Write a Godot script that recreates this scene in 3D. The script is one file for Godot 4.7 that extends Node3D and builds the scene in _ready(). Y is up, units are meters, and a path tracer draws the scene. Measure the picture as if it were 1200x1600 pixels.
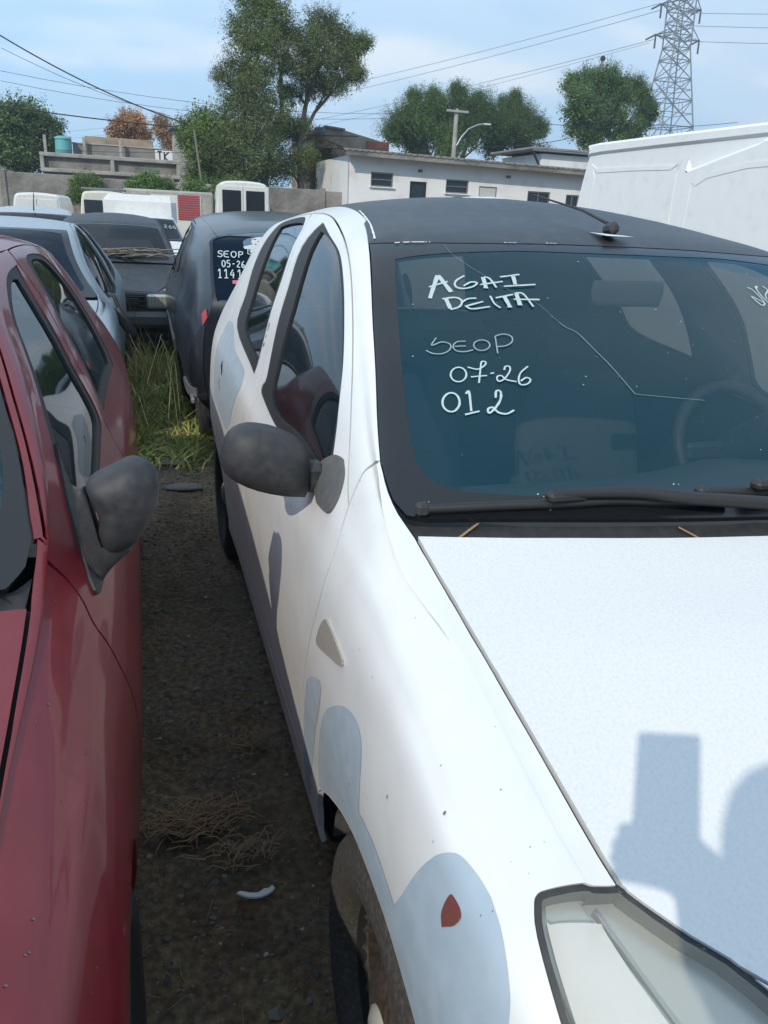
extends Node3D
# A car pound: a white hatchback beside a red one, rows of wrecks, a walled yard.

var M := {}
var rng := RandomNumberGenerator.new()
var noise := FastNoiseLite.new()


func _ready() -> void:
	rng.seed = 7
	noise.seed = 3
	noise.frequency = 1.0
	camera_and_light()
	materials()
	ground()
	far_things()
	cars()
	near_details()
	photographer()


# ---------------------------------------------------------------- camera, sky, sun
func camera_and_light() -> void:
	var cam := Camera3D.new()
	cam.name = "camera"
	var yaw := 0.3098846686508308
	var pitch := 0.3660624790059067
	var roll := 0.05
	var f := Vector3(sin(yaw) * cos(pitch), -sin(pitch), -cos(yaw) * cos(pitch))
	var r := Vector3(cos(yaw), 0, sin(yaw))
	var u := r.cross(f)
	var r2 := r * cos(roll) + u * sin(roll)
	var u2 := u * cos(roll) - r * sin(roll)
	cam.transform = Transform3D(Basis(r2, u2, -f), Vector3(-1.1131, 1.52, 0.8416))
	cam.fov = 67.38
	cam.near = 0.05
	cam.far = 900.0
	add_child(cam)
	cam.current = true

	var we := WorldEnvironment.new()
	we.name = "world_environment"
	var e := Environment.new()
	e.tonemap_mode = Environment.TONE_MAPPER_LINEAR
	e.tonemap_exposure = 0.96
	e.background_mode = Environment.BG_SKY
	e.sdfgi_enabled = true
	e.ssao_enabled = true
	e.ssil_enabled = true
	var sky := Sky.new()
	var sm := PanoramaSkyMaterial.new()
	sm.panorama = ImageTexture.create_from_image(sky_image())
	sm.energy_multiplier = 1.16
	sky.sky_material = sm
	e.sky = sky
	e.fog_enabled = true
	e.fog_light_color = Color(0.80, 0.88, 0.95)
	e.fog_density = 0.0014
	we.environment = e
	add_child(we)

	var sun := DirectionalLight3D.new()
	sun.name = "sun"
	sun.light_energy = 0.95
	sun.light_color = Color(1.0, 0.965, 0.90)
	sun.light_angular_distance = 0.6
	sun.shadow_enabled = true
	add_child(sun)
	sun.look_at_from_position(Vector3(-55, 57, 63), Vector3.ZERO)


func sky_image() -> Image:
	var w := 1024
	var h := 512
	var im := Image.create(w, h, false, Image.FORMAT_RGBF)
	var n := FastNoiseLite.new()
	n.seed = 11
	n.frequency = 0.9
	n.fractal_octaves = 5
	n.fractal_gain = 0.55
	var top := Vector3(0.24, 0.47, 0.74)
	var mid := Vector3(0.17, 0.49, 0.87)
	var low := Vector3(0.34, 0.64, 0.92)
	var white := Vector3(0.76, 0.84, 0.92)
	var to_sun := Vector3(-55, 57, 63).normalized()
	for y in h:
		var el := (0.5 - (y + 0.5) / h) * PI
		var s := sin(el)
		for x in w:
			var az := (x + 0.5) / w * TAU
			var d := Vector3(sin(az) * cos(el), s, cos(az) * cos(el))
			var k := clampf(s, 0.0, 1.0)
			var c := low.lerp(mid, smoothstep(0.0, 0.22, k)).lerp(top, smoothstep(0.15, 0.9, k))
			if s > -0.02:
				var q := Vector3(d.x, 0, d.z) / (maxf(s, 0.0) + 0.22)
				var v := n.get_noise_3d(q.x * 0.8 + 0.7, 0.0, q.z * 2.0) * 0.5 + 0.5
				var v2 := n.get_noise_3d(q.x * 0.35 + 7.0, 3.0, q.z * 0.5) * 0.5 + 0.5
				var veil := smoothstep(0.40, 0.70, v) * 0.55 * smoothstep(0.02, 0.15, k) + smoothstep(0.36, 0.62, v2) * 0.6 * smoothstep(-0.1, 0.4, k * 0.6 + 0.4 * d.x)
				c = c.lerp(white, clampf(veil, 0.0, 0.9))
			c += Vector3(1.0, 0.98, 0.93) * 1.3 * exp(-acos(clampf(d.dot(to_sun), -1.0, 1.0)) / 0.42) * smoothstep(-0.05, 0.1, s)  # wide glow round the sun, out of view, added to fill the shadows
			if s < 0.0:
				c = low.lerp(Vector3(0.22, 0.21, 0.19), smoothstep(0.0, 0.06, -s))
			im.set_pixel(x, y, Color(c.x, c.y, c.z))
	return im


# ---------------------------------------------------------------- materials
func mat(c: Color, rough := 0.6, metal := 0.0, spec := 0.5) -> StandardMaterial3D:
	var m := StandardMaterial3D.new()
	m.albedo_color = c.linear_to_srgb()
	m.roughness = rough
	m.metallic = metal
	m.metallic_specular = spec
	return m


func ntex(freq: float, colors: Array, stops: Array, sd := 1, oct := 4, kind := FastNoiseLite.TYPE_SIMPLEX_SMOOTH, size := 512) -> NoiseTexture2D:
	var n := FastNoiseLite.new()
	n.noise_type = kind
	n.seed = sd
	n.frequency = freq
	n.fractal_octaves = oct
	var t := NoiseTexture2D.new()
	t.width = size
	t.height = size
	t.seamless = true
	t.noise = n
	t.normalize = true
	var g := Gradient.new()
	g.offsets = PackedFloat32Array(stops)
	var cs := PackedColorArray()
	for c in colors:
		cs.append((c as Color).linear_to_srgb())
	g.colors = cs
	t.color_ramp = g
	return t


func btex(freq: float, strength := 4.0, sd := 1, oct := 4, size := 512) -> NoiseTexture2D:
	var n := FastNoiseLite.new()
	n.seed = sd
	n.frequency = freq
	n.fractal_octaves = oct
	var t := NoiseTexture2D.new()
	t.width = size
	t.height = size
	t.seamless = true
	t.as_normal_map = true
	t.bump_strength = strength
	t.noise = n
	return t


func tex(m: StandardMaterial3D, t: Texture2D, scale: float, world := false) -> StandardMaterial3D:
	m.albedo_texture = t
	m.albedo_color = Color.WHITE
	m.uv1_triplanar = true
	m.uv1_world_triplanar = world
	m.uv1_scale = Vector3.ONE * scale
	return m


func bump(m: StandardMaterial3D, t: Texture2D, s := 1.0) -> StandardMaterial3D:
	m.normal_enabled = true
	m.normal_texture = t
	m.normal_scale = s
	return m


func glass(c: Color, a: float) -> StandardMaterial3D:
	var m := mat(c, 0.03)
	m.albedo_color.a = a
	m.transparency = BaseMaterial3D.TRANSPARENCY_ALPHA
	return m


func L(r: float, g: float, b: float) -> Color:
	return Color(r, g, b)


func materials() -> void:
	var dirt := ntex(0.012, [L(.77, .77, .765), L(.75, .75, .74), L(.70, .695, .68), L(.60, .585, .56)], [0.0, 0.45, 0.9, 1.0], 4, 6, FastNoiseLite.TYPE_SIMPLEX_SMOOTH, 1024)
	var grain := btex(0.35, 1.2, 5, 3)
	M.white = tex(mat(L(.8, .8, .8), 0.38), dirt, 0.6)
	M.white.clearcoat_enabled = true
	M.white.clearcoat = 0.35
	M.white.clearcoat_roughness = 0.22
	M.hood_white = bump(tex(mat(L(.8, .8, .8), 0.55), ntex(0.09, [L(.73, .735, .735), L(.70, .70, .695), L(.63, .63, .62), L(.46, .45, .43)], [0.0, 0.5, 0.85, 1.0], 9, 6, FastNoiseLite.TYPE_SIMPLEX_SMOOTH, 1024), 1.6), grain, 0.05)
	M.van = tex(mat(L(.8, .8, .8), 0.45), ntex(0.02, [L(.86, .86, .86), L(.83, .83, .825), L(.74, .74, .73)], [0.0, 0.7, 1.0], 46, 5), 0.5)
	M.wiper = mat(L(.022, .022, .023), 0.5)
	M.primer = bump(tex(mat(L(.4, .45, .5), 0.6), ntex(0.02, [L(.33, .41, .48), L(.37, .45, .52), L(.43, .50, .56)], [0.0, 0.5, 1.0], 8, 5), 1.5), grain, 0.15)
	M.rust = tex(mat(L(.2, .06, .04), 0.8), ntex(0.05, [L(.13, .035, .028), L(.20, .06, .045)], [0.0, 1.0], 2), 6.0)
	M.matte_black = bump(tex(mat(L(.03, .03, .03), 0.42), ntex(0.02, [L(.022, .023, .026), L(.034, .035, .038), L(.06, .06, .062)], [0.0, 0.6, 1.0], 3, 6), 1.3), grain, 0.25)
	M.trim = bump(tex(mat(L(.03, .03, .03), 0.58), ntex(0.03, [L(.022, .022, .025), L(.04, .04, .043), L(.065, .064, .062)], [0.0, 0.6, 1.0], 13, 5), 2.5), grain, 0.2)
	M.trim_grey = bump(tex(mat(L(.1, .1, .1), 0.55), ntex(0.03, [L(.10, .10, .10), L(.15, .15, .15)], [0.0, 1.0], 14, 5), 2.5), grain, 0.2)
	M.rubber = mat(L(.018, .018, .019), 0.65)
	M.frit = mat(L(.012, .013, .016), 0.22)
	M.dark = mat(L(.010, .010, .011), 0.9)
	M.inner = mat(L(.085, .09, .095), 0.85)
	M.inner_light = mat(L(.30, .30, .29), 0.9)
	M.seat = bump(mat(L(.075, .08, .09), 0.95), grain, 0.4)
	M.red = bump(tex(mat(L(.2, .02, .04), 0.45), ntex(0.012, [L(.150, .004, .009), L(.168, .005, .011), L(.185, .008, .015), L(.20, .016, .024)], [0.0, 0.45, 0.8, 1.0], 21, 5, FastNoiseLite.TYPE_SIMPLEX_SMOOTH, 1024), 0.8), grain, 0.03)
	M.red.clearcoat_enabled = true
	M.red.clearcoat = 0.55
	M.red.clearcoat_roughness = 0.06
	M.tyre = bump(tex(mat(L(.03, .03, .03), 0.85), ntex(0.03, [L(.018, .018, .018), L(.026, .025, .024), L(.042, .037, .031)], [0.0, 0.6, 1.0], 31, 5), 5.0), grain, 0.5)
	M.tyre_muddy = bump(tex(mat(L(.1, .1, .1), 0.95), ntex(0.03, [L(.024, .023, .022), L(.048, .043, .038), L(.12, .10, .08)], [0.0, 0.5, 1.0], 32, 5), 5.0), grain, 0.8)
	M.rim_brown = bump(tex(mat(L(.1, .1, .1), 0.7, 0.3), ntex(0.03, [L(.03, .024, .021), L(.075, .056, .046), L(.14, .11, .09)], [0.0, 0.5, 1.0], 33, 5), 4.0), grain, 0.4)
	M.silver = mat(L(.42, .43, .44), 0.35, 0.7)
	M.hub = mat(L(.45, .44, .40), 0.5, 0.2)
	M.steel = mat(L(.05, .05, .052), 0.5, 0.5)
	M.chrome = mat(L(.6, .6, .6), 0.15, 1.0)
	M.reflector = mat(L(.58, .575, .53), 0.28, 0.6)
	M.lamp_yellow = glass(L(.62, .60, .48), 0.16)
	M.lamp_yellow.roughness = 0.12
	M.glass_front = glass(L(.000, .062, .098), 0.44)
	M.glass_front.metallic_specular = 0.36
	M.glass_side = glass(L(.006, .012, .014), 0.80)
	M.glass_dark = glass(L(.006, .010, .016), 0.86)
	M.glass_dark.metallic_specular = 0.25
	M.glass_navy = glass(L(.004, .012, .028), 0.88)
	M.glass_navy.metallic_specular = 0.25
	M.chalk = mat(L(.46, .56, .56), 0.8)
	M.chalk_faint = mat(L(.26, .34, .36), 0.8)
	M.crack = mat(L(.22, .28, .30), 0.5)
	M.paper = mat(L(.75, .75, .73), 0.8)
	M.amber_grey = tex(mat(L(.4, .37, .33), 0.3), ntex(0.03, [L(.30, .27, .24), L(.44, .41, .37)], [0.0, 1.0], 5), 8.0)
	M.dusty_black = bump(tex(mat(L(.03, .03, .035), 0.5), ntex(0.02, [L(.012, .014, .018), L(.024, .026, .032), L(.06, .06, .062)], [0.0, 0.65, 1.0], 41, 5), 1.2), grain, 0.1)
	M.navy = tex(mat(L(.02, .025, .04), 0.3), ntex(0.02, [L(.008, .011, .018), L(.014, .018, .027), L(.038, .042, .048)], [0.0, 0.7, 1.0], 42, 5), 1.2)
	M.navy.clearcoat_enabled = true
	M.navy.clearcoat = 0.35
	M.navy.clearcoat_roughness = 0.12
	M.pale = tex(mat(L(.3, .35, .4), 0.4), ntex(0.02, [L(.27, .33, .38), L(.33, .39, .44), L(.38, .43, .47)], [0.0, 0.6, 1.0], 43, 5), 1.2)
	M.silverpaint = mat(L(.42, .46, .48), 0.4, 0.2)
	M.offwhite = tex(mat(L(.7, .7, .66), 0.5), ntex(0.02, [L(.72, .72, .70), L(.68, .68, .65), L(.55, .54, .50)], [0.0, 0.7, 1.0], 44, 5), 0.8)
	M.cream = tex(mat(L(.66, .64, .55), 0.5), ntex(0.02, [L(.68, .66, .57), L(.60, .58, .50)], [0.0, 1.0], 45, 5), 0.8)
	M.redpanel = mat(L(.38, .06, .06), 0.6)
	M.plate = mat(L(.6, .6, .58), 0.5)
	M.concrete = bump(tex(mat(L(.3, .3, .3), 0.95), ntex(0.012, [L(.12, .11, .10), L(.24, .225, .205), L(.33, .31, .28)], [0.0, 0.5, 1.0], 51, 6), 0.12), btex(0.08, 3.0, 6), 0.4)
	M.concrete_light = bump(tex(mat(L(.4, .4, .4), 0.95), ntex(0.012, [L(.26, .25, .23), L(.38, .36, .33), L(.46, .44, .40)], [0.0, 0.5, 1.0], 52, 6), 0.15), btex(0.08, 3.0, 6), 0.4)
	M.whitewash = tex(mat(L(.75, .75, .73), 0.9), ntex(0.012, [L(.66, .65, .62), L(.80, .795, .78), L(.84, .835, .82)], [0.0, 0.35, 1.0], 53, 6), 0.15)
	M.brick = tex(mat(L(.35, .14, .09), 0.9), ntex(0.05, [L(.26, .10, .065), L(.36, .15, .10)], [0.0, 1.0], 54, 4), 1.0)
	M.plaster_brown = tex(mat(L(.3, .24, .18), 0.95), ntex(0.012, [L(.22, .15, .10), L(.34, .27, .20), L(.42, .35, .27)], [0.0, 0.5, 1.0], 55, 6), 0.2)
	M.roof_sheet = tex(mat(L(.2, .2, .19), 0.9), ntex(0.02, [L(.12, .12, .115), L(.22, .215, .20), L(.30, .29, .27)], [0.0, 0.5, 1.0], 56, 5), 0.3)
	M.window_dark = mat(L(.02, .026, .034), 0.15)
	M.teal = mat(L(.13, .42, .43), 0.6)
	M.blue_tank = mat(L(.04, .11, .17), 0.6)
	M.wood = tex(mat(L(.2, .17, .13), 0.9), ntex(0.03, [L(.16, .14, .12), L(.27, .24, .20)], [0.0, 1.0], 57, 4), 1.0)
	M.galv = mat(L(.22, .24, .26), 0.6, 0.4)
	M.cable = mat(L(.03, .03, .035), 0.8)
	M.bark = bump(tex(mat(L(.15, .12, .09), 0.95), ntex(0.03, [L(.09, .075, .06), L(.19, .16, .125)], [0.0, 1.0], 58, 5), 0.8), btex(0.1, 4.0, 8), 0.8)
	M.leaf = leafmat()
	M.soil = bump(tex(mat(L(.1, .1, .1), 1.0), ntex(0.06, [L(.060, .044, .030), L(.120, .090, .062), L(.19, .148, .105), L(.30, .25, .19)], [0.0, 0.4, 0.75, 1.0], 61, 7, FastNoiseLite.TYPE_SIMPLEX_SMOOTH, 1024), 0.55, true), btex(0.035, 12.0, 62, 6, 1024), 1.0)
	M.soil.vertex_color_use_as_albedo = true
	M.stone = bump(tex(mat(L(.2, .2, .2), 0.95), ntex(0.03, [L(.10, .095, .085), L(.20, .19, .17)], [0.0, 1.0], 63, 5), 3.0), grain, 0.6)
	M.straw = mat(L(.33, .215, .13), 0.9)
	M.skin = mat(L(.42, .25, .17), 0.6)
	M.cloth = mat(L(.12, .15, .22), 0.95)
	M.jeans = mat(L(.04, .06, .11), 0.95)
	M.hair = mat(L(.02, .016, .013), 0.7)


func leafmat() -> StandardMaterial3D:
	var m := StandardMaterial3D.new()
	m.vertex_color_use_as_albedo = true
	m.roughness = 0.7
	m.backlight_enabled = true
	m.backlight = Color(0.35, 0.40, 0.18)
	return m


# ---------------------------------------------------------------- nodes and small mesh helpers
func ms(st: SurfaceTool) -> ArrayMesh:
	return st.commit()


func new_st() -> SurfaceTool:
	var st := SurfaceTool.new()
	st.begin(Mesh.PRIMITIVE_TRIANGLES)
	return st


func part(parent: Node3D, called: String, mesh: Mesh, m: Material, at := Transform3D()) -> MeshInstance3D:
	var o := MeshInstance3D.new()
	o.name = called
	o.mesh = mesh
	o.material_override = m
	o.transform = at
	parent.add_child(o, true)
	return o


func numbered(called: String) -> String:
	if not has_node(NodePath(called)):
		return called
	var k := 1
	while has_node(NodePath("%s_%03d" % [called, k])):
		k += 1
	return "%s_%03d" % [called, k]


func tag(o: Node3D, label: String, category: String, group := "", kind := "") -> Node3D:
	o.set_meta("label", label)
	o.set_meta("category", category)
	if group:
		o.set_meta("group", group)
	if kind:
		o.set_meta("kind", kind)
	return o


func thing(called: String, label: String, category: String, at := Vector3.ZERO, group := "") -> Node3D:
	var o := Node3D.new()
	o.name = numbered(called)
	o.position = at
	add_child(o)
	return tag(o, label, category, group)


func structure(called: String, mesh: Mesh, m: Material) -> MeshInstance3D:
	var o := part(self, numbered(called), mesh, m)
	o.set_meta("kind", "structure")
	return o


func tri(st: SurfaceTool, a: Vector3, b: Vector3, c: Vector3, n := Vector3.ZERO) -> void:
	# n: wanted outward side (zero keeps the order, clockwise seen from outside)
	var g := (b - a).cross(c - a)
	if n != Vector3.ZERO and g.dot(n) > 0.0:
		var t := b
		b = c
		c = t
		g = -g
	st.set_normal((-g).normalized())
	st.add_vertex(a)
	st.add_vertex(b)
	st.add_vertex(c)


func quad(st: SurfaceTool, a: Vector3, b: Vector3, c: Vector3, d: Vector3, n := Vector3.ZERO) -> void:
	tri(st, a, b, c, n)
	tri(st, a, c, d, n)


func bx(st: SurfaceTool, c: Vector3, s: Vector3, bev := 0.0, tf := Transform3D()) -> void:
	# a chamfered box
	var h := s * 0.5
	bev = minf(bev, minf(h.x, minf(h.y, h.z)) * 0.9)
	var i := h - Vector3.ONE * bev
	var p := func(sx: float, sy: float, sz: float, ax: int) -> Vector3:
		var v := Vector3(sx * (h.x if ax == 0 else i.x), sy * (h.y if ax == 1 else i.y), sz * (h.z if ax == 2 else i.z))
		return tf * (c + v)
	var b := tf.basis
	for sg in [-1.0, 1.0]:
		quad(st, p.call(sg, -1, -1, 0), p.call(sg, 1, -1, 0), p.call(sg, 1, 1, 0), p.call(sg, -1, 1, 0), b * Vector3(sg, 0, 0))
		quad(st, p.call(-1, sg, -1, 1), p.call(1, sg, -1, 1), p.call(1, sg, 1, 1), p.call(-1, sg, 1, 1), b * Vector3(0, sg, 0))
		quad(st, p.call(-1, -1, sg, 2), p.call(1, -1, sg, 2), p.call(1, 1, sg, 2), p.call(-1, 1, sg, 2), b * Vector3(0, 0, sg))
	if bev <= 0.0:
		return
	for s1 in [-1.0, 1.0]:
		for s2 in [-1.0, 1.0]:
			quad(st, p.call(s1, s2, -1, 0), p.call(s1, s2, 1, 0), p.call(s1, s2, 1, 1), p.call(s1, s2, -1, 1), b * Vector3(s1, s2, 0))
			quad(st, p.call(s1, -1, s2, 0), p.call(s1, 1, s2, 0), p.call(s1, 1, s2, 2), p.call(s1, -1, s2, 2), b * Vector3(s1, 0, s2))
			quad(st, p.call(-1, s1, s2, 1), p.call(1, s1, s2, 1), p.call(1, s1, s2, 2), p.call(-1, s1, s2, 2), b * Vector3(0, s1, s2))
			for s3 in [-1.0, 1.0]:
				tri(st, p.call(s1, s2, s3, 0), p.call(s1, s2, s3, 1), p.call(s1, s2, s3, 2), b * Vector3(s1, s2, s3))


func boxmesh(c: Vector3, s: Vector3, bev := 0.0, tf := Transform3D()) -> ArrayMesh:
	var st := new_st()
	bx(st, c, s, bev, tf)
	return ms(st)


func tube(st: SurfaceTool, pts: Array, rad: Array, sides := 8, cap := true) -> void:
	# smooth tube through pts; one radius per point (or one for all)
	var n := pts.size()
	var rings := []
	var norms := []
	var side := Vector3.ZERO
	for i in n:
		var t: Vector3 = ((pts[mini(i + 1, n - 1)] as Vector3) - (pts[maxi(i - 1, 0)] as Vector3)).normalized()
		if side == Vector3.ZERO:
			side = t.cross(Vector3.UP if absf(t.y) < 0.9 else Vector3.RIGHT).normalized()
		side = (side - t * side.dot(t)).normalized()
		var up := t.cross(side)
		var r: float = rad[mini(i, rad.size() - 1)]
		var ring := PackedVector3Array()
		var nr := PackedVector3Array()
		for k in sides + 1:
			var a := TAU * k / sides
			var d := side * cos(a) + up * sin(a)
			ring.append((pts[i] as Vector3) + d * r)
			nr.append(d)
		rings.append(ring)
		norms.append(nr)
	for i in n - 1:
		for k in sides:
			var idx := [[i, k], [i + 1, k + 1], [i, k + 1], [i, k], [i + 1, k], [i + 1, k + 1]]
			for q in idx:
				st.set_normal(norms[q[0]][q[1]])
				st.add_vertex(rings[q[0]][q[1]])
	if cap:
		for e in [0, n - 1]:
			var t: Vector3 = ((pts[1] as Vector3) - (pts[0] as Vector3)) if e == 0 else ((pts[n - 2] as Vector3) - (pts[n - 1] as Vector3))
			for k in sides:
				tri(st, pts[e], rings[e][k], rings[e][k + 1], -t)


func tubemesh(pts: Array, rad: Array, sides := 8) -> ArrayMesh:
	var st := new_st()
	tube(st, pts, rad, sides)
	return ms(st)


func lathe(st: SurfaceTool, prof: Array, segs: int, tf: Transform3D, wob = null) -> void:
	# prof: Vector2(radius, along x); revolved round the x axis
	var n := prof.size()
	var pos := []
	for i in segs + 1:
		var a := TAU * (i % segs) / segs
		var row := PackedVector3Array()
		for j in n:
			var p: Vector2 = prof[j]
			var r: float = p.x + (wob.call(i % segs, j) if wob != null else 0.0)
			row.append(Vector3(p.y, r * cos(a), r * sin(a)))
		pos.append(row)
	for i in segs:
		for j in n - 1:
			var a: Vector3 = pos[i][j]
			var b: Vector3 = pos[i][j + 1]
			var c: Vector3 = pos[i + 1][j + 1]
			var d: Vector3 = pos[i + 1][j]
			for v in [a, b, c, a, c, d]:
				st.set_smooth_group(1)
				st.add_vertex(tf * v)


func sm(pts: Array, n := 3, closed := true, sharp := 0.55) -> PackedVector2Array:
	# smooth a traced outline, keeping sharp corners (sharp: cosine below which a corner stays)
	var out := PackedVector2Array()
	var c := pts.size()
	var last := c if closed else c - 1
	var corner := []
	for i in c:
		var a: Vector2 = pts[(i - 1 + c) % c]
		var b: Vector2 = pts[i]
		var d: Vector2 = pts[(i + 1) % c]
		corner.append((b - a).normalized().dot((d - b).normalized()) < sharp or (not closed and (i == 0 or i == c - 1)))
	for i in last:
		var p1: Vector2 = pts[i]
		var p2: Vector2 = pts[(i + 1) % c]
		var p0: Vector2 = p1 * 2.0 - p2 if corner[i] else pts[(i - 1 + c) % c]
		var p3: Vector2 = p2 * 2.0 - p1 if corner[(i + 1) % c] else pts[(i + 2) % c]
		for k in n:
			out.append(p1.cubic_interpolate(p2, p0, p3, float(k) / n) if not (corner[i] and corner[(i + 1) % c]) else p1.lerp(p2, float(k) / n))
	if not closed:
		out.append(pts[c - 1])
	return out


func V(a: Array) -> Array:
	# pairs of numbers -> points
	var out := []
	for i in range(0, a.size(), 2):
		out.append(Vector2(a[i], a[i + 1]))
	return out


func rect(x0: float, y0: float, x1: float, y1: float) -> PackedVector2Array:
	return PackedVector2Array([Vector2(x0, y0), Vector2(x1, y0), Vector2(x1, y1), Vector2(x0, y1)])


func bounds(p: PackedVector2Array) -> Rect2:
	var r := Rect2(p[0], Vector2.ZERO)
	for q in p:
		r = r.expand(q)
	return r


func sheet(st: SurfaceTool, poly: PackedVector2Array, holes: Array, cell: Vector2, fn: Callable, skirt := 0.0, flip := false) -> void:
	# a flat outline (with holes), cut into cells and laid on the surface that fn describes: fn(point) -> [position, normal]
	var r := bounds(poly)
	var hb := []
	for h in holes:
		hb.append(bounds(h))
	for i in range(int(floor(r.position.x / cell.x)), int(ceil(r.end.x / cell.x))):
		for j in range(int(floor(r.position.y / cell.y)), int(ceil(r.end.y / cell.y))):
			var box := rect(i * cell.x, j * cell.y, (i + 1) * cell.x, (j + 1) * cell.y)
			var bb := bounds(box)
			var pieces := Geometry2D.intersect_polygons(poly, box)
			for k in holes.size():
				if not bb.intersects(hb[k]):
					continue
				var next: Array[PackedVector2Array] = []
				for pc in pieces:
					for q in Geometry2D.clip_polygons(pc, holes[k]):
						if not Geometry2D.is_polygon_clockwise(q):
							next.append(q)
				pieces = next
			for raw in pieces:
				var pc := PackedVector2Array()
				for q in raw:
					if pc.is_empty() or pc[pc.size() - 1].distance_to(q) > 0.0004:
						pc.append(q)
				if pc.size() > 2 and pc[0].distance_to(pc[pc.size() - 1]) < 0.0004:
					pc.remove_at(pc.size() - 1)
				if pc.size() < 3:
					continue
				var t := Geometry2D.triangulate_polygon(pc)
				if t.is_empty():
					var all := Geometry2D.triangulate_delaunay(pc)
					for k in range(0, all.size(), 3):
						if Geometry2D.is_point_in_polygon((pc[all[k]] + pc[all[k + 1]] + pc[all[k + 2]]) / 3.0, pc):
							t.append_array(PackedInt32Array([all[k], all[k + 1], all[k + 2]]))
				var got := []
				for q in pc:
					got.append(fn.call(q))
				for k in range(0, t.size(), 3):
					var a = got[t[k]]
					var b = got[t[k + 1]]
					var c = got[t[k + 2]]
					var g: Vector3 = (b[0] - a[0]).cross(c[0] - a[0])
					if g.length_squared() < 1e-14:
						continue
					if g.dot(a[1] + b[1] + c[1]) > 0.0:
						var s = b
						b = c
						c = s
					for w in [a, b, c]:
						st.set_normal(-w[1] if flip else w[1])
						st.add_vertex(w[0])
	if skirt == 0.0:
		return
	for ring in [poly] + holes:
		var n: int = ring.size()
		for i in n:
			var p: Vector2 = ring[i]
			var q: Vector2 = ring[(i + 1) % n]
			if absf(p.y - 11.0) < 0.001 and absf(q.y - 11.0) < 0.001:
				continue # the seam along a car's middle
			var m := maxi(1, int(ceil(p.distance_to(q) / cell.x)))
			for k in m:
				var a = fn.call(p.lerp(q, float(k) / m))
				var b = fn.call(p.lerp(q, float(k + 1) / m))
				if a[0].distance_squared_to(b[0]) < 1e-12:
					continue
				quad(st, a[0], b[0], b[0] - b[1] * skirt, a[0] - a[1] * skirt)


func pillow(st: SurfaceTool, poly: PackedVector2Array, front: float, back: float, flat: float, tf: Transform3D, rings := 9) -> void:
	# an outline in the xy plane swelling to both sides; flat: 2 is a dome, more is flatter with rounder edges
	var c := Vector2.ZERO
	for q in poly:
		c += q / poly.size()
	var n := poly.size()
	var rows := []
	for k in range(-rings, rings + 1):
		var t := float(k) / rings
		var z := sin(absf(t) * PI / 2.0)
		var s := pow(maxf(1.0 - pow(z, flat), 0.0), 1.0 / flat)
		var row := PackedVector3Array()
		for q in poly:
			var p := c + (q - c) * s
			row.append(Vector3(p.x, p.y, z * (front if k > 0 else -back)))
		rows.append(row)
	var pos := []
	var nor := []
	for k in rows.size():
		for i in n:
			var du: Vector3 = rows[k][(i + 1) % n] - rows[k][(i - 1 + n) % n]
			var dv: Vector3 = rows[mini(k + 1, rows.size() - 1)][i] - rows[maxi(k - 1, 0)][i]
			var g := du.cross(dv)
			var out := Vector3(poly[i].x - c.x, poly[i].y - c.y, 0)
			var zz: float = rows[k][i].z
			var want := (out.normalized() * (1.0 - absf(k - rings) / float(rings)) + Vector3(0, 0, signf(zz)))
			if g.length_squared() < 1e-16:
				g = Vector3(0, 0, signf(zz))
			elif g.dot(want) < 0.0:
				g = -g
			pos.append(rows[k][i])
			nor.append(g.normalized())
	for k in rows.size() - 1:
		for i in n:
			var a := k * n + i
			var b := k * n + (i + 1) % n
			for t in [[a, b, b + n], [a, b + n, a + n]]:
				var g: Vector3 = (pos[t[1]] - pos[t[0]]).cross(pos[t[2]] - pos[t[0]])
				if g.length_squared() < 1e-18:
					continue
				var order: Array = t if g.dot(nor[t[0]] + nor[t[1]] + nor[t[2]]) < 0.0 else [t[0], t[2], t[1]]
				if tf.basis.determinant() < 0.0:
					order = [order[0], order[2], order[1]]
				for v in order:
					st.set_normal((tf.basis * nor[v]).normalized())
					st.add_vertex(tf * pos[v])


# ---------------------------------------------------------------- car body surfaces
static func cr(a: Vector3, b: Vector3, c: Vector3, d: Vector3, t: float) -> Vector3:
	return 0.5 * (b * 2.0 + (c - a) * t + (a * 2.0 - b * 5.0 + c * 4.0 - d) * t * t + (b * 3.0 - a - c * 3.0 + d) * t * t * t)


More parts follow.
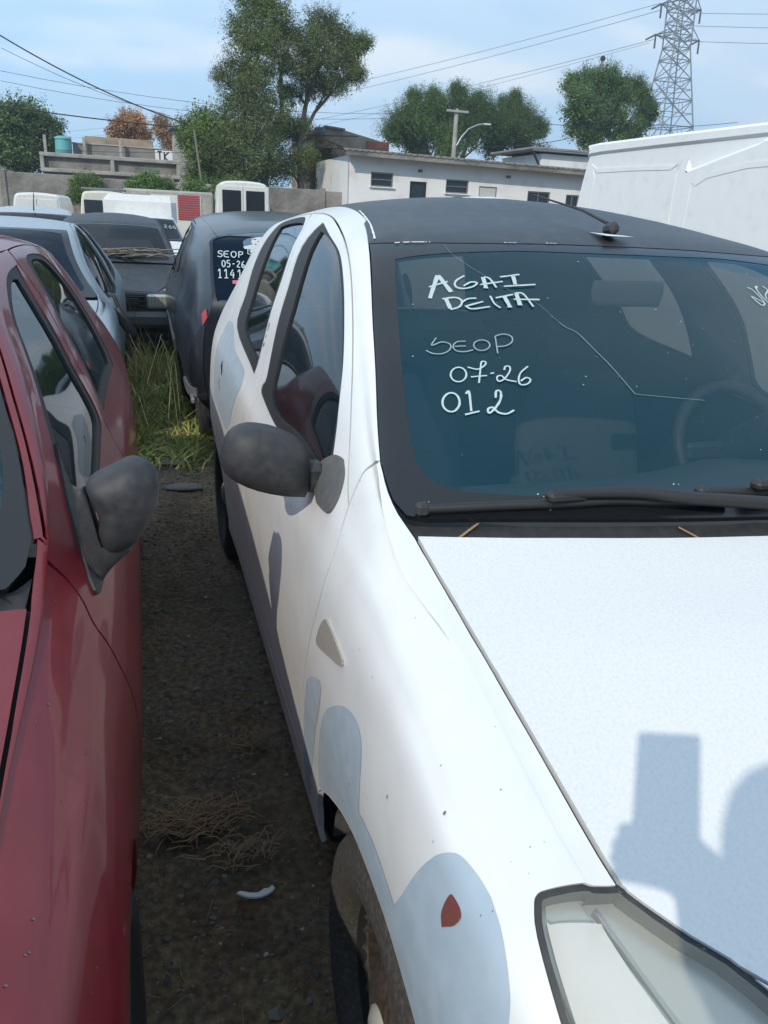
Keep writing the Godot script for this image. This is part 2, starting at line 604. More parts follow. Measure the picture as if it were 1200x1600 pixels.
class Surf:
	var P := []
	var N := []
	var nu := 0
	var nv := 0
	var du := 8
	var xc := 0.0

	func _init(net: Array, center: float, fine := 8) -> void:
		xc = center
		du = fine
		nu = net.size()
		nv = net[0].size()
		var rows := []
		for i in nu:
			var row := PackedVector3Array()
			var src: Array = net[i]
			for j in (nv - 1) * du + 1:
				var b := mini(j / du, nv - 2)
				var t := float(j - b * du) / du
				row.append(cr(src[maxi(b - 1, 0)], src[b], src[b + 1], src[mini(b + 2, nv - 1)], t))
			rows.append(row)
		for i in (nu - 1) * du + 1:
			var b := mini(i / du, nu - 2)
			var t := float(i - b * du) / du
			var out := PackedVector3Array()
			for j in (nv - 1) * du + 1:
				out.append(cr(rows[maxi(b - 1, 0)][j], rows[b][j], rows[b + 1][j], rows[mini(b + 2, nu - 1)][j], t))
			P.append(out)
		var mu := P.size()
		var mv: int = P[0].size()
		var sum := 0.0
		for i in mu:
			var out := PackedVector3Array()
			for j in mv:
				var a: Vector3 = P[mini(i + 1, mu - 1)][j] - P[maxi(i - 1, 0)][j]
				var b: Vector3 = P[i][mini(j + 1, mv - 1)] - P[i][maxi(j - 1, 0)]
				var n := a.cross(b).normalized()
				out.append(n)
				sum += n.dot(P[i][j] - Vector3(xc, 0.7, clampf(P[i][j].z, -2.6, 0.3)))
			N.append(out)
		for i in mu:
			for j in mv:
				if sum < 0.0:
					N[i][j] = -N[i][j]
				if absf(P[i][j].x - xc) < 1e-5:
					N[i][j] = Vector3(0, N[i][j].y, N[i][j].z).normalized()

	func at(u: float, v: float, off := 0.0, mir := false) -> Array:
		var x := clampf(u * du, 0.0, P.size() - 1.0)
		var y := clampf(v * du, 0.0, P[0].size() - 1.0)
		var i := mini(int(x), P.size() - 2)
		var j := mini(int(y), P[0].size() - 2)
		x -= i
		y -= j
		var p: Vector3 = P[i][j].lerp(P[i][j + 1], y).lerp(P[i + 1][j].lerp(P[i + 1][j + 1], y), x)
		var n: Vector3 = N[i][j].lerp(N[i][j + 1], y).lerp(N[i + 1][j].lerp(N[i + 1][j + 1], y), x).normalized()
		p += n * off
		if mir:
			p.x = 2.0 * xc - p.x
			n.x = -n.x
		return [p, n]

	func scale_at(p: Vector2) -> Vector2:
		var e := 0.05
		var a: Vector3 = at(p.x - e, p.y)[0]
		var b: Vector3 = at(p.x + e, p.y)[0]
		var c: Vector3 = at(p.x, p.y - e)[0]
		var d: Vector3 = at(p.x, p.y + e)[0]
		return Vector2(maxf(a.distance_to(b) / (2 * e), 0.02), maxf(c.distance_to(d) / (2 * e), 0.02))

	static func cr(a: Vector3, b: Vector3, c: Vector3, d: Vector3, t: float) -> Vector3:
		return 0.5 * (b * 2.0 + (c - a) * t + (a * 2.0 - b * 5.0 + c * 4.0 - d) * t * t + (b * 3.0 - a - c * 3.0 + d) * t * t * t)


func net_of(table: Array, sgn: float, xc: float) -> Array:
	# each row: z, then width, height (and a shift in z) of twelve points from the floor's edge over the side to the roof's middle
	var net := []
	for row in table:
		var pts := []
		for k in 12:
			var q: Array = row[1][k]
			pts.append(Vector3(xc + sgn * q[0], q[1], row[0] + (q[2] if q.size() > 2 else 0.0)))
		net.append(pts)
	return net


func cap_net(net: Array, row: int, xc: float, swell: float) -> Array:
	# the end face of a car between one section and its mirror image
	var out := []
	for s in 7:
		var k := s / 3.0 - 1.0
		var pts := []
		for p in net[row]:
			pts.append(Vector3(xc + (p.x - xc) * k, p.y, p.z + swell * (1.0 - k * k)))
		out.append(pts)
	return out


func shift(S: Surf, line: PackedVector2Array, d: float) -> PackedVector2Array:
	# the line moved sideways by d metres on the surface
	var out := PackedVector2Array()
	var n := line.size()
	for i in n:
		var s := S.scale_at(line[i])
		var t := (line[mini(i + 1, n - 1)] - line[maxi(i - 1, 0)]) * s
		t = t.normalized()
		out.append(line[i] + Vector2(-t.y, t.x) * d / s)
	return out


func grow(S: Surf, poly: PackedVector2Array, d: float) -> PackedVector2Array:
	# a closed outline made larger by d metres on the surface
	var out := PackedVector2Array()
	var n := poly.size()
	var sg := 0.0
	for i in n:
		sg += poly[i].cross(poly[(i + 1) % n])
	sg = -signf(sg)
	for i in n:
		var s := S.scale_at(poly[i])
		var t := ((poly[(i + 1) % n] - poly[(i - 1 + n) % n]) * s).normalized()
		out.append(poly[i] + Vector2(-t.y, t.x) * d * sg / s)
	return out


func rev(p: PackedVector2Array) -> PackedVector2Array:
	var q := p.duplicate()
	q.reverse()
	return q


func panel(st: SurfaceTool, S: Surf, poly: PackedVector2Array, holes := [], off := 0.0, mir := false, skirt := 0.01, cell := 0.25) -> void:
	var fn := func(p: Vector2) -> Array: return S.at(p.x, p.y, off, mir)
	sheet(st, poly, holes, Vector2(cell, cell), fn, skirt)


func pmesh(S: Surf, poly: PackedVector2Array, holes := [], off := 0.0, mir := 0, skirt := 0.01, cell := 0.25) -> ArrayMesh:
	# mir: 0 this side, 1 the other side, 2 both
	var st := new_st()
	if mir != 1:
		panel(st, S, poly, holes, off, false, skirt, cell)
	if mir != 0:
		panel(st, S, poly, holes, off, true, skirt, cell)
	return ms(st)


func ribbon(st: SurfaceTool, S: Surf, line: PackedVector2Array, width: float, off := 0.0015, mir := false) -> void:
	# a brush stroke or strip of tape lying on a surface
	var n := line.size()
	var last := []
	for i in n:
		var a := S.at(line[i].x, line[i].y, off, mir)
		var b: Vector3 = S.at(line[maxi(i - 1, 0)].x, line[maxi(i - 1, 0)].y, off, mir)[0]
		var c: Vector3 = S.at(line[mini(i + 1, n - 1)].x, line[mini(i + 1, n - 1)].y, off, mir)[0]
		var side: Vector3 = (c - b).cross(a[1]).normalized() * width * 0.5 * (0.75 + 0.5 * absf(noise.get_noise_2d(i * 3.1 + line[0].x * 91.0, line[0].y * 57.0)))
		var now := [a[0] - side, a[0] + side, a[1]]
		if i > 0:
			quad(st, last[0], last[1], now[1], now[0], a[1])
		last = now


# ---------------------------------------------------------------- wheels
func wheel(parent: Node3D, at: Vector3, side: float, style: String, r := 0.305) -> Node3D:
	# axle along x; side +1 or -1 is where the outer face looks
	var w := Node3D.new()
	w.name = "wheel"
	w.position = at
	parent.add_child(w, true)
	var tf := Transform3D(Basis.from_scale(Vector3(side, 1, 1)), Vector3.ZERO)
	var st := new_st()
	var rr := r * 0.64
	var prof := [Vector2(rr, -0.07), Vector2(rr + 0.02, -0.09), Vector2(r - 0.045, -0.097), Vector2(r - 0.012, -0.085), Vector2(r, -0.07), Vector2(r, -0.045), Vector2(r, -0.02), Vector2(r, 0.0), Vector2(r, 0.02), Vector2(r, 0.045), Vector2(r, 0.07), Vector2(r - 0.012, 0.085), Vector2(r - 0.045, 0.097), Vector2(rr + 0.035, 0.094), Vector2(rr + 0.02, 0.09), Vector2(rr, 0.07), Vector2(rr - 0.004, 0.03)]
	var wob := func(i: int, j: int) -> float:
		if j < 5 or j > 9:
			return 0.0
		if j == 6 or j == 8:
			return -0.006
		return -0.006 if (i + (j % 3)) % 4 == 0 else 0.0
	lathe(st, prof, 96, tf, wob)
	st.generate_normals()
	part(w, "tyre", ms(st), M.tyre_muddy if style == "muddy" else M.tyre)
	# the rim: a dish with real openings
	var dish := func(q: Vector2) -> Array:
		var k := q.y / rr
		var x := 0.055 + 0.022 * sin(k * 5.2) - 0.03 * k * k
		if k > 0.86:
			x += smoothstep(0.86, 1.0, k) * 0.034
		var a := q.x
		var slope := (0.022 * 5.2 * cos(k * 5.2) - 0.06 * k) / rr
		return [tf * Vector3(x, q.y * cos(a), q.y * sin(a)), tf.basis * Vector3(1, -slope * cos(a), -slope * sin(a)).normalized()]
	var holes := []
	var count := 5 if style == "alloy" else 8
	for k in count:
		var a := TAU * (k + 0.5) / count
		var half := 0.42 if style == "alloy" else 0.2
		var h := []
		var r0 := rr * (0.40 if style == "alloy" else 0.66)
		var r1 := rr * (0.88 if style == "alloy" else 0.86)
		for t in 16:
			var b := TAU * t / 16.0
			h.append(Vector2(a + half * cos(b) * (0.75 + 0.25 * sin(b)), (r0 + r1) / 2 + (r1 - r0) / 2 * sin(b)))
		holes.append(PackedVector2Array(h))
	st = new_st()
	sheet(st, rect(0, rr * 0.08, TAU, rr * 1.01), holes, Vector2(0.1, 0.015), dish, 0.003)
	part(w, "rim", ms(st), {"muddy": M.rim_brown, "alloy": M.silver, "steel": M.steel}[style])
	st = new_st()
	lathe(st, [Vector2(0.0, 0.088), Vector2(0.03, 0.086), Vector2(0.045, 0.078), Vector2(0.05, 0.05)], 24, tf)
	st.generate_normals()
	part(w, "hub_cap", ms(st), M.hub if style == "muddy" else M.silver)
	st = new_st()
	lathe(st, [Vector2(0.0, -0.02), Vector2(rr * 0.99, -0.02), Vector2(rr * 0.99, 0.06)], 32, tf)
	st.generate_normals()
	part(w, "brake_drum", ms(st), M.dark)
	return w


# ---------------------------------------------------------------- cars
func white_outlines() -> Dictionary:
	var o := {}
	o.A = sm(V([8.2, 8.6, 8.1, 8.04, 8.075, 7.78, 8.085, 7.57, 8.13, 7.09, 8.25, 6.26, 8.285, 5.72, 8.285, 5.4, 8.23, 4.95, 8.11, 4.58, 7.94, 4.17, 7.76, 3.77, 7.5, 3.22, 7.36, 2.59, 7.26, 2.15, 7.2, 1.25]), 3, false)
	o.A_low = sm(V([8.13, 7.09, 8.25, 6.26, 8.285, 5.72, 8.285, 5.4, 8.23, 4.95, 8.11, 4.58, 7.94, 4.17, 7.76, 3.77, 7.5, 3.22, 7.36, 2.59, 7.26, 2.15]), 3, false)
	o.B = sm(V([3.55, 8.72, 3.69, 8.44, 3.88, 7.78, 4.13, 7.29, 4.25, 6.8, 4.33, 6.36, 4.39, 5.88, 4.4, 5.0, 4.38, 3.5, 4.38, 2.15]), 3, false)
	o.F = sm(V([8.13, 7.09, 7.69, 7.55, 7.25, 7.78, 6.79, 7.96, 6.22, 8.12, 5.59, 8.30, 4.9, 8.54, 4.41, 8.69, 3.9, 8.73, 3.55, 8.72]), 3, false)
	o.F2 = PackedVector2Array([Vector2(3.55, 8.72), Vector2(3.0, 8.74), Vector2(2.35, 8.68)])
	o.C = sm(V([2.35, 8.68, 2.12, 7.5, 2.16, 6.3, 2.3, 5.2, 2.6, 4.2, 2.72, 3.0, 2.75, 2.15]), 3, false)
	o.P = sm(V([8.2, 8.66, 8.02, 8.65, 7.57, 8.67, 6.91, 8.68, 6.33, 8.75, 5.83, 8.84, 5.1, 9.0, 4.45, 9.11, 0.02, 9.13]), 3, false)
	o.roof_front = V([5.85, 8.85, 5.88, 8.96, 5.93, 9.16, 5.965, 9.55, 5.97, 10.0, 5.98, 10.5, 5.99, 11.0])
	o.front_win = sm(V([4.30, 8.42, 4.81, 8.2, 5.43, 8.1, 5.94, 7.98, 6.39, 7.86, 6.82, 7.7, 7.15, 7.45, 7.35, 7.26, 7.55, 6.95, 7.66, 6.62, 7.55, 6.50, 7.1, 6.40, 6.46, 6.24, 5.74, 6.0, 4.72, 6.01, 4.60, 6.1, 4.66, 6.25, 4.5, 6.74, 4.36, 7.24, 4.12, 7.79]), 4, true, 0.1)
	o.front_glass = sm(V([4.42, 8.12, 4.83, 8.07, 5.31, 8.0, 5.82, 7.88, 6.32, 7.76, 6.78, 7.60, 7.05, 7.42, 7.3, 7.1, 7.46, 6.75, 7.1, 6.58, 6.55, 6.42, 5.7, 6.18, 5.1, 6.20, 4.97, 6.54, 4.84, 7.11, 4.52, 7.76]), 4, true, 0.1)
	o.rear_win = sm(V([2.5, 8.45, 2.89, 8.62, 3.44, 8.55, 3.70, 8.14, 3.81, 7.72, 4.03, 7.25, 4.13, 6.75, 4.2, 6.31, 4.18, 6.06, 2.85, 6.26, 2.67, 6.76, 2.4, 7.36, 2.35, 7.9]), 4, true, 0.1)
	o.rear_glass = sm(V([2.62, 8.2, 2.95, 8.28, 3.5, 8.24, 3.68, 7.99, 3.74, 7.69, 3.92, 7.21, 4.03, 6.75, 4.11, 6.27, 3.25, 6.4, 3.06, 6.8, 2.8, 7.5]), 4, true, 0.1)
	o.hood_line = sm(V([8.887, 9.016, 9.07, 9.042, 9.261, 9.036, 9.454, 9.006, 9.64, 8.956, 9.812, 8.910, 9.968, 8.880, 10.109, 8.871, 10.24, 8.876, 10.364, 8.888, 10.592, 8.912, 10.804, 8.925, 11.11, 8.92]), 2, false)
	o.hood_rear = V([8.905, 11.0, 8.905, 10.16, 8.903, 9.66, 8.905, 9.44, 8.899, 9.24])
	o.fender_ws = V([8.2, 8.64, 8.32, 8.715, 8.5, 8.80, 8.69, 8.905, 8.80, 8.965])
	o.ws_low = V([8.2, 8.69, 8.35, 8.76, 8.55, 8.86, 8.70, 8.98, 8.74, 9.1, 8.745, 9.6, 8.75, 10.2, 8.75, 11.0])
	o.ws_clear = sm(V([6.20, 9.10, 6.14, 9.51, 6.1, 9.97, 6.12, 10.45, 6.13, 11.0, 8.59, 11.0, 8.59, 10.26, 8.58, 9.7, 8.55, 9.4, 8.48, 9.2, 8.28, 9.08, 7.88, 9.04, 7.2, 9.03, 6.5, 9.06]), 2)
	o.HL = sm(V([11.44, 6.09, 11.15, 6.57, 11.05, 6.84, 11.02, 6.99, 11.02, 7.23, 11.05, 8.06, 11.10, 8.85, 11.13, 8.93, 11.35, 9.09, 11.59, 9.22, 12.4, 9.4, 12.75, 8.8, 12.6, 7.2, 12.1, 6.1]))
	o.arch_f = sm(V([7.96, 0.6, 7.96, 1.65, 8.1, 2.55, 8.3, 2.83, 8.53, 3.05, 8.86, 3.27, 9.07, 3.38, 9.36, 3.49, 9.56, 3.53, 9.8, 3.56, 10.05, 3.57, 10.32, 3.53, 10.58, 3.44, 10.85, 3.25, 11.05, 3.0, 11.2, 2.6, 11.3, 2.0, 11.33, 1.4, 11.33, 0.6]), 2)
	o.arch_r = sm(V([2.513, 0.6, 2.594, 1.358, 2.605, 1.783, 2.594, 2.212, 2.563, 2.625, 2.513, 2.959, 2.445, 3.218, 2.361, 3.426, 2.264, 3.588, 2.157, 3.705, 2.042, 3.777, 1.924, 3.805, 1.812, 3.787, 1.706, 3.72, 1.608, 3.6, 1.518, 3.423, 1.439, 3.184, 1.373, 2.885, 1.322, 2.514, 1.291, 2.072, 1.28, 1.3, 1.29, 0.6]), 2)
	o.tail_glass = sm(V([-0.86, 6.35, -0.80, 8.6, -0.7, 8.95, 0.7, 8.95, 0.80, 8.6, 0.86, 6.35, 0.7, 6.15, -0.7, 6.15]), 2)
	return o


func red_outlines() -> Dictionary:
	var o := white_outlines()
	o.A = sm(V([8.38, 8.84, 8.42, 8.7, 8.47, 8.45, 8.5, 7.4, 8.58, 6.47, 8.68, 5.6, 8.66, 4.9, 8.56, 4.31, 8.4, 3.8, 8.15, 3.1, 7.95, 2.15, 7.85, 1.25]), 3, false)
	o.A_low = sm(V([8.5, 7.4, 8.58, 6.47, 8.68, 5.6, 8.66, 4.9, 8.56, 4.31, 8.4, 3.8, 8.15, 3.1, 7.95, 2.15]), 3, false)
	o.B = sm(V([4.25, 8.62, 4.72, 7.77, 5.15, 7.36, 5.5, 6.95, 5.6, 6.35, 5.56, 5.0, 5.5, 3.5, 5.45, 2.15]), 3, false)
	o.F = sm(V([8.5, 7.4, 8.45, 8.2, 8.36, 8.66, 8.1, 8.84, 7.5, 8.9, 6.5, 8.9, 5.5, 8.86, 4.8, 8.76, 4.25, 8.62]), 3, false)
	o.F2 = PackedVector2Array([Vector2(4.25, 8.62), Vector2(3.5, 8.64), Vector2(2.9, 8.55)])
	o.C = sm(V([2.9, 8.55, 2.85, 7.5, 2.95, 6.3, 3.0, 5.0, 3.05, 4.0, 3.05, 3.0, 3.05, 2.15]), 3, false)
	o.P = sm(V([8.39, 8.90, 8.13, 8.96, 7.66, 8.98, 7.4, 8.99, 6.85, 9.0, 6.2, 9.02, 5.9, 9.05, 5.0, 9.1, 0.02, 9.13]), 3, false)
	o.front_win = sm(V([4.55, 8.22, 4.92, 7.82, 5.29, 7.45, 5.66, 7.08, 5.83, 6.46, 6.3, 6.42, 7.02, 6.48, 7.6, 6.6, 7.75, 6.9, 7.74, 7.25, 7.6, 7.62, 7.18, 7.85, 6.87, 7.93, 6.37, 8.02, 6.05, 8.12, 5.66, 8.2, 5.1, 8.29]), 4, true, 0.1)
	o.front_glass = sm(V([4.9, 8.08, 5.1, 7.85, 5.42, 7.50, 5.78, 7.12, 5.95, 6.62, 6.3, 6.56, 7.0, 6.62, 7.5, 6.75, 7.6, 7.2, 7.4, 7.58, 7.1, 7.72, 6.87, 7.80, 6.37, 7.9, 6.05, 8.0, 5.66, 8.08, 5.1, 8.16]), 4, true, 0.1)
	o.rear_win = sm(V([4.03, 8.2, 3.53, 8.24, 3.3, 8.11, 3.2, 7.76, 3.16, 7.29, 3.2, 6.7, 3.3, 6.2, 3.63, 6.2, 5.38, 6.36, 5.32, 6.75, 5.01, 7.24, 4.51, 7.68]), 4, true, 0.1)
	o.rear_glass = sm(V([3.98, 8.06, 3.6, 8.1, 3.42, 8.0, 3.33, 7.7, 3.30, 7.29, 3.36, 6.75, 3.46, 6.34, 3.8, 6.34, 5.2, 6.48, 5.14, 6.75, 4.86, 7.18, 4.4, 7.6]), 4, true, 0.1)
	o.roof_front = V([5.9, 9.08, 5.93, 9.3, 5.965, 9.6, 5.97, 10.0, 5.98, 10.5, 5.99, 11.0])
	o.hood_line = sm(V([8.93, 8.85, 9.2, 8.84, 9.6, 8.81, 9.96, 8.76, 10.5, 8.72, 11.12, 8.72]), 3, false)
	o.hood_rear = V([8.93, 11.0, 8.93, 10.0, 8.93, 9.3])
	o.fender_ws = V([8.38, 8.86, 8.5, 8.85, 8.7, 8.85, 8.86, 8.84])
	o.ws_low = V([8.40, 8.93, 8.6, 8.95, 8.76, 9.06, 8.80, 9.3, 8.8, 10.2, 8.8, 11.0])
	o.ws_clear = sm(V([6.20, 9.2, 6.14, 9.51, 6.1, 9.97, 6.12, 10.45, 6.13, 11.0, 8.62, 11.0, 8.62, 10.26, 8.6, 9.7, 8.56, 9.4, 8.4, 9.2, 8.0, 9.13, 7.4, 9.13, 6.8, 9.14]), 2)
	o.HL = sm(V([11.44, 6.0, 11.25, 6.57, 11.17, 7.23, 11.15, 8.06, 11.14, 8.6, 11.25, 8.8, 11.8, 9.1, 12.4, 9.3, 12.75, 8.8, 12.6, 7.2, 12.1, 6.1]))
	o.arch_f = sm(V([8.75, 0.6, 8.746, 1.79, 8.764, 2.23, 8.82, 2.62, 8.911, 2.946, 9.035, 3.196, 9.187, 3.39, 9.365, 3.548, 9.562, 3.676, 9.776, 3.769, 10.0, 3.82, 10.227, 3.819, 10.449, 3.758, 10.662, 3.637, 10.863, 3.453, 11.047, 3.197, 11.204, 2.851, 11.324, 2.45, 11.399, 1.992, 11.4, 0.6]), 2)
	o.arch_r = sm(V([2.87, 0.6, 2.87, 1.767, 2.859, 2.195, 2.827, 2.597, 2.775, 2.924, 2.705, 3.173, 2.621, 3.365, 2.525, 3.513, 2.42, 3.622, 2.309, 3.689, 2.194, 3.711, 2.08, 3.687, 1.968, 3.615, 1.868, 3.496, 1.782, 3.326, 1.708, 3.1, 1.649, 2.802, 1.606, 2.425, 1.579, 1.984, 1.579, 0.6]), 2)
	# the doors stop short of the rear wheel
	o.C = sm(V([2.9, 8.55, 2.85, 7.5, 2.95, 6.3, 3.0, 5.0, 3.05, 4.0, 3.05, 3.0, 3.05, 2.15]), 3, false)
	return o


func pv(a: Array) -> PackedVector2Array:
	return PackedVector2Array(a)


func cut(poly: PackedVector2Array, by: PackedVector2Array) -> PackedVector2Array:
	# the largest piece left of poly
	var best := PackedVector2Array()
	var most := 0.0
	for p in Geometry2D.clip_polygons(poly, by):
		var r := bounds(p).get_area()
		if r > most and not Geometry2D.is_polygon_clockwise(p):
			most = r
			best = p
	return best


func car_body(o: Node3D, S: Surf, cap_r: Surf, cap_f: Surf, O: Dictionary, X: Dictionary) -> void:
	# panels with real gaps, recessed glass and an inner skin; X: paint, hood, roof, ws (windscreen glass), side (side glass), cell, sides
	var g: float = X.get("gap", 0.0028)
	var cell: float = X.get("cell", 0.25)
	var fine: bool = X.get("fine", true)
	var big: float = X.get("glass_grow", 0.0)
	O = O.duplicate()
	if big > 0.0:
		O.front_glass = grow(S, O.front_glass, big)
		O.rear_glass = grow(S, O.rear_glass, big)
	var front_door := PackedVector2Array()
	front_door.append_array(shift(S, O.A_low, -g))
	front_door.append_array(rev(shift(S, O.B, g)))
	front_door.append_array(rev(shift(S, O.F, g)).slice(1, -1))
	var rear_door := PackedVector2Array()
	rear_door.append_array(shift(S, O.B, -g))
	rear_door.append_array(rev(shift(S, O.C, g)))
	rear_door.append_array(rev(O.F2).slice(1, -1))
	var frame := pv([Vector2(0.02, 1.25)])
	frame.append_array(rev(shift(S, O.A, -g)))
	frame.append_array(O.P)
	frame = cut(frame, O.arch_r)
	var hl_big := grow(S, O.HL, 0.004)
	var fender := PackedVector2Array()
	fender.append_array(shift(S, O.A, g))
	fender.append_array(pv([Vector2(11.5, 1.25), Vector2(11.5, 8.6)]))
	fender.append_array(rev(shift(S, O.hood_line, -g)))
	fender.append_array(rev(pv(O.fender_ws)))
	fender = cut(cut(fender, O.arch_f), hl_big)
	var hood := PackedVector2Array()
	hood.append_array(shift(S, O.hood_line, g + 0.0006))
	hood.append_array(pv(V([11.4, 9.14, 11.6, 9.27, 12.4, 9.46, 12.9, 9.6, 12.95, 11.0])))
	hood.append_array(pv(O.hood_rear))
	hood = cut(hood, hl_big)
	var bumper := cut(cut(rect(11.53, 0.6, 13.99, 11.0), hl_big), grow(S, hood, 0.004))
	var roof := pv([Vector2(0.02, 9.15)])
	roof.append_array(rev(O.P).slice(1))
	while roof[roof.size() - 1].x > 5.84:
		roof.remove_at(roof.size() - 1)
	roof.append_array(pv(O.roof_front))
	roof.append(Vector2(0.02, 11.0))
	var screen := PackedVector2Array()
	var rf := pv(O.roof_front)
	rf.reverse()
	for q in rf:
		screen.append(q + Vector2(0.012, 0))
	for q in rev(O.P):
		if q.x > 5.95:
			screen.append(q + Vector2(0, 0.03))
	screen.append_array(pv(O.ws_low))
	var paint: Material = X.paint
	var mirs := [0, 1]
	for k in mirs:
		part(o, "side_frame", pmesh(S, frame, [grow(S, front_door, 2 * g), grow(S, rear_door, 2 * g)] if fine else [O.front_win, O.rear_win], 0.0, k, 0.012, cell), paint)
		if fine:
			var fd := part(o, "front_door", pmesh(S, front_door, [O.front_win], 0.0, k, 0.012, cell), paint)
			part(fd, "window_seal", pmesh(S, O.front_win, [O.front_glass], -0.003, k, 0.012, cell), M.rubber)
			part(fd, "window", pmesh(S, grow(S, O.front_glass, 0.004), [], -0.009, k, 0.0, cell), X.side)
			var rd := part(o, "rear_door", pmesh(S, rear_door, [O.rear_win], 0.0, k, 0.012, cell), paint)
			part(rd, "window_seal", pmesh(S, O.rear_win, [O.rear_glass], -0.003, k, 0.012, cell), M.rubber)
			part(rd, "window", pmesh(S, grow(S, O.rear_glass, 0.004), [], -0.009, k, 0.0, cell), X.side)
		else:
			part(o, "window", pmesh(S, O.front_win, [], -0.006, k, 0.0, cell), X.side)
			part(o, "window", pmesh(S, O.rear_win, [], -0.006, k, 0.0, cell), X.side)
		part(o, "fender", pmesh(S, fender, [], 0.0, k, 0.012, cell), X.get("fender", paint))
		var hl := part(o, "headlight", pmesh(S, O.HL, [], -0.035, k, 0.0, cell), X.get("reflector", M.reflector))
		part(hl, "lamp_housing", pmesh(S, hl_big, [grow(S, O.HL, -0.004)], -0.004, k, 0.03, cell), M.trim)
		part(hl, "lens", pmesh(S, grow(S, O.HL, -0.004), [], -0.002, k, 0.0, cell), M.lamp_yellow)
	part(o, "hood", pmesh(S, hood, [], 0.002, 2, 0.014, cell), X.get("hood", paint))
	part(o, "roof", pmesh(S, roof, [], 0.001, 2, 0.012, cell), X.get("roof", paint))
	var ws := part(o, "windscreen", pmesh(S, O.ws_clear, [], -0.001, 2, 0.0, cell), X.ws)
	part(ws, "windscreen_border", pmesh(S, screen, [O.ws_clear], 0.0, 2, 0.01, cell), M.frit)
	var cowl := pv([Vector2(8.62, 8.86), Vector2(8.72, 9.02)])
	cowl.append_array(pv(V([8.74, 9.2, 8.745, 11.0, 8.96, 11.0, 8.96, 9.3, 8.95, 8.98, 8.86, 8.90])))
	part(o, "cowl", pmesh(S, cowl, [], -0.022, 2, 0.0, cell), M.trim)
	part(o, "front_bumper", pmesh(S, bumper, [], 0.0, 2, 0.012, cell), X.get("bumper", paint))
	part(o, "front_grille", pmesh(cap_f, rect(0, 0.6, 6, 11), [], 0.0, 0, 0.0, 0.5), M.trim)
	# the rear face with its window
	var tg := pv([])
	for q in O.tail_glass:
		tg.append(Vector2((q.x + 1.0) * 3.0, q.y))
	var tail := part(o, "tailgate", pmesh(cap_r, rect(0.0, 2.4, 6.0, 11.0), [tg], 0.0, 0, 0.01, 0.3), X.get("tail", paint))
	part(tail, "rear_window", pmesh(cap_r, tg, [], -0.005, 0, 0.0, 0.3), X.get("rearglass", X.side))
	if not X.get("torn", false):
		part(o, "rear_bumper", pmesh(cap_r, rect(0.0, 0.6, 6.0, 2.36), [], 0.01, 0, 0.01, 0.5), X.get("bumper", paint))
	# inner skin: closes the gaps, lines the cabin
	var st := new_st()
	for m in [false, true]:
		panel(st, S, rect(0.1, 0.05, 13.8, 5.85), [O.arch_f, O.arch_r], -0.016, m, 0.0, 0.5)
		panel(st, S, rect(8.9, 8.72, 11.0, 9.4), [], -0.012, m, 0.0, 0.2)
		panel(st, S, cut(rect(11.42, 5.85, 13.8, 11.0), O.HL), [], -0.012, m, 0.0, 0.2)
		panel(st, S, rect(8.0, 5.85, 8.45, 8.5), [], -0.013, m, 0.0, 0.2)
	part(o, "inner_shell", ms(st), M.dark)
	st = new_st()
	for m in [false, true]:
		panel(st, S, pv(V([0.6, 5.9, 7.9, 5.9, 7.9, 8.75, 6.4, 8.8, 5.8, 9.0, 0.6, 9.2])), [grow(S, O.front_glass, -0.002), grow(S, O.rear_glass, -0.002)], -0.026, m, 0.0, 0.25)
		panel(st, S, pv(V([0.6, 9.2, 5.8, 9.0, 5.85, 11.0, 0.6, 11.0])), [], -0.03, m, 0.0, 0.5)
	part(o, "cabin_lining", ms(st), X.get("lining", M.inner_light))
	var fl := new_st()
	var za: float = S.at(0.3, 2)[0].z
	var zb: float = S.at(11.5, 2)[0].z
	bx(fl, Vector3(S.xc, 0.25, (za + zb) / 2), Vector3(1.3, 0.04, zb - za), 0.0)
	part(o, "floor_pan", ms(fl), M.dark)


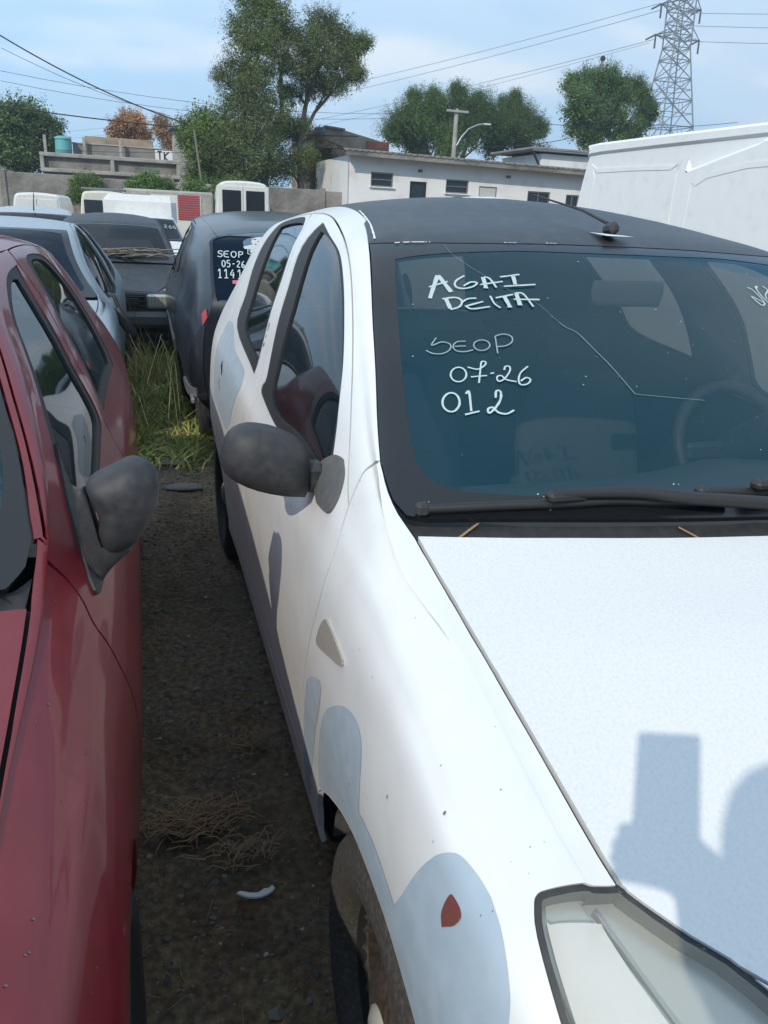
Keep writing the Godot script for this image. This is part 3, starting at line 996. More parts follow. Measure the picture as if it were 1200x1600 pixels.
func cabin(o: Node3D, xc: float, zc: float, yb: float, wheel_rim: bool) -> void:
	# dashboard, steering wheel, seats; zc: the header of the windscreen, yb: the belt's height
	var st := new_st()
	var prof := [Vector2(zc + 0.66, yb - 0.01), Vector2(zc + 0.5, yb + 0.0), Vector2(zc + 0.3, yb - 0.03), Vector2(zc + 0.14, yb - 0.06), Vector2(zc + 0.08, yb - 0.11), Vector2(zc + 0.10, yb - 0.3), Vector2(zc + 0.2, yb - 0.5)]
	for k in 10:
		var xa := xc - 0.72 + 1.44 * k / 10.0
		var xb := xc - 0.72 + 1.44 * (k + 1) / 10.0
		for j in prof.size() - 1:
			var up := func(x: float, q: Vector2) -> Vector3:
				var b := 0.045 * exp(-pow((x - xc - 0.36) / 0.2, 2.0)) if q.y > yb - 0.08 and q.x < zc + 0.4 else 0.0
				return Vector3(x, q.y + b, q.x)
			for v in [up.call(xa, prof[j]), up.call(xb, prof[j]), up.call(xb, prof[j + 1]), up.call(xa, prof[j]), up.call(xb, prof[j + 1]), up.call(xa, prof[j + 1])]:
				st.set_smooth_group(1)
				st.add_vertex(v)
	st.generate_normals()
	var dash := part(o, "dashboard", ms(st), M.inner)
	st = new_st()
	for k in 12:
		bx(st, Vector3(xc + 0.1 + k * 0.035, yb - 0.002, zc + 0.52), Vector3(0.02, 0.006, 0.06), 0.002)
	part(dash, "air_vents", ms(st), M.dark)
	if wheel_rim:
		st = new_st()
		var c := Vector3(xc + 0.42, yb - 0.01, zc + 0.10)
		var bs := Basis(Vector3.RIGHT, -0.55)
		var ring := []
		for k in 33:
			var a := TAU * k / 32
			ring.append(c + bs * Vector3(0.185 * cos(a), 0.185 * sin(a), 0))
		tube(st, ring, [0.017], 10, false)
		bx(st, c, Vector3(0.34, 0.05, 0.03), 0.01, Transform3D())
		tube(st, [c + bs * Vector3(0, 0, 0.0), c + bs * Vector3(0, 0.02, 0.3)], [0.06, 0.05], 12)
		part(o, "steering_wheel", ms(st), M.trim)
	var seatback := sm(V([-0.24, 0.0, 0.24, 0.0, 0.25, 0.35, 0.2, 0.56, 0.1, 0.6, -0.1, 0.6, -0.2, 0.56, -0.25, 0.35]), 2)
	var head := sm(V([-0.12, 0.0, 0.12, 0.0, 0.13, 0.1, 0.1, 0.17, -0.1, 0.17, -0.13, 0.1]), 2)
	for s in [-1.0, 1.0]:
		st = new_st()
		var tf := Transform3D(Basis(Vector3.RIGHT, 0.28), Vector3(xc + s * 0.36, yb - 0.52, zc - 0.52))
		tf.basis = Basis(Vector3.RIGHT, -0.28)
		pillow(st, seatback, 0.07, 0.07, 2.4, tf)
		bx(st, Vector3(xc + s * 0.36, yb - 0.52, zc - 0.25), Vector3(0.5, 0.16, 0.5), 0.05)
		var seat := part(o, "front_seat", ms(st), M.seat)
		st = new_st()
		pillow(st, head, 0.05, 0.05, 2.4, Transform3D(tf.basis, tf.origin + tf.basis * Vector3(0, 0.64, 0)))
		part(seat, "headrest", ms(st), M.seat)
	st = new_st()
	bx(st, Vector3(xc, yb - 0.5, zc - 1.2), Vector3(1.3, 0.18, 0.5), 0.05)
	bx(st, Vector3.ZERO, Vector3(1.3, 0.62, 0.16), 0.06, Transform3D(Basis(Vector3.RIGHT, -0.35), Vector3(xc, yb - 0.22, zc - 1.5)))
	part(o, "rear_seat", ms(st), M.seat)


func bumpy(st: SurfaceTool, S: Surf, u: float, v: float, r: float, mir := false) -> void:
	# a speck lying on a surface
	var a := S.at(u, v, 0.0012, mir)
	var e1: Vector3 = a[1].cross(Vector3(0.3, 0.2, 0.9)).normalized()
	var e2: Vector3 = a[1].cross(e1)
	for k in 6:
		var t0 := TAU * k / 6.0
		var t1 := TAU * (k + 1) / 6.0
		tri(st, a[0], a[0] + (e1 * cos(t0) + e2 * sin(t0) * 0.6) * r, a[0] + (e1 * cos(t1) + e2 * sin(t1) * 0.6) * r, a[1])


func white_car() -> void:
	var xc := 0.03
	var net := net_of(WHITE_TABLE, -1.0, xc)
	var S := Surf.new(net, xc, 12)
	var cap_r := Surf.new(cap_net(net, 0, xc, -0.10), xc)
	var cap_f := Surf.new(cap_net(net, 14, xc, 0.05), xc)
	var O := white_outlines()
	var o := thing("parked_car", "white dented hatchback with black roof, grey primer patches and numbers on its windscreen", "car", Vector3.ZERO, "impounded cars")
	car_body(o, S, cap_r, cap_f, O, {"paint": M.white, "hood": M.hood_white, "roof": M.matte_black, "ws": M.glass_front, "side": M.glass_side, "cell": 0.2, "lining": M.inner, "glass_grow": 0.008})
	cabin(o, xc, -0.95, 0.97, true)
	# primer patches on the front wing
	var band := sm(V([8.62, 4.03, 8.89, 4.29, 9.12, 4.46, 9.32, 4.54, 9.46, 4.51, 9.52, 4.36, 9.54, 4.05, 9.54, 3.87, 9.67, 3.92, 9.9, 3.96, 10.12, 3.95, 10.28, 3.93, 10.39, 4.24, 10.48, 4.58, 10.57, 4.95, 10.64, 5.31, 10.7, 5.65, 10.81, 5.88, 10.92, 5.95, 11.04, 5.82, 11.19, 5.47, 11.29, 5.13, 11.36, 4.6, 11.38, 3.6, 11.36, 2.6, 11.34, 2.0, 11.22, 2.6, 11.07, 3.0, 10.86, 3.27, 10.58, 3.46, 10.32, 3.55, 10.05, 3.59, 9.8, 3.58, 9.56, 3.55, 9.36, 3.51, 9.07, 3.40, 8.86, 3.29, 8.53, 3.07, 8.3, 2.85, 8.16, 2.75, 8.16, 3.09, 8.28, 3.46, 8.44, 3.78]), 3, true, 0.3)
	var primer := part(o, "primer_patch", pmesh(S, band, [], 0.0007, 0, 0.0, 0.2), M.primer)
	primer.set_meta("label", "blue grey primer patches round the front wheel arch")
	part(o, "primer_patch", pmesh(S, sm(V([7.82, 3.69, 7.96, 3.85, 8.19, 4.03, 8.36, 4.12, 8.42, 4.07, 8.33, 3.78, 8.06, 3.28, 7.8, 2.49, 7.6, 1.7, 7.47, 1.66, 7.43, 2.02, 7.46, 2.56, 7.62, 3.24])), [], 0.0007, 0, 0.0, 0.2), M.primer)
	part(o, "primer_patch", pmesh(S, sm(V([2.38, 6.19, 2.69, 6.24, 3.09, 5.97, 3.72, 5.92, 3.84, 5.77, 3.84, 5.24, 3.39, 4.41, 2.87, 4.35, 2.4, 4.4, 2.3, 5.2, 2.3, 5.9])), [], 0.0007, 0, 0.0, 0.2), M.primer)
	part(o, "rust_spot", pmesh(S, sm(V([10.77, 5.03, 10.81, 5.09, 10.85, 5.11, 10.88, 5.05, 10.86, 4.86, 10.79, 4.66, 10.755, 4.76])), [], 0.0014, 0, 0.0, 0.1), M.rust)
	part(o, "side_repeater", pmesh(S, sm(V([8.43, 4.80, 8.52, 4.83, 8.75, 4.82, 8.95, 4.79, 8.95, 4.73, 8.87, 4.67, 8.77, 4.62, 8.32, 4.43, 8.24, 4.44, 8.31, 4.62])), [], 0.004, 0, 0.006, 0.1), M.amber_grey)
	# scrapes, chips and dust specks
	var st := new_st()
	for k in 70:
		bumpy(st, S, rng.randf_range(4.5, 11.0), rng.randf_range(3.8, 8.0), rng.randf_range(0.0005, 0.0015))
	for k in 60:
		var uu := rng.randf_range(8.95, 12.5)
		bumpy(st, S, uu, rng.randf_range(9.05, 11.0), rng.randf_range(0.0008, 0.0022), k % 3 == 0)
	for q in V([10.0, 4.55, 9.0, 4.0, 10.5, 5.7, 6.9, 5.2, 9.3, 3.9]):
		bumpy(st, S, q.x, q.y, 0.003)
	part(o, "paint_chips", ms(st), M.stone).set_meta("kind", "stuff")
	st = new_st()
	ribbon(st, S, pv(V([2.79, 5.18, 2.83, 5.08, 2.87, 4.97])), 0.03, 0.002)
	part(o, "door_handle_hole", ms(st), M.dark)
	st = new_st()
	for q in V([2.74, 4.80, 2.70, 4.74, 2.78, 4.70]):
		bumpy(st, S, q.x, q.y, 0.010)
	part(o, "scrape_marks", ms(st), M.trim_grey).set_meta("kind", "stuff")
	st = new_st()
	for k in 9:
		var q := Vector2(4.22 + rng.randf_range(-0.04, 0.03), 6.45 + rng.randf_range(-0.25, 0.3))
		bumpy(st, S, q.x, q.y, rng.randf_range(0.003, 0.008))
	part(o, "scrape_marks", ms(st), M.trim_grey).set_meta("kind", "stuff")
	for f in [[0.0065, [4.5, 9.13, 5.06, 9.07, 5.52, 8.995, 5.78, 8.955]], [0.007, [5.945, 9.14, 5.955, 9.3, 5.965, 9.42]], [0.004, [5.97, 9.95, 5.975, 10.05]], [0.004, [5.975, 10.28, 5.98, 10.36]]]:
		st = new_st()
		var line := sm(V(f[1]), 14, false)
		for k in line.size() - 1:
			if noise.get_noise_2d(k * 0.41, f[1][0] * 13.0) < (-0.32 if f[1][0] > 5.0 else -0.9):
				continue
			var w: float = f[0] * (0.35 + 0.9 * absf(noise.get_noise_2d(k * 0.7, 5.0 + f[1][1])) + 0.25)
			ribbon(st, S, pv([line[k], line[k + 1]]), w, 0.003)
		part(o, "torn_film_edge", ms(st), M.paper).set_meta("kind", "stuff")
	# marker writing on the windscreen
	for word in HANDWRITING:
		st = new_st()
		var wide: float = {"agai": 0.007, "delta": 0.007, "seop": 0.0035, "0726": 0.0042, "012": 0.0052}[word]
		var lines: Array = HANDWRITING[word]
		for k in lines.size():
			var s := sm(V(lines[k]), 5, false, -2.0)
			ribbon(st, S, s, wide * (1.5 if wide > 0.006 and lines[k].size() == 4 and absf(lines[k][1] - lines[k][3]) < 0.1 else 0.8 if wide > 0.006 else 1.0), 0.0012 + 0.0002 * k)
		part(o, "handwriting", ms(st), M.chalk_faint if word == "seop" else M.chalk)
	st = new_st()
	for s in [[6.525, 10.067, 6.559, 10.033, 6.701, 10.036, 6.745, 10.093, 6.65, 10.116, 6.653, 10.094, 6.728, 10.035], [6.537, 9.985, 6.501, 9.943, 6.518, 9.977, 6.61, 9.999, 6.707, 9.996], [6.49, 9.876, 6.545, 9.868, 6.605, 9.941, 6.661, 9.973]]:
		ribbon(st, S, sm(V(s), 5, false, -2.0), 0.0042, 0.0012, true)
	part(o, "handwriting", ms(st), M.chalk)
	st = new_st()
	var crack := sm(V([5.994, 9.510, 6.147, 9.531, 6.318, 9.607, 6.445, 9.688, 6.565, 9.767, 6.645, 9.838, 6.768, 9.953, 7.015, 10.049, 7.097, 10.110, 7.284, 10.155, 7.473, 10.195, 7.756, 10.233, 7.79, 10.38, 7.83, 10.6]), 6, false)
	ribbon(st, S, crack.slice(0, 42), 0.0008, 0.0009)
	ribbon(st, S, crack.slice(41, 68), 0.0018, 0.0009)
	ribbon(st, S, crack.slice(66), 0.0012, 0.0009)
	part(o, "glass_crack", ms(st), M.crack)
	st = new_st()
	for k in 60:
		bumpy(st, S, rng.randf_range(6.1, 8.7), rng.randf_range(9.1, 11.0), rng.randf_range(0.0006, 0.0022), k % 3 == 0)
	part(o, "glass_specks", ms(st), M.chalk).set_meta("kind", "stuff")
	# wipers
	for k in 2:
		st = new_st()
		var pts := []
		var arm := []
		if k == 0:
			for q in sm(V([8.70, 9.085, 8.695, 9.25, 8.68, 9.45, 8.665, 9.66, 8.645, 9.86, 8.66, 10.1, 8.66, 10.35]), 4, false):
				pts.append(S.at(q.x, q.y, 0.012)[0])
			for q in sm(V([8.668, 9.62, 8.655, 9.72, 8.655, 9.95, 8.70, 10.13, 8.74, 10.4, 8.79, 10.72]), 4, false):
				arm.append(S.at(q.x, q.y, 0.034)[0])
		else:
			for q in sm(V([8.60, 10.25, 8.60, 10.6, 8.60, 11.0]), 4, false):
				pts.append(S.at(q.x, q.y, 0.012)[0])
			for v in [10.7, 10.4, 10.1, 9.8]:
				pts.append(S.at(8.62, v, 0.012, true)[0])
			for q in V([8.60, 10.5, 8.60, 10.75, 8.64, 11.0]):
				arm.append(S.at(q.x, q.y, 0.034)[0])
			for v in [10.7, 10.3]:
				arm.append(S.at(8.72 + (10.7 - v) * 0.1, v, 0.034, true)[0])
		tube(st, pts, [0.009], 6)
		var blade := part(o, "wiper_blade", ms(st), M.wiper)
		st = new_st()
		tube(st, arm, [0.006, 0.0085, 0.009, 0.009, 0.009, 0.0095, 0.010, 0.0105, 0.011, 0.0115, 0.012], 8)
		part(blade, "wiper_arm", ms(st), M.wiper)
		st = new_st()
		bx(st, Vector3.ZERO, Vector3(0.07, 0.018, 0.026), 0.006, Transform3D(Basis(), (arm[0] as Vector3) + Vector3(0.02, -0.004, 0)))
		part(blade, "wiper_clip", ms(st), M.wiper)
		part(blade, "wiper_end_cap", boxmesh(Vector3.ZERO, Vector3(0.022, 0.022, 0.022), 0.005, Transform3D(Basis(), pts[0])), M.trim)
	st = new_st()
	ribbon(st, S, pv(V([8.734, 9.346, 8.80, 9.29, 8.894, 9.207])), 0.005, -0.014)
	ribbon(st, S, pv(V([8.776, 10.112, 8.84, 10.16, 8.901, 10.193])), 0.005, -0.014)
	part(o, "dry_stalks", ms(st), M.straw)
	# the aerial on the roof's front edge
	st = new_st()
	var ab: Vector3 = S.at(5.72, 11.0)[0] + Vector3(0.02, 0.0, 0)
	bx(st, Vector3.ZERO, Vector3(0.030, 0.030, 0.05), 0.010, Transform3D(Basis(Vector3.RIGHT, -0.15), ab + Vector3(0, 0.017, 0)))
	var aerial := part(o, "aerial_base", ms(st), M.trim)
	part(aerial, "aerial_rod", tubemesh([ab + Vector3(0, 0.03, -0.02), ab + Vector3(-0.02, 0.06, -0.12), ab + Vector3(-0.07, 0.098, -0.32)], [0.0045, 0.0032, 0.0024], 6), M.trim)
	st = new_st()
	var tp := S.at(5.74, 11.0, 0.004)
	tri(st, tp[0] + Vector3(-0.03, 0.004, -0.03), tp[0] + Vector3(-0.03, -0.002, 0.06), tp[0] + Vector3(0.05, -0.002, 0.055), Vector3.UP)
	tri(st, tp[0] + Vector3(-0.03, 0.004, -0.03), tp[0] + Vector3(0.05, -0.002, 0.055), tp[0] + Vector3(0.035, 0.0, 0.03), Vector3.UP)
	part(aerial, "torn_film", ms(st), M.paper)
	# door mirrors
	var shell := sm(V([-0.988, 1.075, -0.979, 1.112, -0.961, 1.133, -0.936, 1.141, -0.906, 1.138, -0.881, 1.131, -0.85, 1.116, -0.826, 1.096, -0.815, 1.067, -0.813, 1.04, -0.815, 1.006, -0.823, 0.988, -0.869, 0.993, -0.92, 1.007, -0.957, 1.025, -0.981, 1.046]), 2)
	for sg in [1.0, -1.0]:
		st = new_st()
		var tf := Transform3D(Basis.from_scale(Vector3(sg, 1, 1)), Vector3(0.0 if sg > 0 else 2 * xc, 0, -0.60))
		pillow(st, shell, 0.062, 0.045, 2.4, tf)
		var mir := part(o, "door_mirror", ms(st), M.trim)
		st = new_st()
		bx(st, Vector3(-0.805, 1.028, -0.60), Vector3(0.05, 0.062, 0.05), 0.014, Transform3D(tf.basis, Vector3(tf.origin.x, 0, 0)))
		part(mir, "mirror_arm", ms(st), M.trim)
		part(mir, "mirror_mount", pmesh(S, sm(V([7.37, 6.70, 7.47, 7.0, 7.59, 7.23, 7.70, 7.34, 7.83, 7.28, 7.90, 7.11, 7.94, 6.83, 7.93, 6.44, 7.86, 6.28, 7.64, 6.17, 7.42, 6.35])), [], 0.008, 0 if sg > 0 else 1, 0.01, 0.12), M.trim_grey)
		part(mir, "mirror_glass", pmesh_flat(shell, 0.012, Transform3D(tf.basis, tf.origin + Vector3(0, 0, -0.0455))), M.chrome)
	# inner mirror, and the roof lamp behind it
	st = new_st()
	pillow(st, sm(V([-0.11, 0.0, -0.105, 0.03, 0.105, 0.03, 0.11, 0.0, 0.1, -0.032, -0.1, -0.032]), 2), 0.014, 0.02, 2.4, Transform3D(Basis(Vector3.UP, 0.1), Vector3(0.04, 1.372, -0.87)))
	part(o, "inner_mirror", ms(st), M.inner)
	# wheels
	for sg in [-1.0, 1.0]:
		wheel(o, Vector3(xc + sg * 0.775, 0.29, 0.04), sg, "muddy", 0.31)
		wheel(o, Vector3(xc + sg * 0.755, 0.29, -2.589), sg, "alloy", 0.30)
		for z in [0.04, -2.589]:
			st = new_st()
			for k in 14:
				var a0 := PI * k / 14.0 - 0.1
				var a1 := PI * (k + 1) / 14.0 - 0.1
				var c := Vector3(xc, 0.27, z)
				var q0 := Vector3(0, 0.35 * sin(a0), 0.42 * cos(a0))
				var q1 := Vector3(0, 0.35 * sin(a1), 0.42 * cos(a1))
				quad(st, c + q0 + Vector3(sg * 0.83, 0, 0), c + q1 + Vector3(sg * 0.83, 0, 0), c + q1 + Vector3(sg * 0.5, 0, 0), c + q0 + Vector3(sg * 0.5, 0, 0))
				tri(st, c + Vector3(sg * 0.55, 0, 0), c + q0 + Vector3(sg * 0.55, 0, 0), c + q1 + Vector3(sg * 0.55, 0, 0))
			part(o, "wheel_liner", ms(st), M.trim_grey)
	# ridges of the headlights, and the lamp's bowl and bulb
	for k in 2:
		var hc := S.at(11.95, 8.55, -0.045, k == 1)
		st = new_st()
		lathe(st, [Vector2(0.012, -0.03), Vector2(0.05, -0.02), Vector2(0.075, 0.01), Vector2(0.082, 0.035), Vector2(0.088, 0.036)], 28, Transform3D(Basis(Vector3(0, 0.25, 1).normalized(), Vector3.RIGHT, Vector3(0, 1, -0.25).normalized()), hc[0] + Vector3(0, -0.05, -0.03)))
		st.generate_normals()
		part(o, "lamp_bowl", ms(st), M.chrome)
		part(o, "lamp_panel", pmesh(S, sm(V([11.126, 6.85, 11.113, 6.957, 11.136, 7.387, 11.183, 8.03, 11.207, 8.05, 11.381, 8.02, 11.614, 8.06, 12.3, 8.0, 12.2, 6.4, 11.47, 6.25]), 2), [], -0.022, k, 0.012, 0.15), M.offwhite)
		part(o, "lamp_ridge", pmesh(S, sm(V([11.14, 8.35, 11.17, 8.45, 11.384, 8.40, 11.9, 8.4, 11.9, 8.2, 11.365, 8.2, 11.178, 8.22]), 2), [], -0.018, k, 0.012, 0.15), M.silver)


func pmesh_flat(poly: PackedVector2Array, inset: float, tf: Transform3D) -> ArrayMesh:
	var st := new_st()
	var p := Geometry2D.offset_polygon(poly, -inset)
	if p.is_empty():
		return ms(st)
	var fn := func(q: Vector2) -> Array: return [tf * Vector3(q.x, q.y, 0), tf.basis * Vector3(0, 0, -1)]
	sheet(st, p[0], [], Vector2(0.05, 0.05), fn)
	return ms(st)


func red_car() -> void:
	var xc := -2.012
	var net := net_of(RED_TABLE, 1.0, xc)
	var S := Surf.new(net, xc, 12)
	var cap_r := Surf.new(cap_net(net, 0, xc, -0.10), xc)
	var cap_f := Surf.new(cap_net(net, 14, xc, 0.05), xc)
	var O := red_outlines()
	var o := thing("parked_car", "dark red hatchback with faded paint and a black door mirror", "car", Vector3.ZERO, "impounded cars")
	car_body(o, S, cap_r, cap_f, O, {"paint": M.red, "ws": M.glass_front, "side": M.glass_side, "cell": 0.2, "lining": M.inner})
	cabin(o, xc, -1.2, 0.93, true)
	for k in 2:
		part(o, "mirror_sail", pmesh(S, sm(V([7.31, 7.72, 7.52, 7.6, 7.65, 7.4, 7.80, 7.1, 7.95, 6.7, 8.0, 6.2, 7.95, 5.9, 8.0, 5.78, 8.16, 5.82, 8.37, 5.88, 8.40, 6.13, 8.22, 6.99, 7.9, 7.46, 7.62, 7.64]), 2), [], 0.006, k, 0.012, 0.12), M.trim)
	var shell := sm(V([-1.226, 1.061, -1.218, 1.078, -1.199, 1.091, -1.18, 1.099, -1.163, 1.108, -1.145, 1.113, -1.126, 1.108, -1.113, 1.097, -1.106, 1.084, -1.104, 1.054, -1.108, 1.03, -1.116, 1.008, -1.141, 0.967, -1.158, 0.949, -1.186, 0.939, -1.204, 0.946, -1.212, 0.979, -1.209, 1.006, -1.216, 1.033]), 2)
	for sg in [1.0, -1.0]:
		var st := new_st()
		var tf := Transform3D(Basis.from_scale(Vector3(sg, 1, 1)), Vector3(0.0 if sg > 0 else 2 * xc, 0, -0.50))
		pillow(st, shell, 0.055, 0.05, 2.4, tf)
		var mir := part(o, "door_mirror", ms(st), M.trim)
		st = new_st()
		pillow(st, sm(V([-1.244, 1.06, -1.226, 1.064, -1.213, 0.99, -1.203, 0.953, -1.16, 0.953, -1.158, 0.942, -1.19, 0.915, -1.208, 0.892, -1.222, 0.866, -1.236, 0.91, -1.243, 0.997]), 2), 0.016, 0.05, 2.6, Transform3D(tf.basis, tf.origin + Vector3(0, 0, 0.01)))
		part(mir, "mirror_arm", ms(st), M.trim)
		part(mir, "mirror_glass", pmesh_flat(shell, 0.012, Transform3D(tf.basis, tf.origin + Vector3(0, 0, -0.0505))), M.chrome)
		wheel(o, Vector3(xc + sg * 0.73, 0.29, 0.0), sg, "steel", 0.29)
		wheel(o, Vector3(xc + sg * 0.73, 0.29, -2.5), sg, "steel", 0.29)
	# leaf litter and broken trim in the windscreen's corner
	var st := new_st()
	for k in 40:
		var u := rng.randf_range(8.2, 8.8)
		var v := rng.randf_range(9.15, 9.6)
		ribbon(st, S, pv([Vector2(u, v), Vector2(u + rng.randf_range(-0.08, 0.08), v + rng.randf_range(-0.08, 0.08))]), rng.randf_range(0.003, 0.009), 0.004)
	part(o, "leaf_litter", ms(st), M.straw).set_meta("kind", "stuff")
	st = new_st()
	for k in 50:
		bumpy(st, S, rng.randf_range(7.0, 12.0), rng.randf_range(4.2, 8.6), rng.randf_range(0.001, 0.0026))
	part(o, "dust_specks", ms(st), M.trim_grey).set_meta("kind", "stuff")


func scaled(kw: float, ky: float, zs := [], top := [1.0, 1.0, 1.0], kroof := 0.0) -> Array:
	# the white car's sections made narrower, lower, and set at other stations
	var out := []
	for i in WHITE_TABLE.size():
		var row: Array = WHITE_TABLE[i]
		var pts := []
		for k in 12:
			var q: Array = row[1][k]
			var kt: float = top[0] if k == 7 else top[1] if k == 8 else top[2] if k > 8 else 1.0
			if row[0] > -0.6:
				kt = lerpf(kt, 1.0, clampf((row[0] + 0.6) / 0.4, 0.0, 1.0))
			pts.append([q[0] * kw * kt, q[1] * (1.0 if q[1] < 0.4 else ky if kroof == 0.0 else lerpf(ky, kroof, smoothstep(1.0, 1.4, q[1]))), q[2] if q.size() > 2 else 0.0])
		out.append([zs[i] if zs.size() else row[0], pts])
	return out


func plain_car(called: String, label: String, at: Vector3, turn: float, table: Array, X: Dictionary, group := "impounded cars") -> Node3D:
	var o := thing(called, label, X.get("category", "car"), at, group)
	o.rotation.y = turn
	var net := net_of(table, -1.0, 0.0)
	var S := Surf.new(net, 0.0, 8)
	X.S = S
	X.net = net
	X.cap_r = Surf.new(cap_net(net, 0, 0.0, -0.08), 0.0)
	X.cap_f = Surf.new(cap_net(net, 14, 0.0, 0.03), 0.0)
	X.O = X.get("O", white_outlines())
	car_body(o, S, X.cap_r, X.cap_f, X.O, X)
	if X.get("cabin", false):
		cabin(o, 0.0, -0.95, 0.93, true)
	for sg in [-1.0, 1.0]:
		var k: float = table[10][1][4][0] - X.get("inset", 0.12)
		wheel(o, Vector3(sg * k, 0.28, 0.04), sg, "steel", 0.28)
		wheel(o, Vector3(sg * k, 0.28, -2.589), sg, "steel", 0.28)
	return o


const GLYPHS := {
	"S": [[1, .9, .5, 1, .1, .8, .3, .55, .8, .45, .9, .15, .5, 0, 0, .1]], "E": [[.9, 1, .1, .9, 0, .5, .1, .1, .9, 0], [.05, .5, .7, .5]],
	"O": [[.5, 1, .1, .8, .05, .3, .5, 0, .9, .3, .9, .75, .5, 1]], "P": [[.15, 0, .15, 1], [.15, 1, .8, .95, .9, .7, .7, .5, .15, .45]],
	"0": [[.5, 1, .1, .8, .05, .3, .5, 0, .9, .3, .9, .75, .5, 1]], "1": [[.2, .75, .6, 1, .55, 0], [.15, 0, .95, .02]],
	"2": [[.1, .8, .5, 1, .85, .75, .1, .1, .4, .1, .95, .0]], "3": [[.1, .9, .6, 1, .8, .75, .4, .55, .85, .35, .6, .02, .1, .1]],
	"4": [[.6, 1, .05, .4, .9, .4], [.65, .7, .6, 0]], "5": [[.9, 1, .2, 1, .15, .6, .7, .6, .85, .25, .5, 0, .05, .1]],
	"6": [[.8, 1, .3, .7, .1, .25, .45, 0, .85, .2, .6, .5, .15, .3]], "-": [[.2, .5, .8, .55]],
	"A": [[0, 0, .5, 1, 1, 0], [.2, .4, .85, .42]], "I": [[.1, 1, .9, 1], [.5, 1, .5, 0], [.1, 0, .9, 0]], "U": [[.1, 1, .1, .3, .5, 0, .9, .3, .9, 1]], "K": [[.1, 1, .1, 0], [.95, 1, .15, .5, .95, 0]],
}


func scrawl(st: SurfaceTool, text: String, place: Callable, w: float, h: float, gap: float, thick: float) -> void:
	# handwritten capitals and figures; place(x, y) -> [position, normal]
	var x := 0.0
	for ch in text:
		for s in GLYPHS.get(ch, []):
			var last := []
			var line := sm(V(s), 3, false, -2.0)
			for i in line.size():
				var a: Array = place.call(x + line[i].x * w, line[i].y * h)
				var j := maxi(i - 1, 0)
				var l := mini(i + 1, line.size() - 1)
				var d: Vector3 = place.call(x + line[l].x * w, line[l].y * h)[0] - place.call(x + line[j].x * w, line[j].y * h)[0]
				var side: Vector3 = d.cross(a[1]).normalized() * thick * 0.5
				var now := [a[0] - side + a[1] * 0.002, a[0] + side + a[1] * 0.002]
				if i > 0:
					quad(st, last[0], last[1], now[1], now[0], a[1])
				last = now
		x += w + gap


func cars() -> void:
	white_car()
	red_car()
	row_cars()


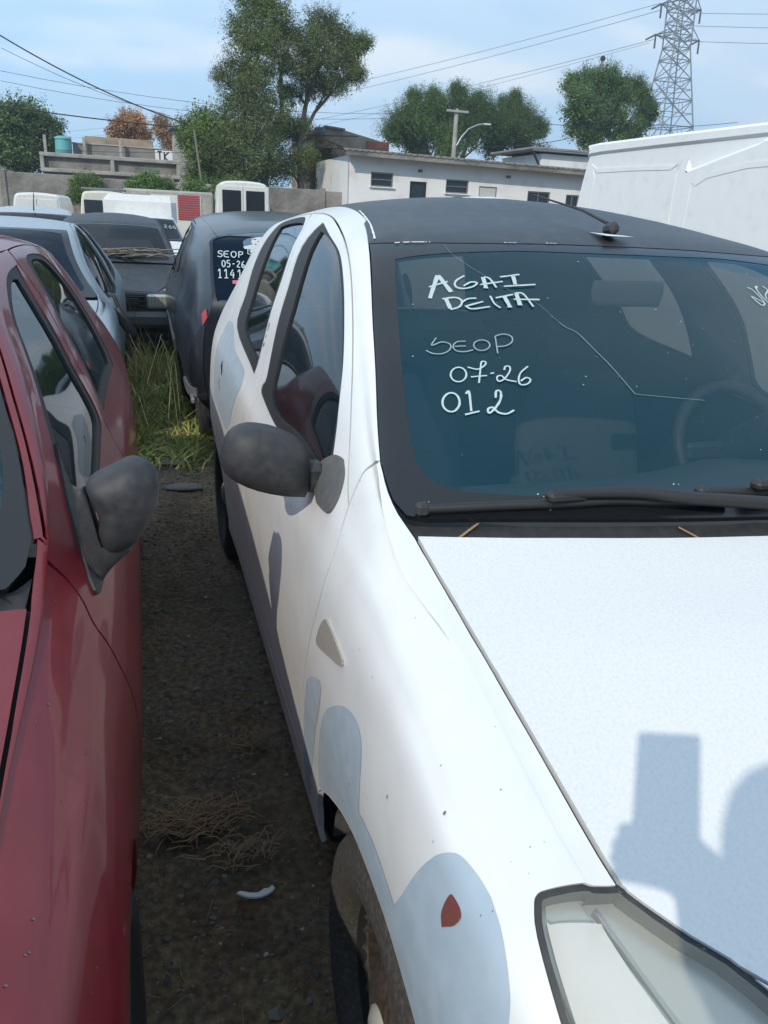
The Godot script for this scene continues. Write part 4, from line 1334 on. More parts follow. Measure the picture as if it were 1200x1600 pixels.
func row_cars() -> void:
	var nose := [-3.0, -2.85, -2.45, -2.0, -1.6, -1.25, -0.98, -0.70, -0.45, -0.20, 0.0, 0.13, 0.25, 0.33, 0.37]
	# pale blue saloon behind the red car
	var X := {"paint": M.pale, "ws": M.glass_navy, "side": M.glass_dark, "cell": 0.5, "lining": M.inner, "cabin": true}
	var pale := scaled(0.95, 0.885, nose, [0.94, 0.87, 0.83], 0.915)
	for row in pale:
		for q in row[1]:
			if q[1] > 1.31:
				q[1] = 1.31 + (q[1] - 1.31) * 0.55
	var o := plain_car("parked_car", "pale blue grey car with a hanging black mirror behind the red hatchback", Vector3(-2.09, 0, -4.43), 0.0, pale, X)
	var S: Surf = X.S
	var st := new_st()
	var put := func(x: float, y: float) -> Array: return S.at(6.75 - y * 0.25 + x * 0.25, 9.55 - x * 0.35 - y * 0.18)
	scrawl(st, "AI", put, 0.7, 0.9, 0.3, 0.012)
	part(o, "handwriting", ms(st), M.chalk)
	st = new_st()
	var tf := Transform3D(Basis(Vector3.FORWARD, 0.0), Vector3(0, 0, -0.42))
	pillow(st, sm(V([0.80, 0.86, 0.83, 0.87, 0.92, 0.72, 0.935, 0.67, 0.92, 0.65, 0.89, 0.655, 0.83, 0.73, 0.80, 0.80]), 2), 0.045, 0.03, 2.4, tf)
	var mir := part(o, "door_mirror", ms(st), M.trim)
	part(mir, "mirror_cable", tubemesh([Vector3(0.76, 0.95, -0.44), Vector3(0.80, 0.93, -0.42), Vector3(0.82, 0.86, -0.42)], [0.014], 6), M.trim)

	# old black car with a square nose
	var box_nose := scaled(0.84, 0.89)
	for i in [11, 12, 13, 14]:
		var q := []
		for k in 12:
			var r: Array = box_nose[10][1][k]
			q.append([r[0] * [0.99, 0.97, 0.94, 0.93][i - 11], r[1] - (0.0 if k < 5 else [0.05, 0.09, 0.13, 0.15][i - 11]), 0.0])
		box_nose[i] = [[0.30, 0.58, 0.84, 0.88][i - 11], q]
	X = {"paint": M.dusty_black, "ws": M.glass_dark, "side": M.glass_dark, "cell": 0.5, "lining": M.inner}
	o = plain_car("parked_car", "old black car with a square headlight, dry branches lying below its windscreen", Vector3(-1.38, 0, -7.93), 0.0, box_nose, X)
	S = X.S
	for sg in [-1.0, 1.0]:
		st = new_st()
		bx(st, Vector3(sg * 0.45, 0.665, 0.895), Vector3(0.28, 0.135, 0.05), 0.02)
		var hl := part(o, "square_headlight", ms(st), M.reflector)
		st = new_st()
		for k in 9:
			bx(st, Vector3(sg * 0.45 - 0.128 + k * 0.032, 0.665, 0.922), Vector3(0.012, 0.12, 0.012), 0.004)
		part(hl, "lens", ms(st), M.lamp_yellow)
	st = new_st()
	bx(st, Vector3(0, 0.665, 0.89), Vector3(0.60, 0.14, 0.03), 0.01)
	var gr := part(o, "grille", ms(st), M.rubber)
	st = new_st()
	for k in 3:
		bx(st, Vector3(0, 0.62 + 0.045 * k, 0.915), Vector3(0.58, 0.012, 0.02), 0.004)
	bx(st, Vector3(0.12, 0.665, 0.92), Vector3(0.26, 0.07, 0.02), 0.02)
	part(gr, "grille_bar", ms(st), M.trim)
	st = new_st()
	bx(st, Vector3(0, 0.50, 0.93), Vector3(1.44, 0.15, 0.16), 0.04)
	part(o, "bumper_bar", ms(st), M.trim_grey)
	st = new_st()
	bx(st, Vector3(0, 0.36, 0.90), Vector3(1.36, 0.13, 0.10), 0.04)
	part(o, "bumper_apron", ms(st), M.dusty_black)
	part(o, "number_plate", boxmesh(Vector3(-0.12, 0.45, 1.02), Vector3(0.38, 0.13, 0.012), 0.004), M.plate)
	st = new_st()
	for k in 26:
		var x0 := rng.randf_range(-0.55, 0.5)
		var l := rng.randf_range(0.15, 0.6)
		var z0 := rng.randf_range(-0.30, -0.16)
		var y0 := 1.0 + (0.0 if z0 > -0.2 else 0.03) + rng.randf_range(-0.01, 0.04)
		tube(st, [Vector3(x0, y0, z0), Vector3(x0 + l * 0.5, y0 + rng.randf_range(0.0, 0.05), z0 + rng.randf_range(-0.05, 0.05)), Vector3(x0 + l, y0 + rng.randf_range(-0.02, 0.04), z0 + rng.randf_range(-0.06, 0.06))], [0.004, 0.008, 0.003], 5)
	var br := part(self, "dry_branches", ms(st), M.wood, Transform3D(Basis(), o.position))
	tag(br, "dry branches and twigs lying below the black car's windscreen", "branches")

	# dark blue hatchback seen from behind, its rear corner torn off
	X = {"paint": M.navy, "ws": M.glass_dark, "side": M.glass_dark, "rearglass": M.glass_navy, "cell": 0.5, "lining": M.inner, "tail": M.navy, "bumper": M.dark, "torn": true, "inset": 0.2}
	var torn := white_outlines()
	torn.arch_r = sm(V([0.0, 0.6, 0.0, 2.7, 0.6, 2.75, 1.0, 2.6, 1.28, 2.7, 1.44, 3.18, 1.6, 3.6, 1.8, 3.78, 2.04, 3.78, 2.26, 3.59, 2.44, 3.22, 2.56, 2.62, 2.6, 1.78, 2.59, 0.6]), 2)
	torn.tail_glass = sm(V([-0.95, 6.3, -0.95, 8.8, -0.9, 9.3, 0.9, 9.3, 0.95, 8.8, 0.95, 6.3, 0.9, 6.15, -0.9, 6.15]), 2)
	X.O = torn
	var hatch := scaled(0.90, 0.955)
	for k in [7, 8, 9, 10]:
		hatch[0][1][k][0] = [0.60, 0.59, 0.56, 0.32][k - 7]
		hatch[1][1][k][0] = [0.665, 0.63, 0.575, 0.33][k - 7]
		hatch[2][1][k][0] = [0.705, 0.65, 0.585, 0.33][k - 7]
		hatch[3][1][k][0] = [0.71, 0.655, 0.59, 0.33][k - 7]
	o = plain_car("parked_car", "dark blue hatchback seen from behind with a torn rear corner and a portrait sticker", Vector3(-0.11, 0, -7.17), PI, hatch, X)
	S = X.S
	var C: Surf = X.cap_r
	part(o, "torn_corner_shade", pmesh(S, sm(V([0.05, 5.1, 0.25, 5.15, 0.45, 4.9, 0.8, 4.3, 0.95, 3.8, 0.85, 3.2, 0.7, 2.7, 0.3, 2.6, 0.05, 2.7]), 3), [], 0.004, 1, 0.0, 0.25), M.frit)  # black sheet over the skin, painted in place of the shaded open cavity
	part(o, "lamp_shard", pmesh(S, sm(V([0.06, 5.4, 0.3, 5.75, 0.42, 5.5, 0.2, 5.1]), 2), [], 0.008, 1, 0.01, 0.2), M.redpanel)
	part(o, "bumper_remnant", pmesh(S, sm(V([0.6, 2.72, 1.0, 2.62, 1.28, 2.72, 1.40, 3.1, 1.3, 3.3, 1.0, 3.1, 0.6, 3.1]), 2), [], 0.012, 1, 0.01, 0.25), M.trim_grey)
	part(o, "door_moulding", pmesh(S, pv(V([2.7, 3.9, 8.0, 3.9, 8.0, 3.55, 2.7, 3.55])), [], 0.012, 1, 0.012, 0.5), M.trim)
	st = new_st()
	for q in V([0.55, 4.2, 0.62, 4.1, 0.5, 3.9, 0.58, 3.6, 0.5, 3.3, 0.7, 2.8]):
		bumpy(st, S, q.x, q.y, 0.022, true)
	bx(st, Vector3.ZERO, Vector3(0.02, 0.03, 0.14), 0.004, Transform3D(Basis(), S.at(0.7, 2.62, 0.03, true)[0]))
	part(o, "bent_bracket", ms(st), M.silver)
	var wr := func(x: float, y: float) -> Array: return C.at(x, y, 0.003)
	var texts := [["SEOP", 0.30, 7.75, 0.14, 0.27, 0.04], ["05-26", 0.42, 7.38, 0.09, 0.24, 0.035], ["1141", 0.28, 6.98, 0.12, 0.32, 0.05]]
	for t in texts:
		st = new_st()
		scrawl(st, t[0], func(x: float, y: float) -> Array: return wr.call(t[1] + x, t[2] + y), t[3], t[4], t[5], 0.0065)
		part(o, "handwriting", ms(st), M.chalk)
	part(o, "pink_label", pmesh(C, pv([Vector2(0.66, 6.76), Vector2(0.92, 6.80), Vector2(0.92, 6.94), Vector2(0.66, 6.90)]), [], 0.004, 0, 0.0, 0.3), mat(L(.55, .12, .16), 0.6))
	# the round portrait sticker
	var disc := []
	var face := V([2.3, 7.75, 2.27, 8.0, 2.38, 8.2, 2.66, 8.3, 2.95, 8.22, 3.07, 8.0, 3.05, 7.7, 2.9, 7.45, 2.85, 7.3, 3.15, 7.15, 3.25, 7.02, 1.9, 7.02, 1.85, 7.2, 2.2, 7.32, 2.4, 7.42, 2.3, 7.6])
	var put2 := func(p: Vector2) -> Vector2: return Vector2(1.42 + (p.x - 2.6) * 0.56, 8.62 + (p.y - 7.55) * 0.82)
	for k in 28:
		disc.append(put2.call(Vector2(2.6 + 0.75 * cos(TAU * k / 28), 7.55 + 0.85 * sin(TAU * k / 28))))
	for k in face.size():
		face[k] = put2.call(face[k])
	part(o, "portrait_sticker", pmesh(C, pv(disc), [], 0.003, 0, 0.0, 0.3), mat(L(.09, .16, .22), 0.6))
	part(o, "portrait_print", pmesh(C, sm(face, 3), [], 0.0045, 0, 0.0, 0.3), mat(L(.52, .55, .56), 0.6))
	st = new_st()
	for q in [[2.35, 7.92, 2.5, 7.95], [2.73, 7.95, 2.9, 7.9], [2.65, 7.75, 2.7, 7.65], [2.5, 7.45, 2.8, 7.12]]:
		ribbon(st, C, pv([put2.call(Vector2(q[0], q[1])), put2.call(Vector2(q[2], q[3]))]), 0.008, 0.006)
	part(o, "portrait_features", ms(st), M.glass_navy).set_meta("kind", "stuff")
	for t in [["SOU", 8.16], ["PA", 7.98]]:
		st = new_st()
		scrawl(st, t[0], func(x: float, y: float) -> Array: return C.at(1.2 + x, t[1] + y, 0.004), 0.13, 0.12, 0.04, 0.010)
		part(o, "sticker_lettering", ms(st), M.chalk)
	st = new_st()
	ribbon(st, C, sm(V([1.3, 8.33, 1.13, 8.3, 1.12, 7.95, 1.2, 7.92, 1.7, 7.9]), 3, false), 0.006, 0.004)
	part(o, "sticker_border", ms(st), M.chalk)

	# cars farther back
	X = {"paint": M.silverpaint, "ws": M.glass_dark, "side": M.glass_dark, "cell": 0.5, "fine": false}
	o = plain_car("parked_car", "silver grey car with a thin aerial behind the pale blue car", Vector3(-2.75, 0, -12.5), 0.0, scaled(0.95, 0.895), X)
	part(o, "aerial_rod", tubemesh([Vector3(0.05, 1.36, -1.1), Vector3(0.07, 1.62, -1.15)], [0.012, 0.007], 5), M.trim)
	X = {"paint": M.dusty_black, "ws": M.glass_dark, "side": M.glass_dark, "cell": 0.5, "fine": false}
	plain_car("parked_car", "black car mostly hidden between the white pickup and the dark blue hatchback", Vector3(0.45, 0, -11.3), PI, scaled(0.95, 0.895), X)
	X = {"paint": M.offwhite, "ws": M.glass_dark, "side": M.glass_dark, "cell": 0.5, "fine": false}
	o = plain_car("delivery_van", "white delivery van with numbers on its sloping windscreen behind the black car", Vector3(-0.98, 0, -14.5), 0.0, scaled(0.88, 0.88), X.merged({"category": "van"}))
	st = new_st()
	bx(st, Vector3(-0.05, 1.13, -2.9), Vector3(1.4, 1.16, 2.4), 0.12)
	part(o, "cargo_box", ms(st), M.offwhite)
	st = new_st()
	bx(st, Vector3(-0.05, 1.2, -1.695), Vector3(1.2, 0.8, 0.03), 0.01)
	part(o, "box_panel", ms(st), M.white)
	st = new_st()
	var S2 := Surf.new(net_of(scaled(0.88, 0.88), -1.0, 0.0), 0.0, 8)
	scrawl(st, "260", func(x: float, y: float) -> Array: return S2.at(7.2 - y, 9.75 - x * 0.9, 0.004, true), 0.2, 0.4, 0.1, 0.02)
	part(o, "handwriting", ms(st), M.chalk_faint)
	X = {"paint": M.white, "ws": M.glass_dark, "side": M.glass_dark, "cell": 0.5, "fine": false}
	o = plain_car("parked_car", "tall white car seen over the black roof of the white hatchback", Vector3(3.62, 0, -8.2), 0.0, scaled(0.98, 1.165), X)
	S = X.S
	for k in 2:
		part(o, "roof_rail", pmesh(S, pv(V([1.0, 9.35, 5.6, 9.35, 5.6, 9.25, 1.0, 9.25])), [], 0.02, k, 0.02, 0.5), M.trim)

	# vans, end on
	end_van("cargo_van", "small white windowless van parked at the left by the ivy wall", Vector3(-3.3, 0, -20), 0.0, 1.15, 1.66, M.offwhite, "plain")
	end_van("cargo_van", "cream van with a dark windscreen and a roof rack", Vector3(-1.85, 0, -20.5), 0.0, 1.15, 1.78, M.cream, "front")
	end_van("cargo_van", "white van with blacked out rear windows standing by the wall", Vector3(1.72, 0, -22.0), -0.06, 1.48, 2.24, M.offwhite, "rear")
	var t := thing("box_truck", "grey white box truck with a red ribbed door panel", "truck", Vector3(-0.2, 0, -23.6), "impounded vans")
	st = new_st()
	bx(st, Vector3(0, 1.15, -0.9), Vector3(2.5, 1.6, 1.8), 0.05)
	part(t, "cargo_box", ms(st), M.concrete_light)
	st = new_st()
	bx(st, Vector3(0.2, 1.1, 0.02), Vector3(1.4, 1.44, 0.04), 0.01)
	part(t, "door_panel", ms(st), M.offwhite)
	for k in 11:
		part(t, "red_slat", boxmesh(Vector3(0.55, 1.2 + k * 0.062, 0.055), Vector3(0.62, 0.045, 0.03), 0.008), M.redpanel)
	st = new_st()
	for sg in [-1.0, 1.0]:
		tube(st, [Vector3(sg * 0.95 - 0.1, 0.4, -0.5), Vector3(sg * 0.95 + 0.1, 0.4, -0.5)], [0.4], 20)
	part(t, "wheels", ms(st), M.tyre)
	big_vans()


func end_van(called: String, label: String, at: Vector3, turn: float, w: float, h: float, m: Material, face: String) -> void:
	var o := thing(called, label, "van", at, "impounded vans")
	o.rotation.y = turn
	var st := new_st()
	var out := sm(V([-w * 0.5, 0.35, -w * 0.5, h * 0.55, -w * 0.47, h * 0.8, -w * 0.42, h - 0.06, -w * 0.3, h, 0.0, h + 0.02, w * 0.3, h, w * 0.42, h - 0.06, w * 0.47, h * 0.8, w * 0.5, h * 0.55, w * 0.5, 0.35]), 2)
	prism(st, out, -3.4, 0.0, 0.05, Transform3D())
	part(o, "body", ms(st), m)
	var st2 := new_st()
	if face == "plain":
		for s in [-1.0, 1.0]:
			bx(st2, Vector3(s * w * 0.2, h * 0.72, 0.01), Vector3(w * 0.36, h * 0.42, 0.02), 0.01)
		part(o, "rear_door", ms(st2), M.offwhite)
	elif face == "front":
		bx(st2, Vector3(0, h * 0.76, 0.012), Vector3(w * 0.8, h * 0.26, 0.03), 0.012)
		part(o, "windscreen", ms(st2), M.window_dark)
		st2 = new_st()
		for k in 4:
			bx(st2, Vector3(0, h + 0.07, -0.3 - k * 0.7), Vector3(w * 0.9, 0.03, 0.04), 0.008)
		for s in [-1.0, 1.0]:
			bx(st2, Vector3(s * w * 0.42, h + 0.06, -1.3), Vector3(0.03, 0.03, 2.3), 0.006)
		part(o, "roof_rack", ms(st2), M.galv)
		part(o, "bonnet", boxmesh(Vector3(0, 0.6, 0.35), Vector3(w * 0.95, 0.6, 0.8), 0.12), m)
	else:
		for s in [-1.0, 1.0]:
			var d := new_st()
			bx(d, Vector3(s * w * 0.235, h * 0.58, 0.01), Vector3(w * 0.455, h * 0.74, 0.03), 0.02)
			var door := part(o, "rear_door", ms(d), m)
			d = new_st()
			bx(d, Vector3(s * w * 0.215, h * 0.745, 0.03), Vector3(w * 0.34, h * 0.31, 0.03), 0.03)
			part(door, "taped_window", ms(d), M.glass_dark)
			d = new_st()
			bx(d, Vector3(s * w * 0.50, h * 0.60, 0.0), Vector3(0.06, 0.16, 0.06), 0.015)
			part(door, "hinge", ms(d), M.trim)
		part(o, "rear_bumper", boxmesh(Vector3(0, 0.42, 0.05), Vector3(w, 0.2, 0.12), 0.03), M.trim)
	st2 = new_st()
	for s in [-1.0, 1.0]:
		for z in [-0.6, -2.7]:
			tube(st2, [Vector3(s * w * 0.42 - 0.09, 0.3, z), Vector3(s * w * 0.42 + 0.09, 0.3, z)], [0.3], 18)
	part(o, "wheels", ms(st2), M.tyre)


func prism(st: SurfaceTool, poly: PackedVector2Array, z0: float, z1: float, bev: float, tf: Transform3D) -> void:
	# an outline in xy pushed along z, its two rims rounded off
	var inner: PackedVector2Array = Geometry2D.offset_polygon(poly, -bev)[0]
	for e in [z0, z1]:
		var sg := signf(e - (z0 + z1) * 0.5)
		var nrm := tf.basis * Vector3(0, 0, sg)
		var t := Geometry2D.triangulate_polygon(inner)
		for k in range(0, t.size(), 3):
			tri(st, tf * Vector3(inner[t[k]].x, inner[t[k]].y, e), tf * Vector3(inner[t[k + 1]].x, inner[t[k + 1]].y, e), tf * Vector3(inner[t[k + 2]].x, inner[t[k + 2]].y, e), nrm)
		# the rim: from the outline to the nearest point of the inner outline
		var n := poly.size()
		for i in n:
			var a := poly[i]
			var b := poly[(i + 1) % n]
			var ia := nearest(a, inner)
			var ib := nearest(b, inner)
			var ez: float = e - sg * bev
			quad(st, tf * Vector3(a.x, a.y, ez), tf * Vector3(b.x, b.y, ez), tf * Vector3(ib.x, ib.y, e), tf * Vector3(ia.x, ia.y, e), nrm)
	var n2 := poly.size()
	var mid := Vector2.ZERO
	for q in poly:
		mid += q / n2
	for i in n2:
		var a := poly[i]
		var b := poly[(i + 1) % n2]
		var d := (b - a).orthogonal()
		if d.dot((a + b) * 0.5 - mid) < 0.0:
			d = -d
		quad(st, tf * Vector3(a.x, a.y, z0 + bev), tf * Vector3(b.x, b.y, z0 + bev), tf * Vector3(b.x, b.y, z1 - bev), tf * Vector3(a.x, a.y, z1 - bev), tf.basis * Vector3(d.x, d.y, 0))


func nearest(p: Vector2, poly: PackedVector2Array) -> Vector2:
	var best := poly[0]
	var n := poly.size()
	for i in n:
		var q := Geometry2D.get_closest_point_to_segment(p, poly[i], poly[(i + 1) % n])
		if q.distance_squared_to(p) < best.distance_squared_to(p):
			best = q
	return best


func side_tf(x: float) -> Transform3D:
	# outline coordinates (z, y) on a wall that looks to -x
	return Transform3D(Basis(Vector3(0, 0, 1), Vector3(0, 1, 0), Vector3(-1, 0, 0)), Vector3(x, 0, 0))


func big_vans() -> void:
	var o := thing("panel_van", "tall white panel van with a recessed side panel right of the hatchback", "van", Vector3.ZERO, "impounded vans")
	var body := sm(V([-6.93, 0.4, -7.0, 1.2, -6.93, 1.7, -6.80, 2.16, -6.74, 2.25, -6.6, 2.28, -4.3, 2.27, -2.0, 2.28, -1.4, 2.2, -0.6, 1.3, 0.2, 1.1, 0.35, 0.8, 0.35, 0.4]), 2)
	var st := new_st()
	prism(st, body, -1.85, 0.0, 0.06, side_tf(3.3))
	part(o, "body", ms(st), M.van)
	st = new_st()
	prism(st, sm(V([-6.76, 2.175, -6.70, 2.265, -6.55, 2.30, -4.2, 2.29, -4.2, 2.20, -6.5, 2.20]), 2), -1.8, 0.025, 0.02, side_tf(3.3))
	part(o, "roof_gutter", ms(st), M.van)
	st = new_st()
	var rim := sm(V([-6.70, 0.9, -6.62, 2.02, -6.56, 2.07, -5.32, 2.05, -5.27, 2.0, -5.27, 0.9]), 2)
	var hole := sm(V([-6.66, 0.95, -6.585, 1.99, -6.54, 2.03, -5.36, 2.015, -5.31, 1.97, -5.31, 0.95]), 2)
	var fn := func(p: Vector2) -> Array: return [side_tf(3.3) * Vector3(p.x, p.y, 0.005), Vector3(-1, 0, 0)]
	sheet(st, rim, [hole], Vector2(0.2, 0.2), fn, 0.005)
	part(o, "panel_rib", ms(st), M.van)
	part(o, "door_gap", boxmesh(Vector3(3.297, 1.5, -5.12), Vector3(0.014, 1.2, 0.008)), M.offwhite)
	for z in [-6.2, -0.7]:
		wheel(o, Vector3(3.45, 0.33, z), -1.0, "steel", 0.33)
		wheel(o, Vector3(5.0, 0.33, z), 1.0, "steel", 0.33)
	o = thing("panel_van", "nearer white panel van, half out of view at the right edge", "van", Vector3.ZERO, "impounded vans")
	st = new_st()
	prism(st, sm(V([-5.10, 0.4, -5.06, 1.95, -5.0, 2.0, -4.9, 2.02, -4.26, 2.15, -3.9, 2.19, -1.6, 2.2, -1.5, 0.4]), 2), -0.06, 0.0, 0.025, side_tf(3.2))
	part(o, "sliding_door", ms(st), M.van)
	st = new_st()
	sheet(st, sm(V([-4.98, 0.9, -4.96, 1.86, -4.88, 1.91, -4.3, 2.02, -1.7, 2.06, -1.7, 0.9]), 2), [sm(V([-4.94, 0.95, -4.92, 1.83, -4.86, 1.87, -4.3, 1.98, -1.75, 2.02, -1.75, 0.95]), 2)], Vector2(0.2, 0.2), func(p: Vector2) -> Array: return [side_tf(3.2) * Vector3(p.x, p.y, 0.004), Vector3(-1, 0, 0)], 0.004)
	part(o, "panel_rib", ms(st), M.van)


# ---------------------------------------------------------------- ground
func height(x: float, z: float) -> float:
	return 0.012 * noise.get_noise_2d(x * 1.1, z * 1.1) + 0.006 * noise.get_noise_2d(x * 6.0, z * 6.0) + 0.003 * noise.get_noise_2d(x * 19.0, z * 19.0) - 0.004


func ground() -> void:
	var xs := []
	var zs := []
	var x := -1.9
	while x < 0.6:
		xs.append(x)
		x += 0.022
	for k in range(1, 40):
		xs.append(x + pow(k / 39.0, 3.0) * 420.0 + k * 0.2)
		xs.push_front(-1.9 - pow(k / 39.0, 3.0) * 420.0 - k * 0.2)
	var z := -9.0
	while z < 1.4:
		zs.append(z)
		z += 0.022 if z > -4.6 else 0.05
	for k in range(1, 40):
		zs.append(z + pow(k / 39.0, 3.0) * 300.0 + k * 0.15)
		zs.push_front(-9.0 - pow(k / 39.0, 3.0) * 430.0 - k * 0.3)
	var nx := xs.size()
	var nz := zs.size()
	var v := PackedVector3Array()
	var n := PackedVector3Array()
	var tone := PackedColorArray()
	for j in nz:
		for i in nx:
			var far := absf(xs[i]) > 12.0 or absf(zs[j]) > 20.0
			var h := 0.0 if far else height(xs[i], zs[j])
			v.append(Vector3(xs[i], h, zs[j]))
			var w := 0.95 + 0.55 * noise.get_noise_2d(xs[i] * 1.7, zs[j] * 1.3 + 30.0) + 0.4 * noise.get_noise_2d(xs[i] * 7.0 + 9.0, zs[j] * 7.0)
			var brown := clampf(0.5 + noise.get_noise_2d(xs[i] * 2.3 + 70.0, zs[j] * 2.3), 0.0, 1.0)
			w = clampf(w, 0.35, 1.5)
			tone.append(Color(w * lerpf(0.92, 1.15, brown), w * lerpf(0.94, 0.98, brown), w * lerpf(0.92, 0.78, brown)))
			if far:
				n.append(Vector3.UP)
			else:
				n.append(Vector3(-(height(xs[i] + 0.01, zs[j]) - h) / 0.01, 1, -(height(xs[i], zs[j] + 0.01) - h) / 0.01).normalized())
	var idx := PackedInt32Array()
	for j in nz - 1:
		for i in nx - 1:
			var a := j * nx + i
			idx.append_array(PackedInt32Array([a, a + 1, a + nx, a + 1, a + nx + 1, a + nx]))
	var arr := []
	arr.resize(Mesh.ARRAY_MAX)
	arr[Mesh.ARRAY_VERTEX] = v
	arr[Mesh.ARRAY_NORMAL] = n
	arr[Mesh.ARRAY_COLOR] = tone
	arr[Mesh.ARRAY_INDEX] = idx
	var m := ArrayMesh.new()
	m.add_surface_from_arrays(Mesh.PRIMITIVE_TRIANGLES, arr)
	structure("ground", m, M.soil)
	# pebbles and crumbs of soil
	var st := new_st()
	pebble(st, 3)
	var peb := ms(st)
	var tfs := []
	var cols := []
	for k in 9200:
		var p := Vector3(rng.randf_range(-1.35, -0.45), 0, rng.randf_range(-6.5, 1.0))
		if k > 7600:
			p = Vector3(rng.randf_range(-3.5, 3.5), 0, rng.randf_range(-12.0, 1.0))
		var s := rng.randf_range(0.002, 0.006) * (2.2 if rng.randf() < 0.03 else 1.0) * (1.0 if rng.randf() < 0.85 else 1.6)
		p.y = height(p.x, p.z) + s * 0.2
		tfs.append(Transform3D(Basis.from_euler(Vector3(rng.randf() * 6, rng.randf() * 6, rng.randf() * 6)).scaled(Vector3(s * 1.3, s * 0.8, s)), p))
		var t := rng.randf_range(0.07, 0.19) * (2.0 if rng.randf() < 0.06 else 1.0)
		cols.append(Color(t, t * 0.9, t * 0.78))
	var pm := StandardMaterial3D.new()
	pm.vertex_color_use_as_albedo = true
	pm.roughness = 0.95
	scatter("gravel", peb, pm, tfs, cols, "loose pebbles and crumbs of soil between the cars")


func pebble(st: SurfaceTool, sd: int) -> void:
	var r := RandomNumberGenerator.new()
	r.seed = sd
	var v := []
	for k in 9:
		var y := 1.0 - 2.0 * (k + 0.5) / 9.0
		var a := k * 2.4
		v.append(Vector3(sqrt(1 - y * y) * cos(a), y, sqrt(1 - y * y) * sin(a)) * r.randf_range(0.7, 1.2))
	for i in 9:
		for j in range(i + 1, 9):
			for k in range(j + 1, 9):
				var n: Vector3 = (v[j] - v[i]).cross(v[k] - v[i])
				var pos := false
				var neg := false
				for m in 9:
					if m in [i, j, k]:
						continue
					if n.dot(v[m] - v[i]) > 0.0:
						pos = true
					else:
						neg = true
				if pos != neg:
					tri(st, v[i], v[j], v[k], n if neg else -n)


func scatter(called: String, mesh: Mesh, m: Material, tfs: Array, cols: Array, label: String, parent: Node3D = self) -> MultiMeshInstance3D:
	var mm := MultiMesh.new()
	mm.transform_format = MultiMesh.TRANSFORM_3D
	mm.use_colors = cols.size() > 0
	mm.mesh = mesh
	mm.instance_count = tfs.size()
	for i in tfs.size():
		mm.set_instance_transform(i, tfs[i])
		if cols.size():
			mm.set_instance_color(i, cols[i])
	var o := MultiMeshInstance3D.new()
	o.name = called if parent != self else numbered(called)
	o.multimesh = mm
	o.material_override = m
	parent.add_child(o, true)
	if parent == self:
		tag(o, label, called, "", "stuff")
	else:
		o.set_meta("kind", "stuff")
	return o


func blade_mesh(curl: float, sd: int) -> ArrayMesh:
	# one grass blade, height 1, width from the base up
	var st := new_st()
	var n := 5
	var last := []
	for i in n + 1:
		var t := float(i) / n
		var w := 0.022 * (1.0 - t * 0.9)
		var c := Vector3(0, t * (1.0 - 0.35 * curl * t), curl * t * t * 0.6)
		var now := [c - Vector3(w, 0, 0), c + Vector3(w, 0, 0)]
		if i > 0:
			quad(st, last[0], last[1], now[1], now[0], Vector3(0, 0.5, -1))
		last = now
	return ms(st)


func grass() -> void:
	var tfs := [[], []]
	var cols := [[], []]
	for k in 15000:
		var p := Vector3(rng.randf_range(-1.32, -0.80), 0, -3.75 - pow(rng.randf(), 1.3) * 4.2)
		if k > 9000:
			p = Vector3(rng.randf_range(-6.0, 9.0), 0, rng.randf_range(-26.0, -7.0))
		elif k > 8300:
			p = Vector3(rng.randf_range(-1.0, -0.72), 0, rng.randf_range(-4.6, -3.3))
		var clump := noise.get_noise_2d(p.x * 2.2 + 40.0, p.z * 2.2)
		if clump < -0.12 and k < 9000:
			continue
		var s := rng.randf_range(0.12, 0.32) * (0.7 + 0.9 * maxf(clump, 0.0)) * (1.0 + 0.75 * smoothstep(-4.6, -6.0, p.z) * float(k < 9000)) * (1.9 if rng.randf() < 0.012 else 1.0)
		if p.z > -4.6:
			s *= 0.7
			if rng.randf() < smoothstep(-4.6, -3.7, p.z):
				continue
		p.y = height(p.x, p.z) if p.z > -20.0 else 0.0
		var kind := k % 2
		var b := Basis(Vector3.UP, rng.randf() * TAU) * Basis(Vector3.RIGHT, rng.randf_range(-0.1, 0.55))
		tfs[kind].append(Transform3D(b.scaled(Vector3(rng.randf_range(0.25, 0.5), s, s)), p))
		var dry := rng.randf() < 0.32 + 0.3 * smoothstep(-4.8, -6.5, p.z) + 0.25 * noise.get_noise_2d(p.x * 1.3, p.z * 1.3 + 90.0)  # dry blades; the share of yellow rises farther back to imitate sunlight there
		var t := rng.randf_range(0.7, 1.2)
		cols[kind].append(Color(0.60 * t, 0.50 * t, 0.20 * t) if dry else Color(0.26 * t, 0.32 * t, 0.065 * t))  # dry yellow brightened for a sunlit look
	for kind in 2:
		scatter("grass", blade_mesh(0.6 + 0.9 * kind, kind), M.leaf, tfs[kind], cols[kind], ["green and yellow grass growing in the gap behind the red car", "longer drooping grass in the gap and along the yard"][kind])


